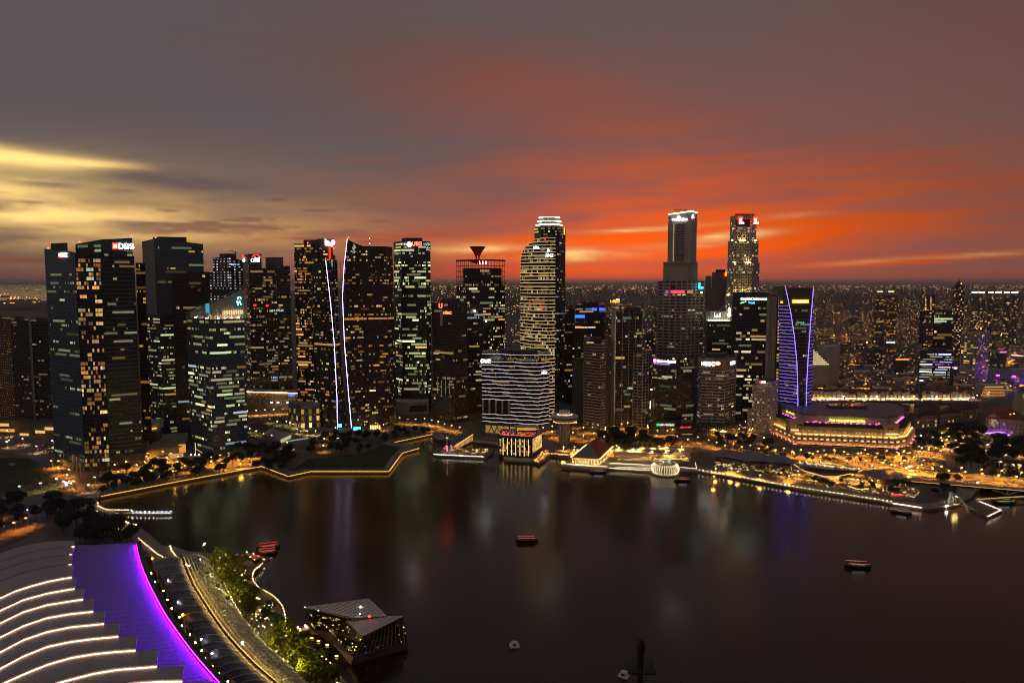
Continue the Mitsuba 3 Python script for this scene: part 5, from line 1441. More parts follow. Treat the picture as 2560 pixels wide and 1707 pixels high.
# ---------------------------------------------------------------- arcade canopy: dark panels, ribs and a lit trellis
KC = thing('arcade_canopy', 'long dark arched arcade canopy with pale ribs and a golden trellis', 'canopy')
C0 = along([(384, 1404), (393, 1422), (410, 1447), (421, 1481.5), (429, 1496), (444, 1522), (464, 1551), (486, 1580), (499.5, 1600), (516, 1622), (533, 1650), (553, 1675), (602, 1712), (650, 1750)], 61)
C1 = along([(453, 1395), (459, 1414), (468, 1437), (477.5, 1460), (481, 1467), (498, 1494.6), (521, 1531), (544, 1565), (568, 1597), (599, 1632), (629.6, 1664.5), (675.5, 1704), (730, 1750)], 61)
C2 = along([(525, 1402), (546, 1447), (559.6, 1473), (579.5, 1499), (602.5, 1537.5), (622, 1557), (639, 1580), (660, 1605), (700, 1640), (719, 1654), (763, 1697), (815, 1745)], 61)
P0 = np.array([G(x, y, 13.0) for x, y in C0])
P1 = np.array([G(x, y, 18.0) for x, y in C1])
P2 = np.array([G(x, y, 9.0) for x, y in C2])


def arch(a, b, rise, n):
    t = np.linspace(0, 1, n)
    q = a[None] * (1 - t)[:, None] + b[None] * t[:, None]
    q[:, 2] += rise * 4 * t * (1 - t)
    return q


NR = 20
idx = np.linspace(0, 60, NR + 1).astype(int)
for k in range(NR):
    g = np.array([arch(P0[r_], P1[r_], 1.6, 7) for r_ in range(idx[k], idx[k + 1] + 1)])
    R_, n = g.shape[0], 7
    ii, jj = np.meshgrid(np.arange(R_ - 1), np.arange(n - 1), indexing='ij')
    q = (ii * n + jj).ravel()[:, None]
    part(KC, 'roof_panel', MB().add((g - [0, 0, 0.4]).reshape(-1, 3), q + [0, n, n + 1, 1]), 'roof_slate', smooth=True)
for k in idx:
    part(KC, 'rib', MB().tube(np.vstack([arch(P0[k], P1[k], 1.8, 9), arch(P1[k], P2[k], 3.6, 11)[1:]]), 0.24, 5), 'white_paint')
sq = MB()
for k in range(0, 61, 1):
    if k not in idx:
        sq.tube(arch(P1[k], P2[k], 3.4, 9), 0.06, 3, cap=False)
part(KC, 'trellis_bars', sq, 'steel_pale', kind='stuff')
AR = np.array([arch(P1[k], P2[k], 3.5, 11) for k in range(61)])
for m_ in range(11):
    part(KC, 'purlin', MB().tube(AR[:, m_], 0.25, 4), 'steel_pale')
# floor and warm lights beneath the trellis
fl = np.vstack([P1[:, :2] + [0, -2], (P2[:, :2])[::-1]])
struct('arcade_floor', MB().sheet(Polygon(fl).buffer(0), 2.03), 'paving')
for m_, L in ((2, 6), (5, 5), (8, 4)):
    for k in range(0, 60, 6):
        sm = MB()
        for i in range(k, k + 6):
            q0, q1 = AR[i, m_] - [0, 0, .24], AR[i + 1, m_] - [0, 0, .24]
            u = (q1 - q0)[:2] / np.linalg.norm((q1 - q0)[:2])
            n_ = np.array([u[1], -u[0], 0]) * .15
            sm.quad(q0 - n_, q0 + n_, q1 + n_, q1 - n_)
        if np.cross(sm.v[0][1] - sm.v[0][0], sm.v[0][2] - sm.v[0][0])[2] > 0:
            sm.f = [x[:, ::-1] for x in sm.f]
        part(KC, 'light_panel', sm, emit=tint((1.0, 0.60, 0.14), L))
for k in range(0, 60, 5):
    q0, q1 = AR[k, 0] + [0, 0, 1.9], AR[k + 5, 0] + [0, 0, 1.9]
    rgt = AR[k, 5] - AR[k, 0]
    rgt = rgt / np.linalg.norm(rgt)
    f_ = rgt * .62 + np.array([0, 0, -.78])
    u = np.cross(f_, (q1 - q0) / np.linalg.norm(q1 - q0)) * .4
    pn = [q0 - u, q1 - u, q1 + u, q0 + u]
    if np.cross(pn[1] - pn[0], pn[2] - pn[0]) @ f_ < 0:
        pn = pn[::-1]
    part(KC, 'ridge_light', MB().add(pn, [[0, 1, 2, 3]]), emit=(12.0, 7.0, 1.5))
    part(KC, 'ridge_hood', MB().add([q - f_ * .3 for q in pn] + [q - f_ * .06 for q in pn], MB.BF).tube([AR[k, 0], q0], .1, 4), 'dark_metal')
# raking masts with lamps
for k, (x0, y0, x1, y1, c) in enumerate([(370, 1358, 381, 1398, 0), (381, 1398, 392, 1432, 1), (392, 1425, 396, 1460, 0), (402, 1455, 408, 1488, 0), (417.6, 1479, 423, 1513, 0), (436, 1508, 440, 1537, 2), (457, 1539, 467, 1601, 1), (483, 1573, 492, 1620, 0), (513, 1608, 521, 1656, 0),
                                      (548, 1644.6, 554, 1682, 1), (589, 1684, 596, 1724, 1)]):
    key = thing('canopy_mast', ('raking pale mast with an amber lamp on top' if c == 1 else 'raking pale mast without a lamp') + ' between the canopy and the violet roof', 'mast', 'masts with amber lamps' if c == 1 else 'masts without lamps')
    b = G(x1, y1, 2.0)
    t__ = W(x0, y0, b[1] + 2)
    part(key, 'post', MB().tube([b, t__], [0.42, 0.25], 6), 'steel_pale')
    part(key, 'stay', MB().tube([b + [-4, 4, 0], t__ - (t__ - b) * 0.06], 0.12, 4), 'steel_pale')
    if c == 1:
        part(key, 'lamp', MB().ball(t__ + [0, 0, .7], 0.75), emit=(8.0, 2.2, 0.25), w=0.4)
for x, y in ((445, 1504), (503, 1597), (530, 1632), (420, 1450)):
    lamp(x, y, 15.0, 0.55, (1.0, 0.9, 0.95), 9.0, 'small white spot lamp on a rib of the dark canopy', 'white spot lamps on the canopy ribs', 'spot_lamp', 0.1)
for x, y in ((606, 1606), (459, 1406), (466, 1410), (473, 1414)):
    lamp(x, y, 19.5, 0.7 if x > 600 else 0.45, PALE, 8.0, 'bright lamp on top of the trellis', 'lamps on top of the trellis', 'spot_lamp', 0.1)
# shrubs and lamps between hall and canopy
SHR = along([(362, 1405), (385, 1450), (410, 1495), (440, 1545), (475, 1600), (515, 1650), (560, 1700)], 60)
for x, y in SHR:
    p = G(x + rnd.uniform(-9, 9), y + rnd.uniform(-6, 6), 3.0)
    tree_at([p[0], p[1], 2.0], rnd.uniform(.8, 1.3), 'small olive shrub in the planted strip between violet roof and canopy', 'shrubs between roof and canopy', OLIVES, 'shrub', 'shrub', 'foliage')
for x, y in along([(368, 1410), (392, 1452), (418, 1500), (448, 1550), (482, 1602), (522, 1652), (566, 1702)], 15):
    lamp(x + rnd.uniform(-6, 6), y, 7.0, 0.5, (1.0, 0.60, 0.14), 26.0, 'low garden lamp in the planted strip beside the violet roof', 'garden lamps beside the violet roof', 'garden_lamp', 0.8)

# ---------------------------------------------------------------- palms on the promenade, lit from below
PA = [(524, 1392), (560, 1376), (612, 1384), (622, 1412), (618, 1440), (640, 1478), (664, 1512), (655, 1522), (622, 1536), (600, 1515), (575, 1478), (552, 1440), (532, 1412)]
PB = [(664, 1575), (690, 1568), (735, 1585), (785, 1640), (850, 1700), (845, 1712), (760, 1705), (722, 1660), (690, 1625)]
for poly, n, seed, lb in ((PA, 62, 5, 'yellow green lit palm in the dense grove north of the crystal pavilion'), (PB, 62, 6, 'yellow green lit palm in the grove beside the crystal pavilion')):
    for x, y in inside(poly, n + 8, seed, 8):
        p = G(x, y, 10.5)
        tree_at([p[0], p[1], 2.0], rnd.uniform(.85, 1.1), lb, lb.replace('palm in', 'palms in'), PALMS, 'palm_tree', 'palm', 'fronds')
    for x, y in inside(poly, 16, seed + 40, 14):
        q = G(x, y, 3.0)
        kk = thing('ground_light', 'warm ground light at the foot of the palms ' + ('north of' if seed == 5 else 'beside') + ' the crystal pavilion', 'lamp', 'ground lights ' + ('north of' if seed == 5 else 'beside') + ' the pavilion')
        put(kk, MB().box(q[0] - .5, q[1] - .5, 2.2, q[0] + .5, q[1] + .5, 2.5), None, emit=tint((1.0, .74, .2), 6.0))
    for x, y in inside(poly, 16, seed + 20, 16):
        lamp(x, y, 9.5, 0.22, (1.0, 0.78, 0.2), 8.0, 'small warm lamp hung among the palm fronds', 'lamps among the palms', 'palm_lamp', 1.2)
for x, y, tx, ty, nm in ((508, 1440, 560, 1410, 'north'), (530, 1478, 585, 1440, 'north'), (556, 1512, 610, 1470, 'north'), (580, 1545, 630, 1500, 'north'), (520, 1404, 575, 1390, 'north'), (650, 1612, 700, 1590, 'south'), (680, 1646, 730, 1620, 'south'), (715, 1680, 765, 1650, 'south'), (750, 1712, 800, 1680, 'south')):
    k = thing('floodlight', 'tall floodlight mast at the trellis edge aimed at the ' + nm + 'ern palm grove', 'floodlight', 'floodlights of the ' + nm + 'ern palm grove')
    b0, tg = G(x, y, 3.0), G(tx, ty, 9.0)
    c = np.array([b0[0], b0[1] - 5, 17.0])
    f_ = (tg - c) / np.linalg.norm(tg - c)
    sd = np.cross(f_, [0, 0, 1.0])
    sd /= np.linalg.norm(sd)
    uu = np.cross(sd, f_)
    pn = [c - sd * 1.3 - uu * .8, c + sd * 1.3 - uu * .8, c + sd * 1.3 + uu * .8, c - sd * 1.3 + uu * .8]
    if np.cross(pn[1] - pn[0], pn[2] - pn[0]) @ f_ < 0:
        pn = pn[::-1]
    part(k, 'mast', MB().tube([[c[0], c[1], 2], c - f_ * .5], .14, 5), 'dark_metal')
    part(k, 'housing', MB().add([q - f_ * .5 for q in pn] + [q - f_ * .08 for q in pn], MB.BF), 'dark_metal')
    part(k, 'lens', MB().add(pn, [[0, 1, 2, 3]]), emit=(330.0, 280.0, 40.0), w=3.0)
for x, y in inside([(622, 1530), (690, 1500), (700, 1560), (655, 1570)], 7, 31, 10):
    p = G(x, y, 6.0)
    tree_at([p[0], p[1], 2.0], rnd.uniform(.6, .8), 'dark round tree strung with small lights by the boardwalk bend', 'dark trees by the boardwalk bend')
for x, y in inside([(622, 1530), (690, 1500), (700, 1560), (655, 1572), (640, 1590)], 34, 32, 5):
    lamp(x, y, 8.0, 0.22, PALE, 7.0, 'tiny fairy light in the dark trees by the boardwalk bend', 'fairy lights by the boardwalk bend', 'fairy_light', 0.02)
for x, y in inside(PA, 20, 33, 8):
    lamp(x, y, 12.0, 0.2, PALE, 6.0, 'tiny fairy light in the palm grove north of the pavilion', 'fairy lights in the palm grove', 'fairy_light', 0.02)

# boardwalk, rows of globes
bw = Polygon(gp([(655, 1405), (630, 1440), (640, 1465), (664, 1478), (690, 1500), (706, 1530), (714, 1570), (690, 1575), (670, 1540), (640, 1500), (600, 1480), (600, 1420)]))
struct('boardwalk', MB().sheet(bw.buffer(0), 2.026), 'timber')
G1 = 'globe lamps along the curved boardwalk'
lamp_row([(656, 1407), (650, 1414), (640, 1420), (635, 1426), (632, 1433), (631, 1441), (633, 1449), (638, 1457), (645, 1466)], 13, 'small globe lamp on the inner bend of the curved boardwalk', G1 + ' inner bend', r=0.25, lum=7)
lamp_row([(660, 1475), (669, 1479), (684, 1489), (696, 1500), (705, 1512), (710, 1525), (713, 1540), (714, 1556), (716, 1568)], 15, 'small globe lamp on the outer bend of the curved boardwalk', G1 + ' outer bend', r=0.25, lum=7)
lamp_row([(561, 1457), (571, 1479), (582, 1502), (596, 1523), (602, 1536), (612, 1549), (622, 1562)], 17, 'small lamp along the trellis side of the palm grove', 'lamps between trellis and palms', z=4, r=0.33, lum=7)
lamp_row([(795, 1631), (824, 1653), (844, 1674), (852, 1684)], 7, 'globe lamp on the shore beside the crystal pavilion', 'globe lamps beside the pavilion', r=0.28)
lamp_row([(727, 1573), (745, 1567), (763, 1563)], 3, 'globe lamp on the far rail of the pavilion bridge', 'globe lamps on the far bridge rail', r=0.5, lum=9)
lamp_row([(732, 1577), (750, 1572), (768, 1566)], 3, 'globe lamp on the near rail of the pavilion bridge', 'globe lamps on the near bridge rail', r=0.5, lum=9)
struct('footbridge', MB().obox(G(722, 1580, 2)[:2], G(790, 1566, 2)[:2], 2.2, 1.6, 2.3), 'timber')
lamp_row([(347, 1345), (360, 1357), (378, 1371), (392, 1383), (405, 1390), (419, 1396)], 14, 'globe lamp on the landward promenade edge beyond the violet roof', 'globe lamps beyond the violet roof', r=0.28, lum=8)
lamp_row([(426, 1364), (430, 1377), (436, 1384), (442, 1393)], 6, 'globe lamp at the small landing beyond the canopy end', 'globe lamps at the small landing', r=0.29, lum=8)
lamp_row([(291, 1283), (294, 1289), (305, 1298), (315, 1304), (330, 1309), (340, 1311)], 10, 'globe lamp on the waterside promenade by the small jetty', 'globe lamps by the small jetty', r=0.31, lum=8)
lamp_row([(245, 1256), (246, 1266), (255, 1269), (268, 1274), (280, 1273), (290, 1274), (303, 1274), (316, 1274), (328, 1274)], 13, 'globe lamp along the head of the bay near the lit jetty', 'globe lamps at the bay head', r=0.31, lum=8)
lamp_row([(204, 1250), (218, 1262), (232, 1272), (246, 1280), (262, 1292), (276, 1300), (285, 1310), (300, 1325)], 24, 'small lamp on the tree lined path at the bay head', 'lamps on the tree lined path', r=0.3, lum=6)
JT = 'white dot lamp on the floating jetty at the bay head'
lamp_row([(330, 1278), (427, 1278)], 10, JT, 'lamps on the floating jetty', z=2.6, r=0.29, rgb=(0.95, 0.97, 1.0), lum=5, name='dot_lamp')
lamp_row([(333, 1282), (422, 1282)], 10, JT, 'lamps on the floating jetty', z=2.2, r=0.29, rgb=(0.95, 0.97, 1.0), lum=4, name='dot_lamp')
kj = thing('floating_jetty', 'dark narrow jetty lined with white dot lamps at the head of the bay', 'jetty')
put(kj, MB().obox(G(292, 1281, 1)[:2], G(431, 1283, 1)[:2], 2.6, -0.5, 1.1), 'timber')

# ---------------------------------------------------------------- crystal pavilion on the water
KV2 = thing('crystal_pavilion', 'faceted dark glass pavilion on the water with two striped grey roofs', 'building')
d0, d1, d2, d3 = [G(x, y, 4.0) for x, y in ((775.5, 1570), (820, 1577), (884, 1641), (1018, 1603))]
w0, w1, w2, w3 = [G(x, y, -0.5) for x, y in ((777, 1586), (811, 1589), (876, 1662), (1022, 1624))]
Ar, Br, Cr, Dr = G(762.7, 1516.8, 19), G(923, 1496.4, 17.5), G(967, 1540.3, 14.5), G(884, 1545, 15.5)
Er, E2, Fr, Gr = G(863.3, 1549.5, 13), G(886, 1541, 13.2), G(1009.3, 1540.3, 14.5), G(906.5, 1591, 15.5)
d4, d5 = G(985, 1560, 4.0), G(930, 1530, 4.0)


def slab(mb, pts, th):
    p = np.array(pts)
    n = len(p)
    q = p - [0, 0, th]
    for i in range(1, n - 1):
        mb.add([p[0], p[i], p[i + 1]], [[0, 1, 2]]).add([q[0], q[i + 1], q[i]], [[0, 1, 2]])
    for i in range(n):
        mb.quad(p[i], q[i], q[(i + 1) % n], p[(i + 1) % n])
    return mb


part(KV2, 'roof', slab(MB(), [Dr, Cr, Br, Ar], 0.7), 'roof_dark')
part(KV2, 'roof', slab(MB(), [Gr, Fr, E2, Er], 0.7), 'roof_dark', label='lower front roof of grey stripes')


def roof_slats(pts, ang, pitch, wd, m_):
    p = np.array(pts)
    n = np.cross(p[1] - p[0], p[2] - p[0])
    zf = lambda x, y: p[0][2] - (n[0] * (x - p[0][0]) + n[1] * (y - p[0][1])) / n[2] + 0.06
    pg = Polygon(p[:, :2])
    inner = pg.buffer(-0.9)
    c = np.array(pg.centroid.coords[0])
    u, v = np.array([math.cos(ang), math.sin(ang)]), np.array([-math.sin(ang), math.cos(ang)])
    for k in range(-30, 31):
        o = c + v * k * pitch
        s = Polygon([o - u * 60 - v * wd / 2, o + u * 60 - v * wd / 2, o + u * 60 + v * wd / 2, o - u * 60 + v * wd / 2]).intersection(inner)
        for g in getattr(s, 'geoms', [s]):
            if g.geom_type == 'Polygon' and g.area > 0.8:
                xy = np.array(g.exterior.coords)[:-1]
                if not g.exterior.is_ccw:
                    xy = xy[::-1]
                part(KV2, 'roof_slat', slab(MB(), [[x, y, zf(x, y) + 0.25] for x, y in xy], 0.3), m_)
    fr = pg.difference(inner)
    vv, ff = trimesh.creation.triangulate_polygon(fr, engine='earcut')
    part(KV2, 'roof_frame', MB().add([[x, y, zf(x, y) + 0.3] for x, y in vv], ff), m_)


roof_slats([Dr, Cr, Br, Ar], 0.86, 2.3, 1.6, 'white_paint')
roof_slats([Gr, Fr, E2, Er], 1.02, 2.1, 1.3, 'white_paint')
for q in ([d0, d1, Dr, Ar], [d1, d2, Gr, Er], [d2, d3, Fr, Gr], [d3, d4, Cr, Fr], [d4, d5, Br, Cr], [d5, d0, Ar, Br], [d1, Er, Dr, d1]):
    q = [np.array(x) - (np.array([0, 0, 0.75]) if i > 1 else 0) for i, x in enumerate(q)]
    part(KV2, 'glass_wall', MB().quad(*q), 'glass_black')
part(KV2, 'hull', slab(MB(), [d0, d1, d2, d3, d4, d5], 0.3), 'timber')
for q, m_ in (([w0, w1, d1, d0], 'gold_cladding'), ([w1, w2, d2, d1], 'gold_cladding'), ([w2, w3, d3, d2], 'roof_dark'), ([w3, G(990, 1575, -.5), d4, d3], 'roof_dark')):
    part(KV2, 'hull_side', MB().quad(*[np.array(x) for x in q]), m_, label='gold clad sloping hull side' if m_ == 'gold_cladding' else None)
for k in range(12):
    s_ = (k + 0.4) / 12
    a, b = lerp(d2, d3, s_), lerp(Gr, Fr, s_)
    part(KV2, 'mullion', MB().tube([a + [.1, -.25, 0], b + [.1, -.25, -.8]], 0.13, 4), 'gold_cladding')
for k in range(9):
    for aa, bb, cc, dd in ((d0, d1, Ar, Dr), (d1, d2, Er, Gr)):
        s_ = (k + 0.5) / 9
        a, b = lerp(aa, bb, s_), lerp(cc, dd, s_)
        part(KV2, 'mullion', MB().tube([a + [-.1, -.25, 0], b + [-.1, -.25, -.8]], 0.09, 4), 'dark_metal')
pl_ = MB()
for aa, bb, cc, dd, n_ in ((d0, d1, Ar, Dr, 26), (d1, d2, Er, Gr, 46), (d2, d3, Gr, Fr, 8)):
    for k in range(n_):
        s_, h_ = rnd.random(), rnd.random() ** 1.3 * 0.8
        q = lerp(lerp(aa, bb, s_), lerp(cc, dd, s_), 0.06 + h_) + [-0.1, -0.35, 0]
        pl_.ball(q, rnd.choice([0.12, 0.14, 0.2, 0.28]), tint(WARM if rnd.random() < .7 else PALE, rnd.uniform(.5, 4)))
part(KV2, 'interior_lights', pl_, emit='attr', w=0.05, kind='stuff')
for s_, h_, w_ in ((0.5, .72, 1.6), (0.78, .8, 1.8), (0.4, .4, 1.2)):
    q = lerp(lerp(d0, d1, s_), lerp(Ar, Dr, s_), h_) + [0, -.3, 0]
    part(KV2, 'lit_window', MB().box(q[0] - w_, q[1], q[2] - .4, q[0] + w_, q[1] + .1, q[2] + .5), emit=tint(WARM, 0.5), w=0.02)
for x, y, rgb, r_ in ((902, 1515.5, (1, .95, .9), .5), (900, 1534, (1, .95, .9), .4), (923.5, 1540, (1, .04, .03), .7), (762.5, 1517, (1, 1, 1), .3), (796, 1525, (1, .9, .8), .3)):
    part(KV2, 'roof_lamp', MB().ball(G(x, y, 17.3 if x > 850 else 18.6), r_), emit=tint(rgb, 5), w=0.05)
for x, y in ((783, 1590), (800, 1597), (822, 1606), (845, 1634)):
    q = G(x, y, 0)
    kk = thing('uplight', 'small gold floodlight on the water edge aimed at the pavilion hull', 'lamp', 'gold floodlights below the pavilion hull')
    put(kk, MB().box(q[0] - .8, q[1] - 3.4, .4, q[0] + .8, q[1] - 2.8, .9), None, emit=tint((1.0, .6, .16), 4), w=0)

# ---------------------------------------------------------------- boats and floats
def boat(px, py, head, L, label, red=1.0, cat='boat', rgb=(1.0, 0.05, 0.04), name='bumboat', white=True):
    key = thing(name, label, cat)
    p = G(px, py, 0.0)
    c, s = math.cos(math.radians(head)), math.sin(math.radians(head))

    def X_(v):
        v = np.asarray(v, float)
        return np.stack([p[0] + v[:, 0] * c - v[:, 1] * s, p[1] + v[:, 0] * s + v[:, 1] * c, v[:, 2]], 1)
    xs = np.linspace(-L / 2, L / 2, 11)
    wd = 0.17 * L * np.sqrt(np.clip(1 - np.abs(xs / (L / 2)) ** 3, 0, 1)) + 0.1
    sheer = 1.3 + 0.7 * np.abs(xs / (L / 2)) ** 2
    v = np.vstack([np.stack([xs, wd, sheer], 1), np.stack([xs, -wd, sheer], 1), np.stack([xs * .92, wd * .6, 0 * xs - .4], 1), np.stack([xs * .92, -wd * .6, 0 * xs - .4], 1)])
    j = np.arange(10)[:, None]
    part(key, 'hull', MB().add(X_(v), np.vstack([j + [0, 1, 12, 11], j + [22, 23, 1, 0], j + [11, 12, 34, 33]])), 'black_paint')
    tp = MB()
    for x in (-.3, -.1, .1, .3):
        for y in (-.12, .12):
            tp.box(x * L - .06, y * L - .06, 1.2, x * L + .06, y * L + .06, 3.2)
    tp.v = [X_(a) for a in tp.v]
    part(key, 'canopy_posts', tp, 'timber', kind='stuff')
    rf = MB().box(-.38 * L, -.15 * L, 3.2, .36 * L, .15 * L, 3.45)
    rf.v = [X_(a) for a in rf.v]
    part(key, 'canopy', rf, 'roof_dark')
    for sg in (-1, 1):
        st = MB().box(-.38 * L, sg * .15 * L - .1, 3.46, .36 * L, sg * .15 * L + .1, 3.66)
        st.v = [X_(a) for a in st.v]
        part(key, 'light_strip', st, emit=tint(rgb, 1.1 * red), w=0.2)
    cb = MB().box(-.34 * L, -.1 * L, 1.2, .3 * L, .1 * L, 2.2)
    cb.v = [X_(a) for a in cb.v]
    part(key, 'cabin', cb, 'timber')
    if white:
        wl = MB().box(-.2 * L, -.02 * L, 2.7, .25 * L, .02 * L, 2.95)
        wl.v = [X_(a) for a in wl.v]
        part(key, 'cabin_light', wl, emit=(2.4, 2.2, 2.6), w=0.1)
    return key


boat(671, 1371, 22, 17, 'outer of two red lit river boats leaving the palm grove jetty', 1.2)
boat(668, 1385, 20, 15, 'inner red lit river boat beside the palm grove jetty', 1.3)
boat(641, 1402, 18, 7, 'small boat with a red roof moored at the palm grove jetty', 1.0, white=False)
boat(1317, 1354, 4, 17, 'red lit river boat alone in the middle of the bay', 1.1, rgb=(1.0, 0.12, 0.16), white=False)
boat(2144, 1418, -6, 18, 'river boat with white and red lights in the right half of the bay', 0.7, rgb=(1.0, 0.25, 0.2))
boat(2252, 1283, -30, 16, 'river boat passing the promenade near the fountain statue', 0.5, rgb=(1.0, 0.4, 0.25))
boat(1495, 1182, -6, 18, 'low boat with a faint red line off the red roofed pier', 0.4, rgb=(1.0, 0.3, 0.15))
boat(1706, 1203, -8, 17, 'low boat with red and blue lines off the striped dome', 0.45, rgb=(1.0, 0.12, 0.08))
boat(2508, 1259, 0, 20, 'boat with a green lit side near the small platform at the right edge', 0.6, rgb=(0.25, 1.0, 0.2))
jt = thing('palm_jetty', 'small jetty with globe lamps where the red lit boats moor', 'jetty')
put(jt, MB().obox(G(618, 1384, 1)[:2], G(668, 1398, 1)[:2], 1.8, -.5, 1.4), 'timber')
lamp_row([(617, 1379), (628, 1396), (636, 1399), (634, 1383), (660, 1397)], 6, 'globe lamp on the jetty of the red lit boats', 'globe lamps on the boat jetty', r=0.29, lum=8)


def raft(px, py, label, ang):
    key = thing('floating_raft', label, 'raft')
    p = G(px, py, 0.0)
    c, s = math.cos(ang), math.sin(ang)
    R_ = lambda v: np.stack([p[0] + v[:, 0] * c - v[:, 1] * s, p[1] + v[:, 0] * s + v[:, 1] * c, v[:, 2]], 1)
    for nm, bx_, m_ in (('deck', (-2.6, -2.2, .2, 2.6, 2.2, .7), 'white_paint'), ('cabin', (-1.5, -1.3, .7, 1.5, 1.5, 2.4), 'white_paint'), ('hatch', (-1.0, -1.36, .9, .8, -1.3, 2.0), 'black_paint'), ('float', (-2.2, -1.8, -.6, 2.2, 1.8, .19), 'black_paint')):
        mb = MB().box(*bx_)
        mb.v = [R_(a) for a in mb.v]
        part(key, nm, mb, m_)
    for x in (-2.2, 2.2):
        for y in (-1.8, 1.8):
            mb = MB().tube([[x, y, .7], [x, y, 1.7]], .12, 4)
            mb.v = [R_(a) for a in mb.v]
            part(key, 'post', mb, 'white_paint')


raft(1286, 1615, 'small white raft with a dark hatch alone on the dark water', 0.1)
raft(1560, 1690, 'small white raft beside the dark bulb topped mast', -0.5)
km = thing('signal_mast', 'dark bulb topped mast on a square railed platform at the lower edge', 'mast')
pm = G(1600, 1722, 0)
zp = W(1600, 1672, pm[1])[2]
part(km, 'post', MB().tube([[pm[0], pm[1], -1], [pm[0], pm[1], zp]], 1.3, 10), 'black_paint')
part(km, 'platform', MB().box(pm[0] - 6, pm[1] - 5, zp, pm[0] + 6, pm[1] + 5, zp + .8), 'black_paint')
part(km, 'column', MB().lathe([(1.5, 0), (1.5, 6), (2.0, 8.5), (2.1, 11), (1.6, 13), (0.3, 13.9)], [pm[0], pm[1], zp + .8], 14), 'black_paint', smooth=30)
for x, y in ((-6, -5), (6, -5), (6, 5), (-6, 5), (0, -5), (0, 5), (-6, 0), (6, 0)):
    part(km, 'rail_post', MB().tube([[pm[0] + x, pm[1] + y, zp + .8], [pm[0] + x, pm[1] + y, zp + 2.4]], .18, 4), 'black_paint')
rl = MB()
for a, b in (((-6, -5), (6, -5)), ((6, -5), (6, 5)), ((6, 5), (-6, 5)), ((-6, 5), (-6, -5))):
    rl.tube([[pm[0] + a[0], pm[1] + a[1], zp + 2.4], [pm[0] + b[0], pm[1] + b[1], zp + 2.4]], .14, 4)
part(km, 'handrail', rl, 'black_paint')


# ---------------------------------------------------------------- waterfront
def gquad(pts, z):
    return [G(x, y, z) for x, y in pts]


def dots(key, name, gen, n, r, pal, lum, w=0.1):
    mb = MB()
    for _ in range(n):
        mb.ball(gen(), 1.1 * r * rnd.uniform(.6, 1.3), tint(rnd.choice(pal), 2.2 * rnd.uniform(*lum)))
    return part(key, name, mb, emit='attr', w=w, kind='stuff')


def pick(pts, z0, z1):
    pg = Polygon(pts)
    x0, y0, x1, y1 = pg.bounds

    def gen():
        while True:
            q = (rnd.uniform(x0, x1), rnd.uniform(y0, y1))
            if pg.contains(Point(q)):
                return G(*q, rnd.uniform(z0, z1))
    return gen


LW = [WARM, WARM, AMBER, PALE]
# customs pier: deck, long lit roof, pink lit signal tower
k = thing('pier', 'dark pier deck edged with white dots left of the lit hotel block', 'pier')
dk = [(1083, 1131), (1092, 1117), (1236, 1120), (1232, 1133), (1214, 1142), (1086, 1138)]
part(k, 'deck', MB().prism(gp(dk, 2.3), -.4, 2.3), 'timber')
dots(k, 'table_lights', pick([(1145, 1120), (1222, 1122), (1208, 1136), (1140, 1133)], 2.6, 4), 46, .3, LW, (.5, 2))
lamp_row([(1085, 1135), (1140, 1138), (1207, 1141)], 27, 'white dot lamp on the front edge of the customs pier', 'dot lamps on the customs pier', r=.36, z=2.9, rgb=(1, .85, .7), lum=4, name='dot_lamp')
k = thing('pier_house', 'long low building with a slanting grey roof and golden eaves on the pier', 'building')
e = [G(x, y, 8.0) for x, y in ((1124, 1103), (1137, 1112), (1182, 1088), (1166, 1080))]
part(k, 'roof', slab(MB(), [e[0], e[1], e[2] + [0, 0, 2], e[3] + [0, 0, 2]], .5), 'roof_slate')
part(k, 'wall', MB().prism([tuple(lerp(p, sum(e) / 4, .12)[:2]) for p in e], 2.3, 7.3), 'stone_gold')
part(k, 'light_strip', MB().tube([e[1] + [.3, -.6, -.9], e[2] + [.3, -.6, 1.1]], .3, 5), emit=tint(AMBER, 3.0), w=.5)
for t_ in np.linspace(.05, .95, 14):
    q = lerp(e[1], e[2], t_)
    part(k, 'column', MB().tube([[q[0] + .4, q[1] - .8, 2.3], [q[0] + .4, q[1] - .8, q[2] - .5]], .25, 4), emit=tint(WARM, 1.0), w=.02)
part(k, 'terrace', MB().prism(gp([(1100, 1126), (1112, 1112), (1138, 1114), (1140, 1130)], 6), 2.3, 5.2), 'concrete')
dots(k, 'terrace_lights', pick([(1100, 1126), (1112, 1112), (1138, 1114), (1140, 1130)], 5.4, 8), 22, .3, [WARM, (1, .2, .2), (1, .15, .5)], (.6, 2.4))
k = thing('signal_tower', 'slim pink lit signal tower on the customs pier', 'tower')
p = G(1118, 1131, 2.3)
part(k, 'shaft', MB().lathe([(.8, 0), (.7, 14), (2.2, 16), (2.4, 18), (.2, 19)], p, 10), 'concrete_pale')
part(k, 'light', MB().box(p[0] - .4, p[1] - 1.4, 2.4, p[0] + .4, p[1] - 1.0, 10), emit=(3.2, .4, 1.1), w=.3)
part(k, 'lamp', MB().ball(p + [0, -2.4, 17], .5), emit=tint(WARM, 5), w=.05)

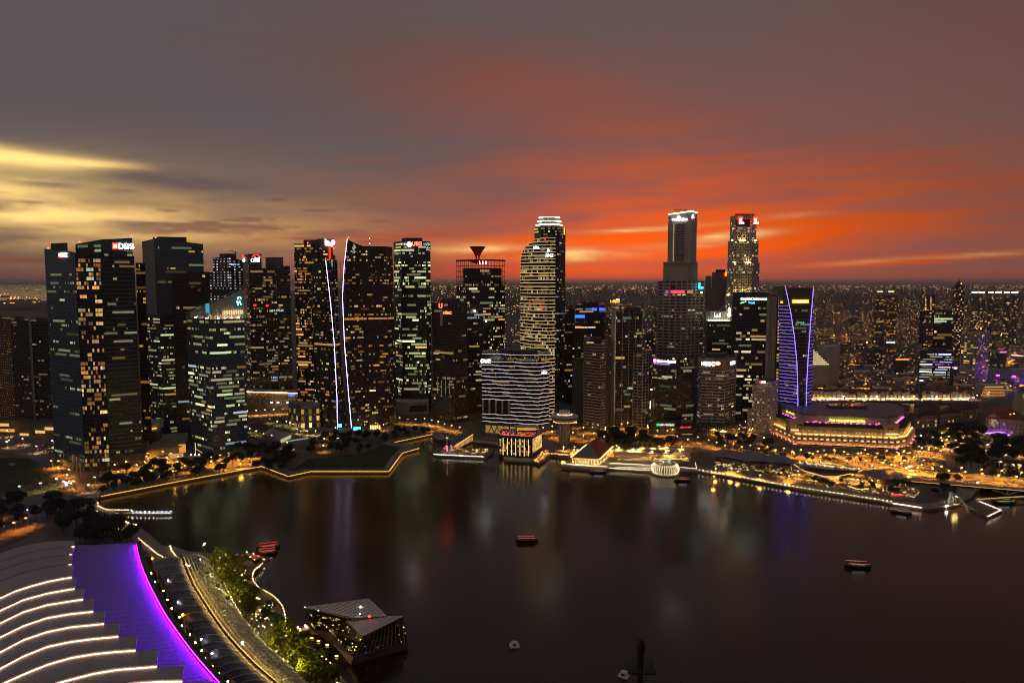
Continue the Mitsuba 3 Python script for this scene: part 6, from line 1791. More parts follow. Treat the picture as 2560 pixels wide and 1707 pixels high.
# lit hotel block
KB = thing('hotel_block', 'black hotel block on the water with vertical light tubes and a red lit roof terrace', 'building')
f0, f1, f2 = W(1246, 1150, 778)[:2], W(1330, 1150, 768)[:2], W(1356, 1130, 800)[:2]
zt1 = ZT(1091, 772)
back = [f2 + [-2, 18], f0 + [2, 34]]
part(KB, 'wall', MB().prism([f0, f1, f2] + back, -1, zt1), 'glass_dark')
part(KB, 'canopy_edge', MB().obox(f0 + [-1.5, -1], f1 + [1.5, -1], .5, zt1 - .5, zt1 + .6).obox(f1 + [1, -1], f2 + [1.5, 0], .5, zt1 - .5, zt1 + .6), 'dark_metal')
for i in range(7):
    q = lerp(f0, f1, .14 + i * .125)
    part(KB, 'light_tube', MB().obox(q + off(f0, f1, .5), q + off(f0, f1, .5) + [.5, 0], .2, 4.0, zt1 - 2.5), emit=tint((1, .72, .34), 1.9), w=.15)
for fl in range(6):
    for i in range(14):
        if rnd.random() < .55:
            q = lerp(f0, f1, .04 + i * .066)
            z = 5 + fl * (zt1 - 8) / 6
            part(KB, 'lit_window', MB().obox(q + off(f0, f1, .2), q + (f1 - f0) * .045 + off(f0, f1, .2), .05, z, z + 2.2), emit=tint(rnd.choice([WARM, AMBER, (1, .7, .12)]), rnd.uniform(.12, .8)), w=0)
    for i in range(9):
        q = lerp(f1, f2, .06 + i * .1)
        z = 8 + fl * (zt1 - 10) / 6
        part(KB, 'lit_window', MB().obox(q + off(f1, f2, .2), q + (f2 - f1) * .06 + off(f1, f2, .2), .05, z, z + 2.4), emit=tint(WARM, rnd.uniform(.5, 1.5)), w=0)
fpts = [G(1245, 1093, zt1), G(1330, 1097, zt1), G(1352, 1080, zt1), G(1268, 1072, zt1)]


def on_roof():
    a, b = rnd.random(), rnd.random()
    return lerp(lerp(f0, f1, a), lerp(back[1], f2, a), b)


mb = MB()
for _ in range(70):
    q = on_roof() if rnd.random() < .5 else lerp(f0, f1, rnd.random()) + [0, 1.5 + 3 * rnd.random()]
    mb.ball([*q, zt1 + rnd.uniform(.8, 3.6)], rnd.uniform(.25, .5), tint(rnd.choice([(1, .06, .05), (1, .05, .05), (1, .08, .1), AMBER, WARM]), rnd.uniform(.6, 2.6)))
part(KB, 'terrace_lights', mb, emit='attr', w=.4, kind='stuff')
part(KB, 'roof_lamp_strip', MB().obox(lerp(f0, f1, .05) + [0, 2], lerp(f0, f1, .95) + [0, 2], .15, zt1 + .7, zt1 + 1.0), emit=(2.4, .15, .1), w=.4)
rp0, rp1 = W(1290, 1062, 800)[:2], W(1342, 1062, 800)[:2]
part(KB, 'roof_pavilion', MB().obox(rp0, rp1, (8, 0), zt1, zt1 + 4.5), 'glass_brown')
part(KB, 'pavilion_roof', MB().obox(rp0 + [-2, -2], rp1 + [2, -2], (12, 0), zt1 + 4.6, zt1 + 5.2), 'concrete_pale')
part(KB, 'lit_window', MB().obox(rp0 + [1, -.2], rp1 + [-1, -.2], .1, zt1 + 1, zt1 + 4), emit=tint(AMBER, .7), w=.2)
grove([(1268, 1076), (1356, 1070), (1350, 1082), (1262, 1088)], 9, .45, 'small roof tree on the terrace of the lit hotel block', 'roof trees on the hotel block', 51, OLIVES, 6, 12)
for key_ in [x for x in list(labels) if labels[x].get('group') == 'roof trees on the hotel block']:
    for sfx in ('__crown', '__trunk'):
        m_ = scene[key_ + sfx]['to_world']
        scene[key_ + sfx] = {**scene[key_ + sfx], 'to_world': T().translate([0, 0, float(zt1 - 2)]) @ m_}
k = thing('hotel_garden', 'cluster of golden lights along the stepped garden side of the hotel block', 'garden', kind=None)
part(k, 'terrace', MB().prism(gp([(1332, 1152), (1362, 1128), (1378, 1134), (1348, 1158)], 3), -.5, 3.0), 'concrete_dark')
dots(k, 'garden_lights', pick([(1332, 1152), (1360, 1122), (1376, 1130), (1346, 1156)], 3.2, 7), 90, .32, [WARM, AMBER, AMBER], (.5, 2.2), .5)
k = thing('waterside_terrace', 'low terrace full of small warm lights between hotel block and round tower', 'terrace')
part(k, 'deck', MB().prism(gp([(1358, 1134), (1376, 1124), (1432, 1130), (1424, 1140)], 3), -.5, 3.2), 'timber')
part(k, 'roof', MB().prism(gp([(1372, 1126), (1426, 1131), (1424, 1134), (1370, 1130)], 6.5), 6.1, 6.5), 'roof_dark')
dots(k, 'terrace_lights', pick([(1360, 1134), (1376, 1128), (1430, 1133), (1424, 1139)], 3.4, 5.5), 70, .28, LW, (.5, 2), .3)

# round lookout tower
k = thing('round_tower', 'round lookout tower with a wide disc top on a stout stem', 'tower')
p = W(1411, 1108, 842)
p = np.array([p[0], 842.0, 2.0])
zd = ZT(1050, 842)
part(k, 'stem', MB().lathe([(6.2, 0), (6.0, zd - 8), (8.5, zd - 3.5)], p, 20), 'concrete')
for a in range(10):
    x = a * math.pi / 5
    part(k, 'pilaster', MB().tube([p + [6.2 * math.cos(x), 6.2 * math.sin(x), 0], p + [6.2 * math.cos(x), 6.2 * math.sin(x), zd - 8]], .5, 5), 'concrete_pale')
part(k, 'disc', MB().lathe([(8, zd - 4), (13.5, zd - 2.6), (15.4, zd), (15.6, zd + 3.4), (14.6, zd + 4.4), (4, zd + 5.2), (.1, zd + 5.2)], p, 40), 'concrete_pale')
part(k, 'windows', MB().lathe([(15.55, zd + .6), (15.75, zd + .6), (15.75, zd + 2.2), (15.55, zd + 2.2)], p, 40), 'glass_dark')
for a in range(22):
    x = math.pi + (a + .5) * math.pi / 22
    q = p + [13.2 * math.cos(x), 13.2 * math.sin(x), zd - 2.8]
    part(k, 'lamp', MB().ball(q - [0, 0, .4], .35), emit=tint(WARM, 5), w=.1)
part(k, 'drum', MB().lathe([(6.4, zd + 5), (6.4, zd + 9.5), (.1, zd + 9.8)], p, 28), 'concrete_pale')
for a in range(12):
    x = math.pi + (a + .5) * math.pi / 12
    part(k, 'roof_lamp', MB().ball(p + [8.6 * math.cos(x), 8.6 * math.sin(x), zd + 5.3], .32), emit=tint((1, .66, .36), 9), w=.2)

# pier hall with the red hipped roof
k = thing('pier_hall', 'pier hall with a steep red tiled roof and light lines along the eaves', 'building')
a0, a1, a2 = G(1429, 1158, 3)[:2], G(1497, 1161, 3)[:2], G(1531, 1128, 3)[:2]
a3 = a0 + (a2 - a1)
ze, zr = 9.0, 21.0
m0, m1 = lerp(lerp(a0, a1, .5), lerp(a3, a2, .5), .30), lerp(lerp(a0, a1, .5), lerp(a3, a2, .5), .75)
E_ = [np.array([*x, ze]) for x in (a0, a1, a2, a3)]
R0, R1 = np.array([*m0, zr]), np.array([*m1, zr])
part(k, 'roof', MB().quad(E_[1], E_[2], R1, R0).quad(E_[3], E_[0], R0, R1).add([E_[2], E_[3], R1], [[0, 1, 2]]), 'roof_tile')
part(k, 'gable_roof', MB().add([E_[0], E_[1], R0 * .62 + .38 * lerp(E_[0], E_[1], .5)], [[0, 1, 2]]).add([E_[1], R0, R0 * .62 + .38 * lerp(E_[0], E_[1], .5)], [[0, 1, 2]]).add([E_[0], R0 * .62 + .38 * lerp(E_[0], E_[1], .5), R0], [[0, 1, 2]]), 'concrete')
part(k, 'wall', MB().prism([tuple(lerp(x, (a0 + a2) / 2, .1)) for x in (a0, a1, a2, a3)], 0, ze - .5), 'stone_gold')
part(k, 'light_line', MB().tube([E_[1] + [.8, -.5, -.4], E_[2] + [.8, 0, -.4]], .35, 5), emit=tint((1, .66, .28), 4), w=.6)
part(k, 'light_line', MB().tube([E_[0] + [-.8, -.5, .6], E_[3] + [-.8, 0, .6]], .35, 5), emit=tint((1, .66, .28), 4), w=.4)
part(k, 'light_line', MB().tube([E_[0] + [0, -.6, -.3], E_[1] + [0, -.6, -.3]], .18, 5), emit=tint(WARM, 1.6), w=.3)
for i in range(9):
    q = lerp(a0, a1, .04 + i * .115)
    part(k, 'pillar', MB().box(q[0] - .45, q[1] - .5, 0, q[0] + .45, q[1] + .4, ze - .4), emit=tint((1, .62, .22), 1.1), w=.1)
part(k, 'finial', MB().tube([R1, R1 + [0, 0, 4]], .3, 5), 'concrete_pale')
dots(k, 'hall_lights', lambda: np.array([*(lerp(a0, a1, rnd.random()) + [0, -.8]), rnd.uniform(2, ze - 1)]), 60, .28, LW, (.8, 3), .2)
dots(k, 'side_lights', lambda: np.array([*(lerp(a1, a2, rnd.random()) + [1.2, -.4]), rnd.uniform(2, 6)]), 60, .28, LW, (.6, 2), .2)
k = thing('pier_deck', 'waterside deck in front of the red roofed pier hall with a dotted edge', 'pier')
part(k, 'deck', MB().prism(gp([(1402, 1163), (1432, 1155), (1500, 1160), (1524, 1154), (1520, 1170), (1470, 1174), (1404, 1169)], 2), -.5, 1.9), 'timber')
lamp_row([(1404, 1157), (1440, 1162), (1516, 1166)], 24, 'small white dot lamp on the edge of the red roofed pier deck', 'dot lamps on the red roofed pier deck', r=.3, z=2.6, rgb=(1, .8, .6), lum=4, name='dot_lamp')

# lines of deck lights, restaurants, dome
k = thing('dining_deck', 'stepped dining deck with rows of dot lights left of the striped dome', 'deck')
part(k, 'deck', MB().prism(gp([(1522, 1166), (1540, 1148), (1636, 1152), (1640, 1172), (1620, 1176)], 2), -.5, 2.2), 'timber')
lamp_row([(1526, 1157), (1634, 1163)], 22, 'dot lamp in the back row of the stepped dining deck', 'dot lamps, back row of the dining deck', r=.34, z=3.2, rgb=(1, .74, .42), lum=4, name='dot_lamp')
lamp_row([(1545, 1167), (1628, 1170)], 15, 'dot lamp in the middle row of the stepped dining deck', 'dot lamps, middle row of the dining deck', r=.32, z=2.9, rgb=(1, .74, .42), lum=4, name='dot_lamp')
lamp_row([(1524, 1170), (1622, 1175)], 17, 'dot lamp in the front row of the stepped dining deck', 'dot lamps, front row of the dining deck', r=.34, z=2.6, rgb=(1, .74, .42), lum=4, name='dot_lamp')
k = thing('restaurant_row', 'long low row of restaurants with a flat roof and lit front behind the dining deck', 'building')
part(k, 'wall', MB().prism(gp([(1535, 1142), (1725, 1141), (1728, 1130), (1540, 1128)], 2), 2, 7), 'stone_gold')
part(k, 'roof', MB().prism(gp([(1615, 1132), (1682, 1132), (1684, 1126), (1616, 1126)], 8), 7.1, 7.8), 'roof_slate')
dots(k, 'lights', pick([(1540, 1150), (1725, 1150), (1725, 1136), (1540, 1136)], 3, 7), 120, .34, [WARM, AMBER, AMBER, (1, .3, .12)], (.5, 2.2), .8)
dots(k, 'table_lights', pick([(1570, 1152), (1722, 1152), (1722, 1143), (1570, 1143)], 2.6, 5), 80, .3, [(1, .7, .5), WARM], (.5, 1.8), .3)
for x, y, s in ((1583, 1127, 1.0), (1597, 1128, .9), (1629, 1133, 1.2), (1664, 1134, 1.2), (1699, 1133, 1.2), (1547, 1109, 1.0), (1546, 1124, 1.5)):
    street_lamp(x, y + 12, 'bright amber globe lamp above the restaurant row', 'globe lamps above the restaurant row', h=10, rgb=(1, .52, .2), lum=22, w=0, size=2.6 * s)
k = thing('striped_dome', 'low round pavilion dome of glowing vertical light ribs on the water', 'building')
p = G(1663, 1184, 0)
prof = [(11.5, 1.2), (13.4, 4), (13.6, 6.5), (12.4, 9.2), (10.2, 10.8)]
part(k, 'base', MB().lathe([(12, -.8), (14.6, -.6), (14.8, 1.0), (11.5, 1.2)], p, 36), 'timber')
part(k, 'drum', MB().lathe([(x - .5, z) for x, z in prof] + [(.1, 11)], p, 36), 'glass_dark', smooth=30)
for i in range(34):
    a = i * 2 * math.pi / 34
    part(k, 'light_rib', MB().tube([p + [r_ * math.cos(a), r_ * math.sin(a), z] for r_, z in prof], .27, 4), emit=tint((1, .74, .40), 2.2), w=.06)
part(k, 'roof_terrace', MB().lathe([(10.4, 10.7), (10.6, 11.5), (9.8, 11.5), (9.8, 11.1)], p, 30), 'dark_metal')
dots(k, 'terrace_lights', lambda: p + [rnd.uniform(-6, 6), rnd.uniform(-6, 6), rnd.uniform(11.4, 13)], 26, .3, [PALE, WARM, (.4, 1, .6)], (.6, 2.4), .1)
k = thing('fire_pavilion', 'small roof terrace glowing with amber flames behind the striped dome', 'building')
q = G(1672, 1158, 2)
part(k, 'wall', MB().box(q[0] - 12, q[1], 0, q[0] + 13, q[1] + 9, 6.5), 'stone_gold')
part(k, 'light_strip', MB().box(q[0] - 12, q[1] - .3, 6.4, q[0] + 13, q[1], 6.8), emit=tint(WARM, 2.2), w=.2)
dots(k, 'flames', lambda: q + [rnd.uniform(-5, 6), rnd.uniform(1, 6), rnd.uniform(5, 8)], 30, .4, [AMBER, WARM, (1, .5, .1)], (1, 4), .4)
k = thing('gangway', 'pale lit gangway from the dome to the promenade', 'bridge')
a, b, c = G(1700, 1169, 2), G(1742, 1173, 2), G(1738, 1159, 2)
part(k, 'deck', MB().obox(a[:2], b[:2], 1.2, 1.2, 1.6), 'timber')
part(k, 'light_strip', MB().tube([a + [0, 0, .8], b + [0, 0, .8], c + [0, 0, 1.5]], .28, 4), emit=tint((1, .62, .36), 2), w=.2)

# wavy dark roofs of the dining row and the boat shaped roof
RR = [[(1782, 1131), (1806, 1128), (1858, 1131), (1857, 1146), (1862, 1158), (1842, 1153), (1780, 1140)], [(1856, 1131), (1890, 1134), (1926, 1141), (1922, 1154), (1924, 1160), (1900, 1159), (1861, 1154)], [(1923, 1140), (1960, 1144), (1986, 1152), (1985, 1166), (1960, 1165), (1922, 1158)]]
k = thing('dining_house', 'long dining house under three dark wavy roofs above the promenade lamps', 'building')
for i, pl in enumerate(RR):
    pg = Polygon(gp(pl, 10))
    vv, ff = trimesh.creation.triangulate_polygon(pg.buffer(0), engine='earcut')
    m_ = trimesh.Trimesh(np.hstack([vv, np.zeros((len(vv), 1))]), ff).subdivide().subdivide()
    u_ = m_.vertices[:, 0]
    z = 10 + 2.2 * np.sin((u_ - u_.min()) / (np.ptp(u_) + 1e-6) * 3.1) + .5 * i
    if m_.face_normals[0][2] < 0:
        m_.invert()
    part(k, 'roof', (np.column_stack([m_.vertices[:, :2], z]), m_.faces), 'roof_slate', smooth=True)
    part(k, 'wall', MB().prism(pg.buffer(0).buffer(-3.5), 2, 9.4), 'glass_brown')
dots(k, 'lights', pick([(1784, 1166), (1990, 1190), (1990, 1172), (1930, 1164), (1786, 1152)], 2.5, 7.5), 150, .28, [WARM, AMBER, PALE, (.8, 1, .7)], (.5, 2.2), .6)
for i in range(12):
    a = G(1792 + 16 * i, 1160 + 1.1 * i, 2.5)
    part(k, 'lit_window', MB().box(a[0], a[1], 3, a[0] + 4.5, a[1] + .2, 5.4), emit=tint(rnd.choice([WARM, AMBER]), rnd.uniform(.15, .5)), w=.05)
k = thing('boat_roof', 'boat shaped roof outlined by golden light above the promenade', 'building')
BO = [(1985, 1160), (2000, 1154), (2060, 1158), (2120, 1164), (2158, 1172), (2140, 1180), (2090, 1190), (2062, 1190), (2010, 1176)]
pgB = Polygon(gp(BO, 9)).buffer(0)
part(k, 'roof', MB().prism(pgB, 8.4, 9.0), 'roof_slate')
ob = np.array(pgB.exterior.coords)
part(k, 'light_edge', MB().tube(np.column_stack([ob, np.full(len(ob), 8.7)]), .34, 5, cap=False), emit=tint((1, .60, .12), 1.5), w=.5)
part(k, 'upper_deck', MB().prism(Polygon(gp([(1996, 1158), (2060, 1162), (2146, 1172), (2140, 1176), (2060, 1172), (2000, 1164)], 12)).buffer(0), 9.1, 12), 'glass_brown')
dots(k, 'deck_lights', pick([(1992, 1150), (2060, 1154), (2150, 1170), (2140, 1174), (2060, 1166), (1996, 1158)], 10, 13.5), 90, .3, [WARM, PALE, WARM], (.6, 2.4), .4)
dots(k, 'rail_lights', lambda: G(*[(1998 + 152 * t_, 1156 + 16 * t_) for t_ in [rnd.random()]][0], 12.4), 50, .26, [WARM, PALE], (1, 3), .1)
for i in range(24):
    a = lerp(G(1998, 1160, 12.2), G(2150, 1175, 12.2), i / 23)
    part(k, 'rail_post', MB().tube([a, a + [0, 0, 1.4]], .12, 4), 'steel_pale')
for a_, b_ in (((2022, 1172), (2058, 1178)), ((2050, 1178), (2078, 1186))):
    a, b = G(*a_, 7), G(*b_, 7)
    part(k, 'light_strip', MB().obox(a[:2], b[:2], .3, 6.6, 7.3), emit=tint((1, .78, .42), 2.6), w=.4)
k = thing('oval_roof', 'plain dark oval roof at the bridge end of the promenade', 'building')
oc = G(2211, 1186, 8)
ox = G(2263, 1186, 8)[0] - oc[0]
oy = (G(2211, 1174, 8)[1] - G(2211, 1198, 8)[1]) / 2
el = [(oc[0] + ox * math.cos(a), oc[1] + oy * math.sin(a)) for a in np.linspace(0, 2 * math.pi, 36)[:-1]]
part(k, 'roof', MB().prism(el, 7.6, 8.3), 'roof_slate')
part(k, 'wall', MB().prism(Polygon(el).buffer(-3), 2, 7.5), 'glass_brown')
PRM = [(1748, 1174), (1800, 1182), (1860, 1193), (1920, 1204), (1990, 1216), (2060, 1227), (2120, 1236), (2180, 1245), (2228, 1253)]
lamp_row(PRM, 48, 'round lamp in the even row along the curved right hand promenade', 'lamps along the right hand promenade', r=.34, z=3.2, rgb=(1, .70, .38), lum=7, w=.12)
lamp_row([(2236, 1258), (2302, 1268)], 13, 'lamp on the low landing between promenade and statue', 'lamps on the landing by the statue', r=.42, z=2.8, rgb=(1, .62, .4), lum=5)
dn = [(2000, 1200), (2100, 1194), (2240, 1200), (2300, 1226), (2290, 1246), (2200, 1238), (2100, 1222), (2010, 1206)]
k = thing('light_garden', 'garden strewn with golden fairy lights below the boat shaped roof', 'garden')
part(k, 'beds', MB().prism(Polygon(gp(dn)).buffer(0), 1.5, 2.3), 'land_dark')
dots(k, 'fairy_lights', pick(dn, 2.6, 6), 170, .28, [WARM, AMBER, PALE, AMBER], (.5, 2.6), .8)
for a_, b_ in (((2122, 1215), (2142, 1222)), ((2142, 1222), (2172, 1221)), ((2172, 1221), (2200, 1214)), ((2240, 1215), (2253, 1209))):
    a, b = G(*a_, 4), G(*b_, 4)
    part(k, 'light_strip', MB().tube([a, b], .3, 4), emit=tint((1, .6, .14), 2.6), w=.2)
k = thing('red_kiosk', 'small kiosk with a red lit roof on the landing', 'building')
q = G(2248, 1244, 3)
part(k, 'wall', MB().box(q[0] - 5, q[1], 2, q[0] + 5, q[1] + 3, 5), 'concrete')
part(k, 'red_roof', MB().box(q[0] - 5.4, q[1] - .4, 5.01, q[0] + 4, q[1] + 3.4, 5.6), emit=(1.6, .05, .07), w=.1)

# grand hotel: colonnade, glowing cornice, magenta lit upper storey
KF = thing('grand_hotel', 'wide neoclassical hotel with pink lit columns and a yellow sign', 'building')
h0, h1, h2, h3, h4 = W(1926, 1110, 905)[:2], W(1990, 1120, 838)[:2], W(2236, 1130, 815)[:2], W(2266, 1128, 826)[:2], W(2282, 1110, 880)[:2]
zc1, zc2, zc3 = ZT(1092, 828), ZT(1064, 838), ZT(1036, 845)
ftp = [h0, h1, h2, h3, h4]
cen = sum(ftp) / 5 + np.array([0, 30.0])
bkp = [h4 + [6, 40], h0 + [6, 40]]


def inset(d):
    return [p + (cen - p) / np.linalg.norm(cen - p) * d for p in ftp + bkp]


part(KF, 'wall', MB().prism(ftp + bkp, 2, zc1), 'stone_gold')
part(KF, 'cornice', MB().prism(inset(-1.6), zc1 - 1.0, zc1 + .6), 'stone_gold')
part(KF, 'attic_wall', MB().prism(inset(4), zc1, zc2), 'stone_gold')
part(KF, 'attic_cornice', MB().prism(inset(3), zc2 - .6, zc2 + .5), 'roof_dark')
part(KF, 'upper_wall', MB().prism(inset(13), zc2, zc3 - 1), 'concrete_pale')
part(KF, 'roof', MB().prism(inset(11.5), zc3 - 1, zc3 + 1.2), 'roof_slate')
part(KF, 'mansard', MB().prism(inset(9), zc2, zc2 + 3.0), 'roof_dark')
MAG = (1.0, .05, .26)
for (a, b), n in (((h0, h1), 6), ((h1, h2), 17), ((h2, h3), 2), ((h3, h4), 3)):
    o = off(a, b, 1.0)
    for i in range(n + 1):
        q = lerp(a, b, i / n)
        part(KF, 'column', MB().tube([[*(q + o * .9), 2], [*(q + o * .9), zc1 - 1]], .95, 8), 'stone_gold')
        part(KF, 'pink_uplight', MB().obox(q + o * 2.3 - [.9, 0], q + o * 2.3 + [.9, 0], .6, 2.2, 2.5), emit=tint(MAG, 14), w=.8)
    for i in range(n):
        q0_, q1_ = lerp(a, b, (i + .24) / n), lerp(a, b, (i + .76) / n)
        part(KF, 'lit_window', MB().obox(q0_ + o * .12, q1_ + o * .12, .05, zc1 - 5.0, zc1 - 2.6), emit=tint((1, .70, .24), rnd.uniform(.55, 1.1)), w=.15)
        part(KF, 'lit_window', MB().obox(q0_ + o * .12, q1_ + o * .12, .05, 8, zc1 - 6.2), emit=tint((1, .48, .12), rnd.uniform(.12, .3)), w=.02)
        part(KF, 'lit_door', MB().obox(q0_ + o * .2, q1_ + o * .2, .05, 2.4, 4.2), emit=tint((1, .66, .20), rnd.uniform(.3, 1.0)), w=.15)
        a4, b4 = lerp(a, b, (i + .06) / n) + (cen - a) / np.linalg.norm(cen - a) * 1.2, lerp(a, b, (i + .94) / n) + (cen - b) / np.linalg.norm(cen - b) * 1.2
        part(KF, 'light_strip', MB().obox(a4, b4, .3, zc1 + 1.2, zc1 + 2.0), emit=tint((1, .60, .16), 3.2), w=.5)
for a, b in ((h0, h1), (h1, h2), (h2, h3), (h3, h4)):
    o = off(a, b, 1.0)
    q0, q1 = np.array([*(a + o * 5.0), 2.1]), np.array([*(b + o * 5.0), 2.1])
    part(KF, 'wall_washer', MB().quad(q1, q0, q0 + [-o[0] * .7, -o[1] * .7, 0] + [0, 0, 1.3], q1 + [-o[0] * .7, -o[1] * .7, 0] + [0, 0, 1.3]), emit=tint((1, .42, .07), 9))
    q0, q1 = np.array([*(a - o * 1.5), zc1 + .7]), np.array([*(b - o * 1.5), zc1 + .7])
    part(KF, 'wall_washer', MB().quad(q1, q0, q0 + [-o[0] * .5, -o[1] * .5, 0] + [0, 0, .8], q1 + [-o[0] * .5, -o[1] * .5, 0] + [0, 0, .8]), emit=tint((1, .44, .08), 8))
ins4, ins13 = inset(4), inset(13)
for i in range(4):
    a, b = ins4[i], ins4[i + 1]
    n = max(3, int(np.linalg.norm(b - a) / 3.2))
    wm = MB()
    for j_ in range(n):
        q = lerp(a, b, (j_ + .5) / n) + off(a, b, .1)
        wm.obox(q - [.5, 0], q + [.5, 0], .05, zc1 + 4, zc1 + 6, tint(WARM, rnd.uniform(.1, .9)))
    part(KF, 'attic_lights', wm, emit='attr', w=.02, kind='stuff')
    a, b = ins13[i], ins13[i + 1]
    n = max(2, int(np.linalg.norm(b - a) / 6.6))
    for j_ in range(n):
        q = lerp(a, b, (j_ + .5) / n) + off(a, b, 1.0)
        part(KF, 'magenta_uplight', MB().obox(q - [.6, 0], q + [.6, 0], .5, zc2 + 3.1, zc2 + 3.6), emit=tint((1, .04, .62), 9), w=.6)
        if rnd.random() < .3:
            q = q + (b - a) / n * .4 - off(a, b, .8)
            part(KF, 'lit_window', MB().obox(q - [.8, 0], q + [.8, 0], .05, zc2 + 3.4, zc2 + 5.4), emit=tint(WARM, 1), w=0)
s0, s1 = ins13[1], ins13[2]
sign(KF, 'THE FULLERTON HOTEL', np.array([*(W(2071, 1048, 838)[:2]), zc3 - 6.2]), s0, s1, 2.5, (.95, 1.0, .12), 2.6, out=2.2, w=.1)
glyphs(KF, np.array([*lerp(ins13[0], ins13[1], .2), zc3 - 5]), ins13[0], ins13[1], 22, 2.0, (.95, 1, .12), 1.6, seed=31)
for q, zz in ((h1 + [2, 4], zc1), (h2 + [-2, 4], zc1)):
    part(KF, 'corner_tower', MB().prism([(q[0] - 8, q[1]), (q[0] + 8, q[1]), (q[0] + 8, q[1] + 14), (q[0] - 8, q[1] + 14)], zz, zc2 + 4), 'stone_gold')
    part(KF, 'corner_cornice', MB().prism([(q[0] - 9, q[1] - 1), (q[0] + 9, q[1] - 1), (q[0] + 9, q[1] + 15), (q[0] - 9, q[1] + 15)], zc2 + 4, zc2 + 5), 'stone_gold')
    part(KF, 'light_strip', MB().box(q[0] - 7, q[1] - 1.6, zz + 5, q[0] + 7, q[1] - 1.2, zz + 5.6), emit=tint((1, .64, .18), 5), w=.6)
k = thing('roof_garden', 'small roof terrace with red and amber lights behind the hotel sign', 'terrace')
q = W(2122, 1028, 878)
part(k, 'deck', MB().box(q[0] - 22, q[1], zc3 + 1.3, q[0] + 22, q[1] + 14, zc3 + 4), 'concrete_dark')
dots(k, 'lights', lambda: np.array([q[0] + rnd.uniform(-21, 21), q[1] + rnd.uniform(-.5, 12), zc3 + rnd.uniform(2, 6.5)]), 46, .4, [(1, .2, .08), (1, .1, .06), AMBER], (.5, 1.6), .2)

# road bridge over the river mouth
k = thing('road_bridge', 'long low road bridge glowing orange under its street lamps', 'bridge')
nearp, farp = along([(2205, 1193), (2330, 1204), (2450, 1214), (2560, 1223), (2760, 1241)], 24), along([(2205, 1172), (2330, 1180), (2450, 1188), (2560, 1197), (2760, 1213)], 24)
zB = 6.0
N_, F_ = np.array([G(x, y, zB) for x, y in nearp]), np.array([G(x, y, zB) for x, y in farp])
j = np.arange(23)[:, None]
v = np.vstack([N_, F_, N_ - [0, 0, 1.6], F_ - [0, 0, 1.6]])
part(k, 'deck', MB().add(v, np.vstack([j + [0, 1, 25, 24], j + [48, 49, 1, 0], j + [24, 25, 73, 72], j + [72, 73, 49, 48]])), 'paving')
for P_, o in ((N_, -.3), (F_, .3)):
    part(k, 'parapet', MB().tube(P_ + [0, o, .5], .45, 4), 'concrete_pale')
part(k, 'median', MB().tube(lerp(N_, F_, .38) + [0, 0, .3], .5, 4), 'concrete_pale')
part(k, 'edge_strip', MB().tube(N_[3:] + [0, -.8, -1.1], .22, 4), emit=tint((1, .5, .12), .9), w=.1)
for i in range(4, 24, 3):
    a, b = lerp(N_[i], F_[i], .02), lerp(N_[i], F_[i], .98)
    part(k, 'pier', MB().obox(a[:2], b[:2], .8, -2, zB - 1.6), 'concrete')
for i in (9, 13):
    a = N_[i] + [0, -.6, 0]
    part(k, 'arch', MB().tube([a + [-14, 0, -1.8], a + [-7, 0, -3.6], a + [0, 0, -6], a + [7, 0, -3.6], a + [14, 0, -1.8]], .5, 5), 'white_paint')
for x, y in ((2328, 1191), (2368, 1195), (2409, 1199), (2451, 1203), (2492, 1207), (2536, 1211), (2600, 1217), (2268, 1184)):
    street_lamp(x, y, 'white hot street lamp on the middle strip of the orange bridge', 'street lamps on the bridge', h=8, rgb=(1, .40, .05), lum=44, w=2.2, size=3.2, base=6.0)
for x, y in ((2225, 1180), (2250, 1176), (2275, 1184), (2300, 1181), (2325, 1188), (2350, 1184), (2400, 1188), (2450, 1192), (2500, 1196), (2550, 1200)):
    street_lamp(x, y, 'amber street lamp on the far side of the bridge', 'street lamps on the far bridge side', h=8, rgb=(1, .38, .04), lum=40, w=2.2, size=3.2, base=6.0)

# statue, platform, footbridge
k = thing('fountain_statue', 'pale statue on a plinth spouting a water jet into the bay', 'statue')
p = G(2376, 1262, 2)
part(k, 'plinth', MB().lathe([(3.2, 0), (3.4, 1), (2.4, 1.6), (2.3, 2.4)], p, 14), 'concrete_pale')
part(k, 'figure', MB().lathe([(2.2, 2.4), (2.6, 4), (1.9, 6), (1.3, 8), (1.5, 9), (1.7, 10), (1.2, 11), (.2, 11.6)], p, 14).ball(p + [.9, -.9, 9.8], 1.1), 'white_paint', smooth=40)
tj = np.linspace(0, 1, 10)
part(k, 'water_jet', MB().tube(np.stack([p[0] + 1.6 + 3.6 * tj, p[1] - 1 - 15 * tj, 2 + 9.3 + 3 * tj - 13.5 * tj ** 2], 1), np.linspace(.3, .9, 10), 6), 'white_paint')
q = p + [-7, -6, .6]
part(k, 'spotlight', MB().box(q[0], q[1], q[2], q[0] + 1.6, q[1] + 1.6, q[2] + .5), emit=tint((1, .8, .6), 60), w=1.0)
street_lamp(2388, 1262, 'very bright white and amber lamp beside the statue', None, h=12, rgb=(1, .72, .3), lum=80, w=1.5, size=2.2)
k = thing('viewing_platform', 'angular viewing platform edged with small lights beyond the statue', 'pier')
VP = [(2404, 1262), (2436, 1248), (2506, 1276), (2468, 1292), (2462, 1284)]
part(k, 'deck', MB().prism(Polygon(gp(VP, 2)).buffer(0), -.5, 2.2), 'timber')
lamp_row([(2440, 1249), (2503, 1274), (2470, 1290)], 30, 'small edge light of the angular viewing platform', 'edge lights of the viewing platform', r=.3, z=2.7, rgb=(1, .75, .5), lum=4, name='dot_lamp')
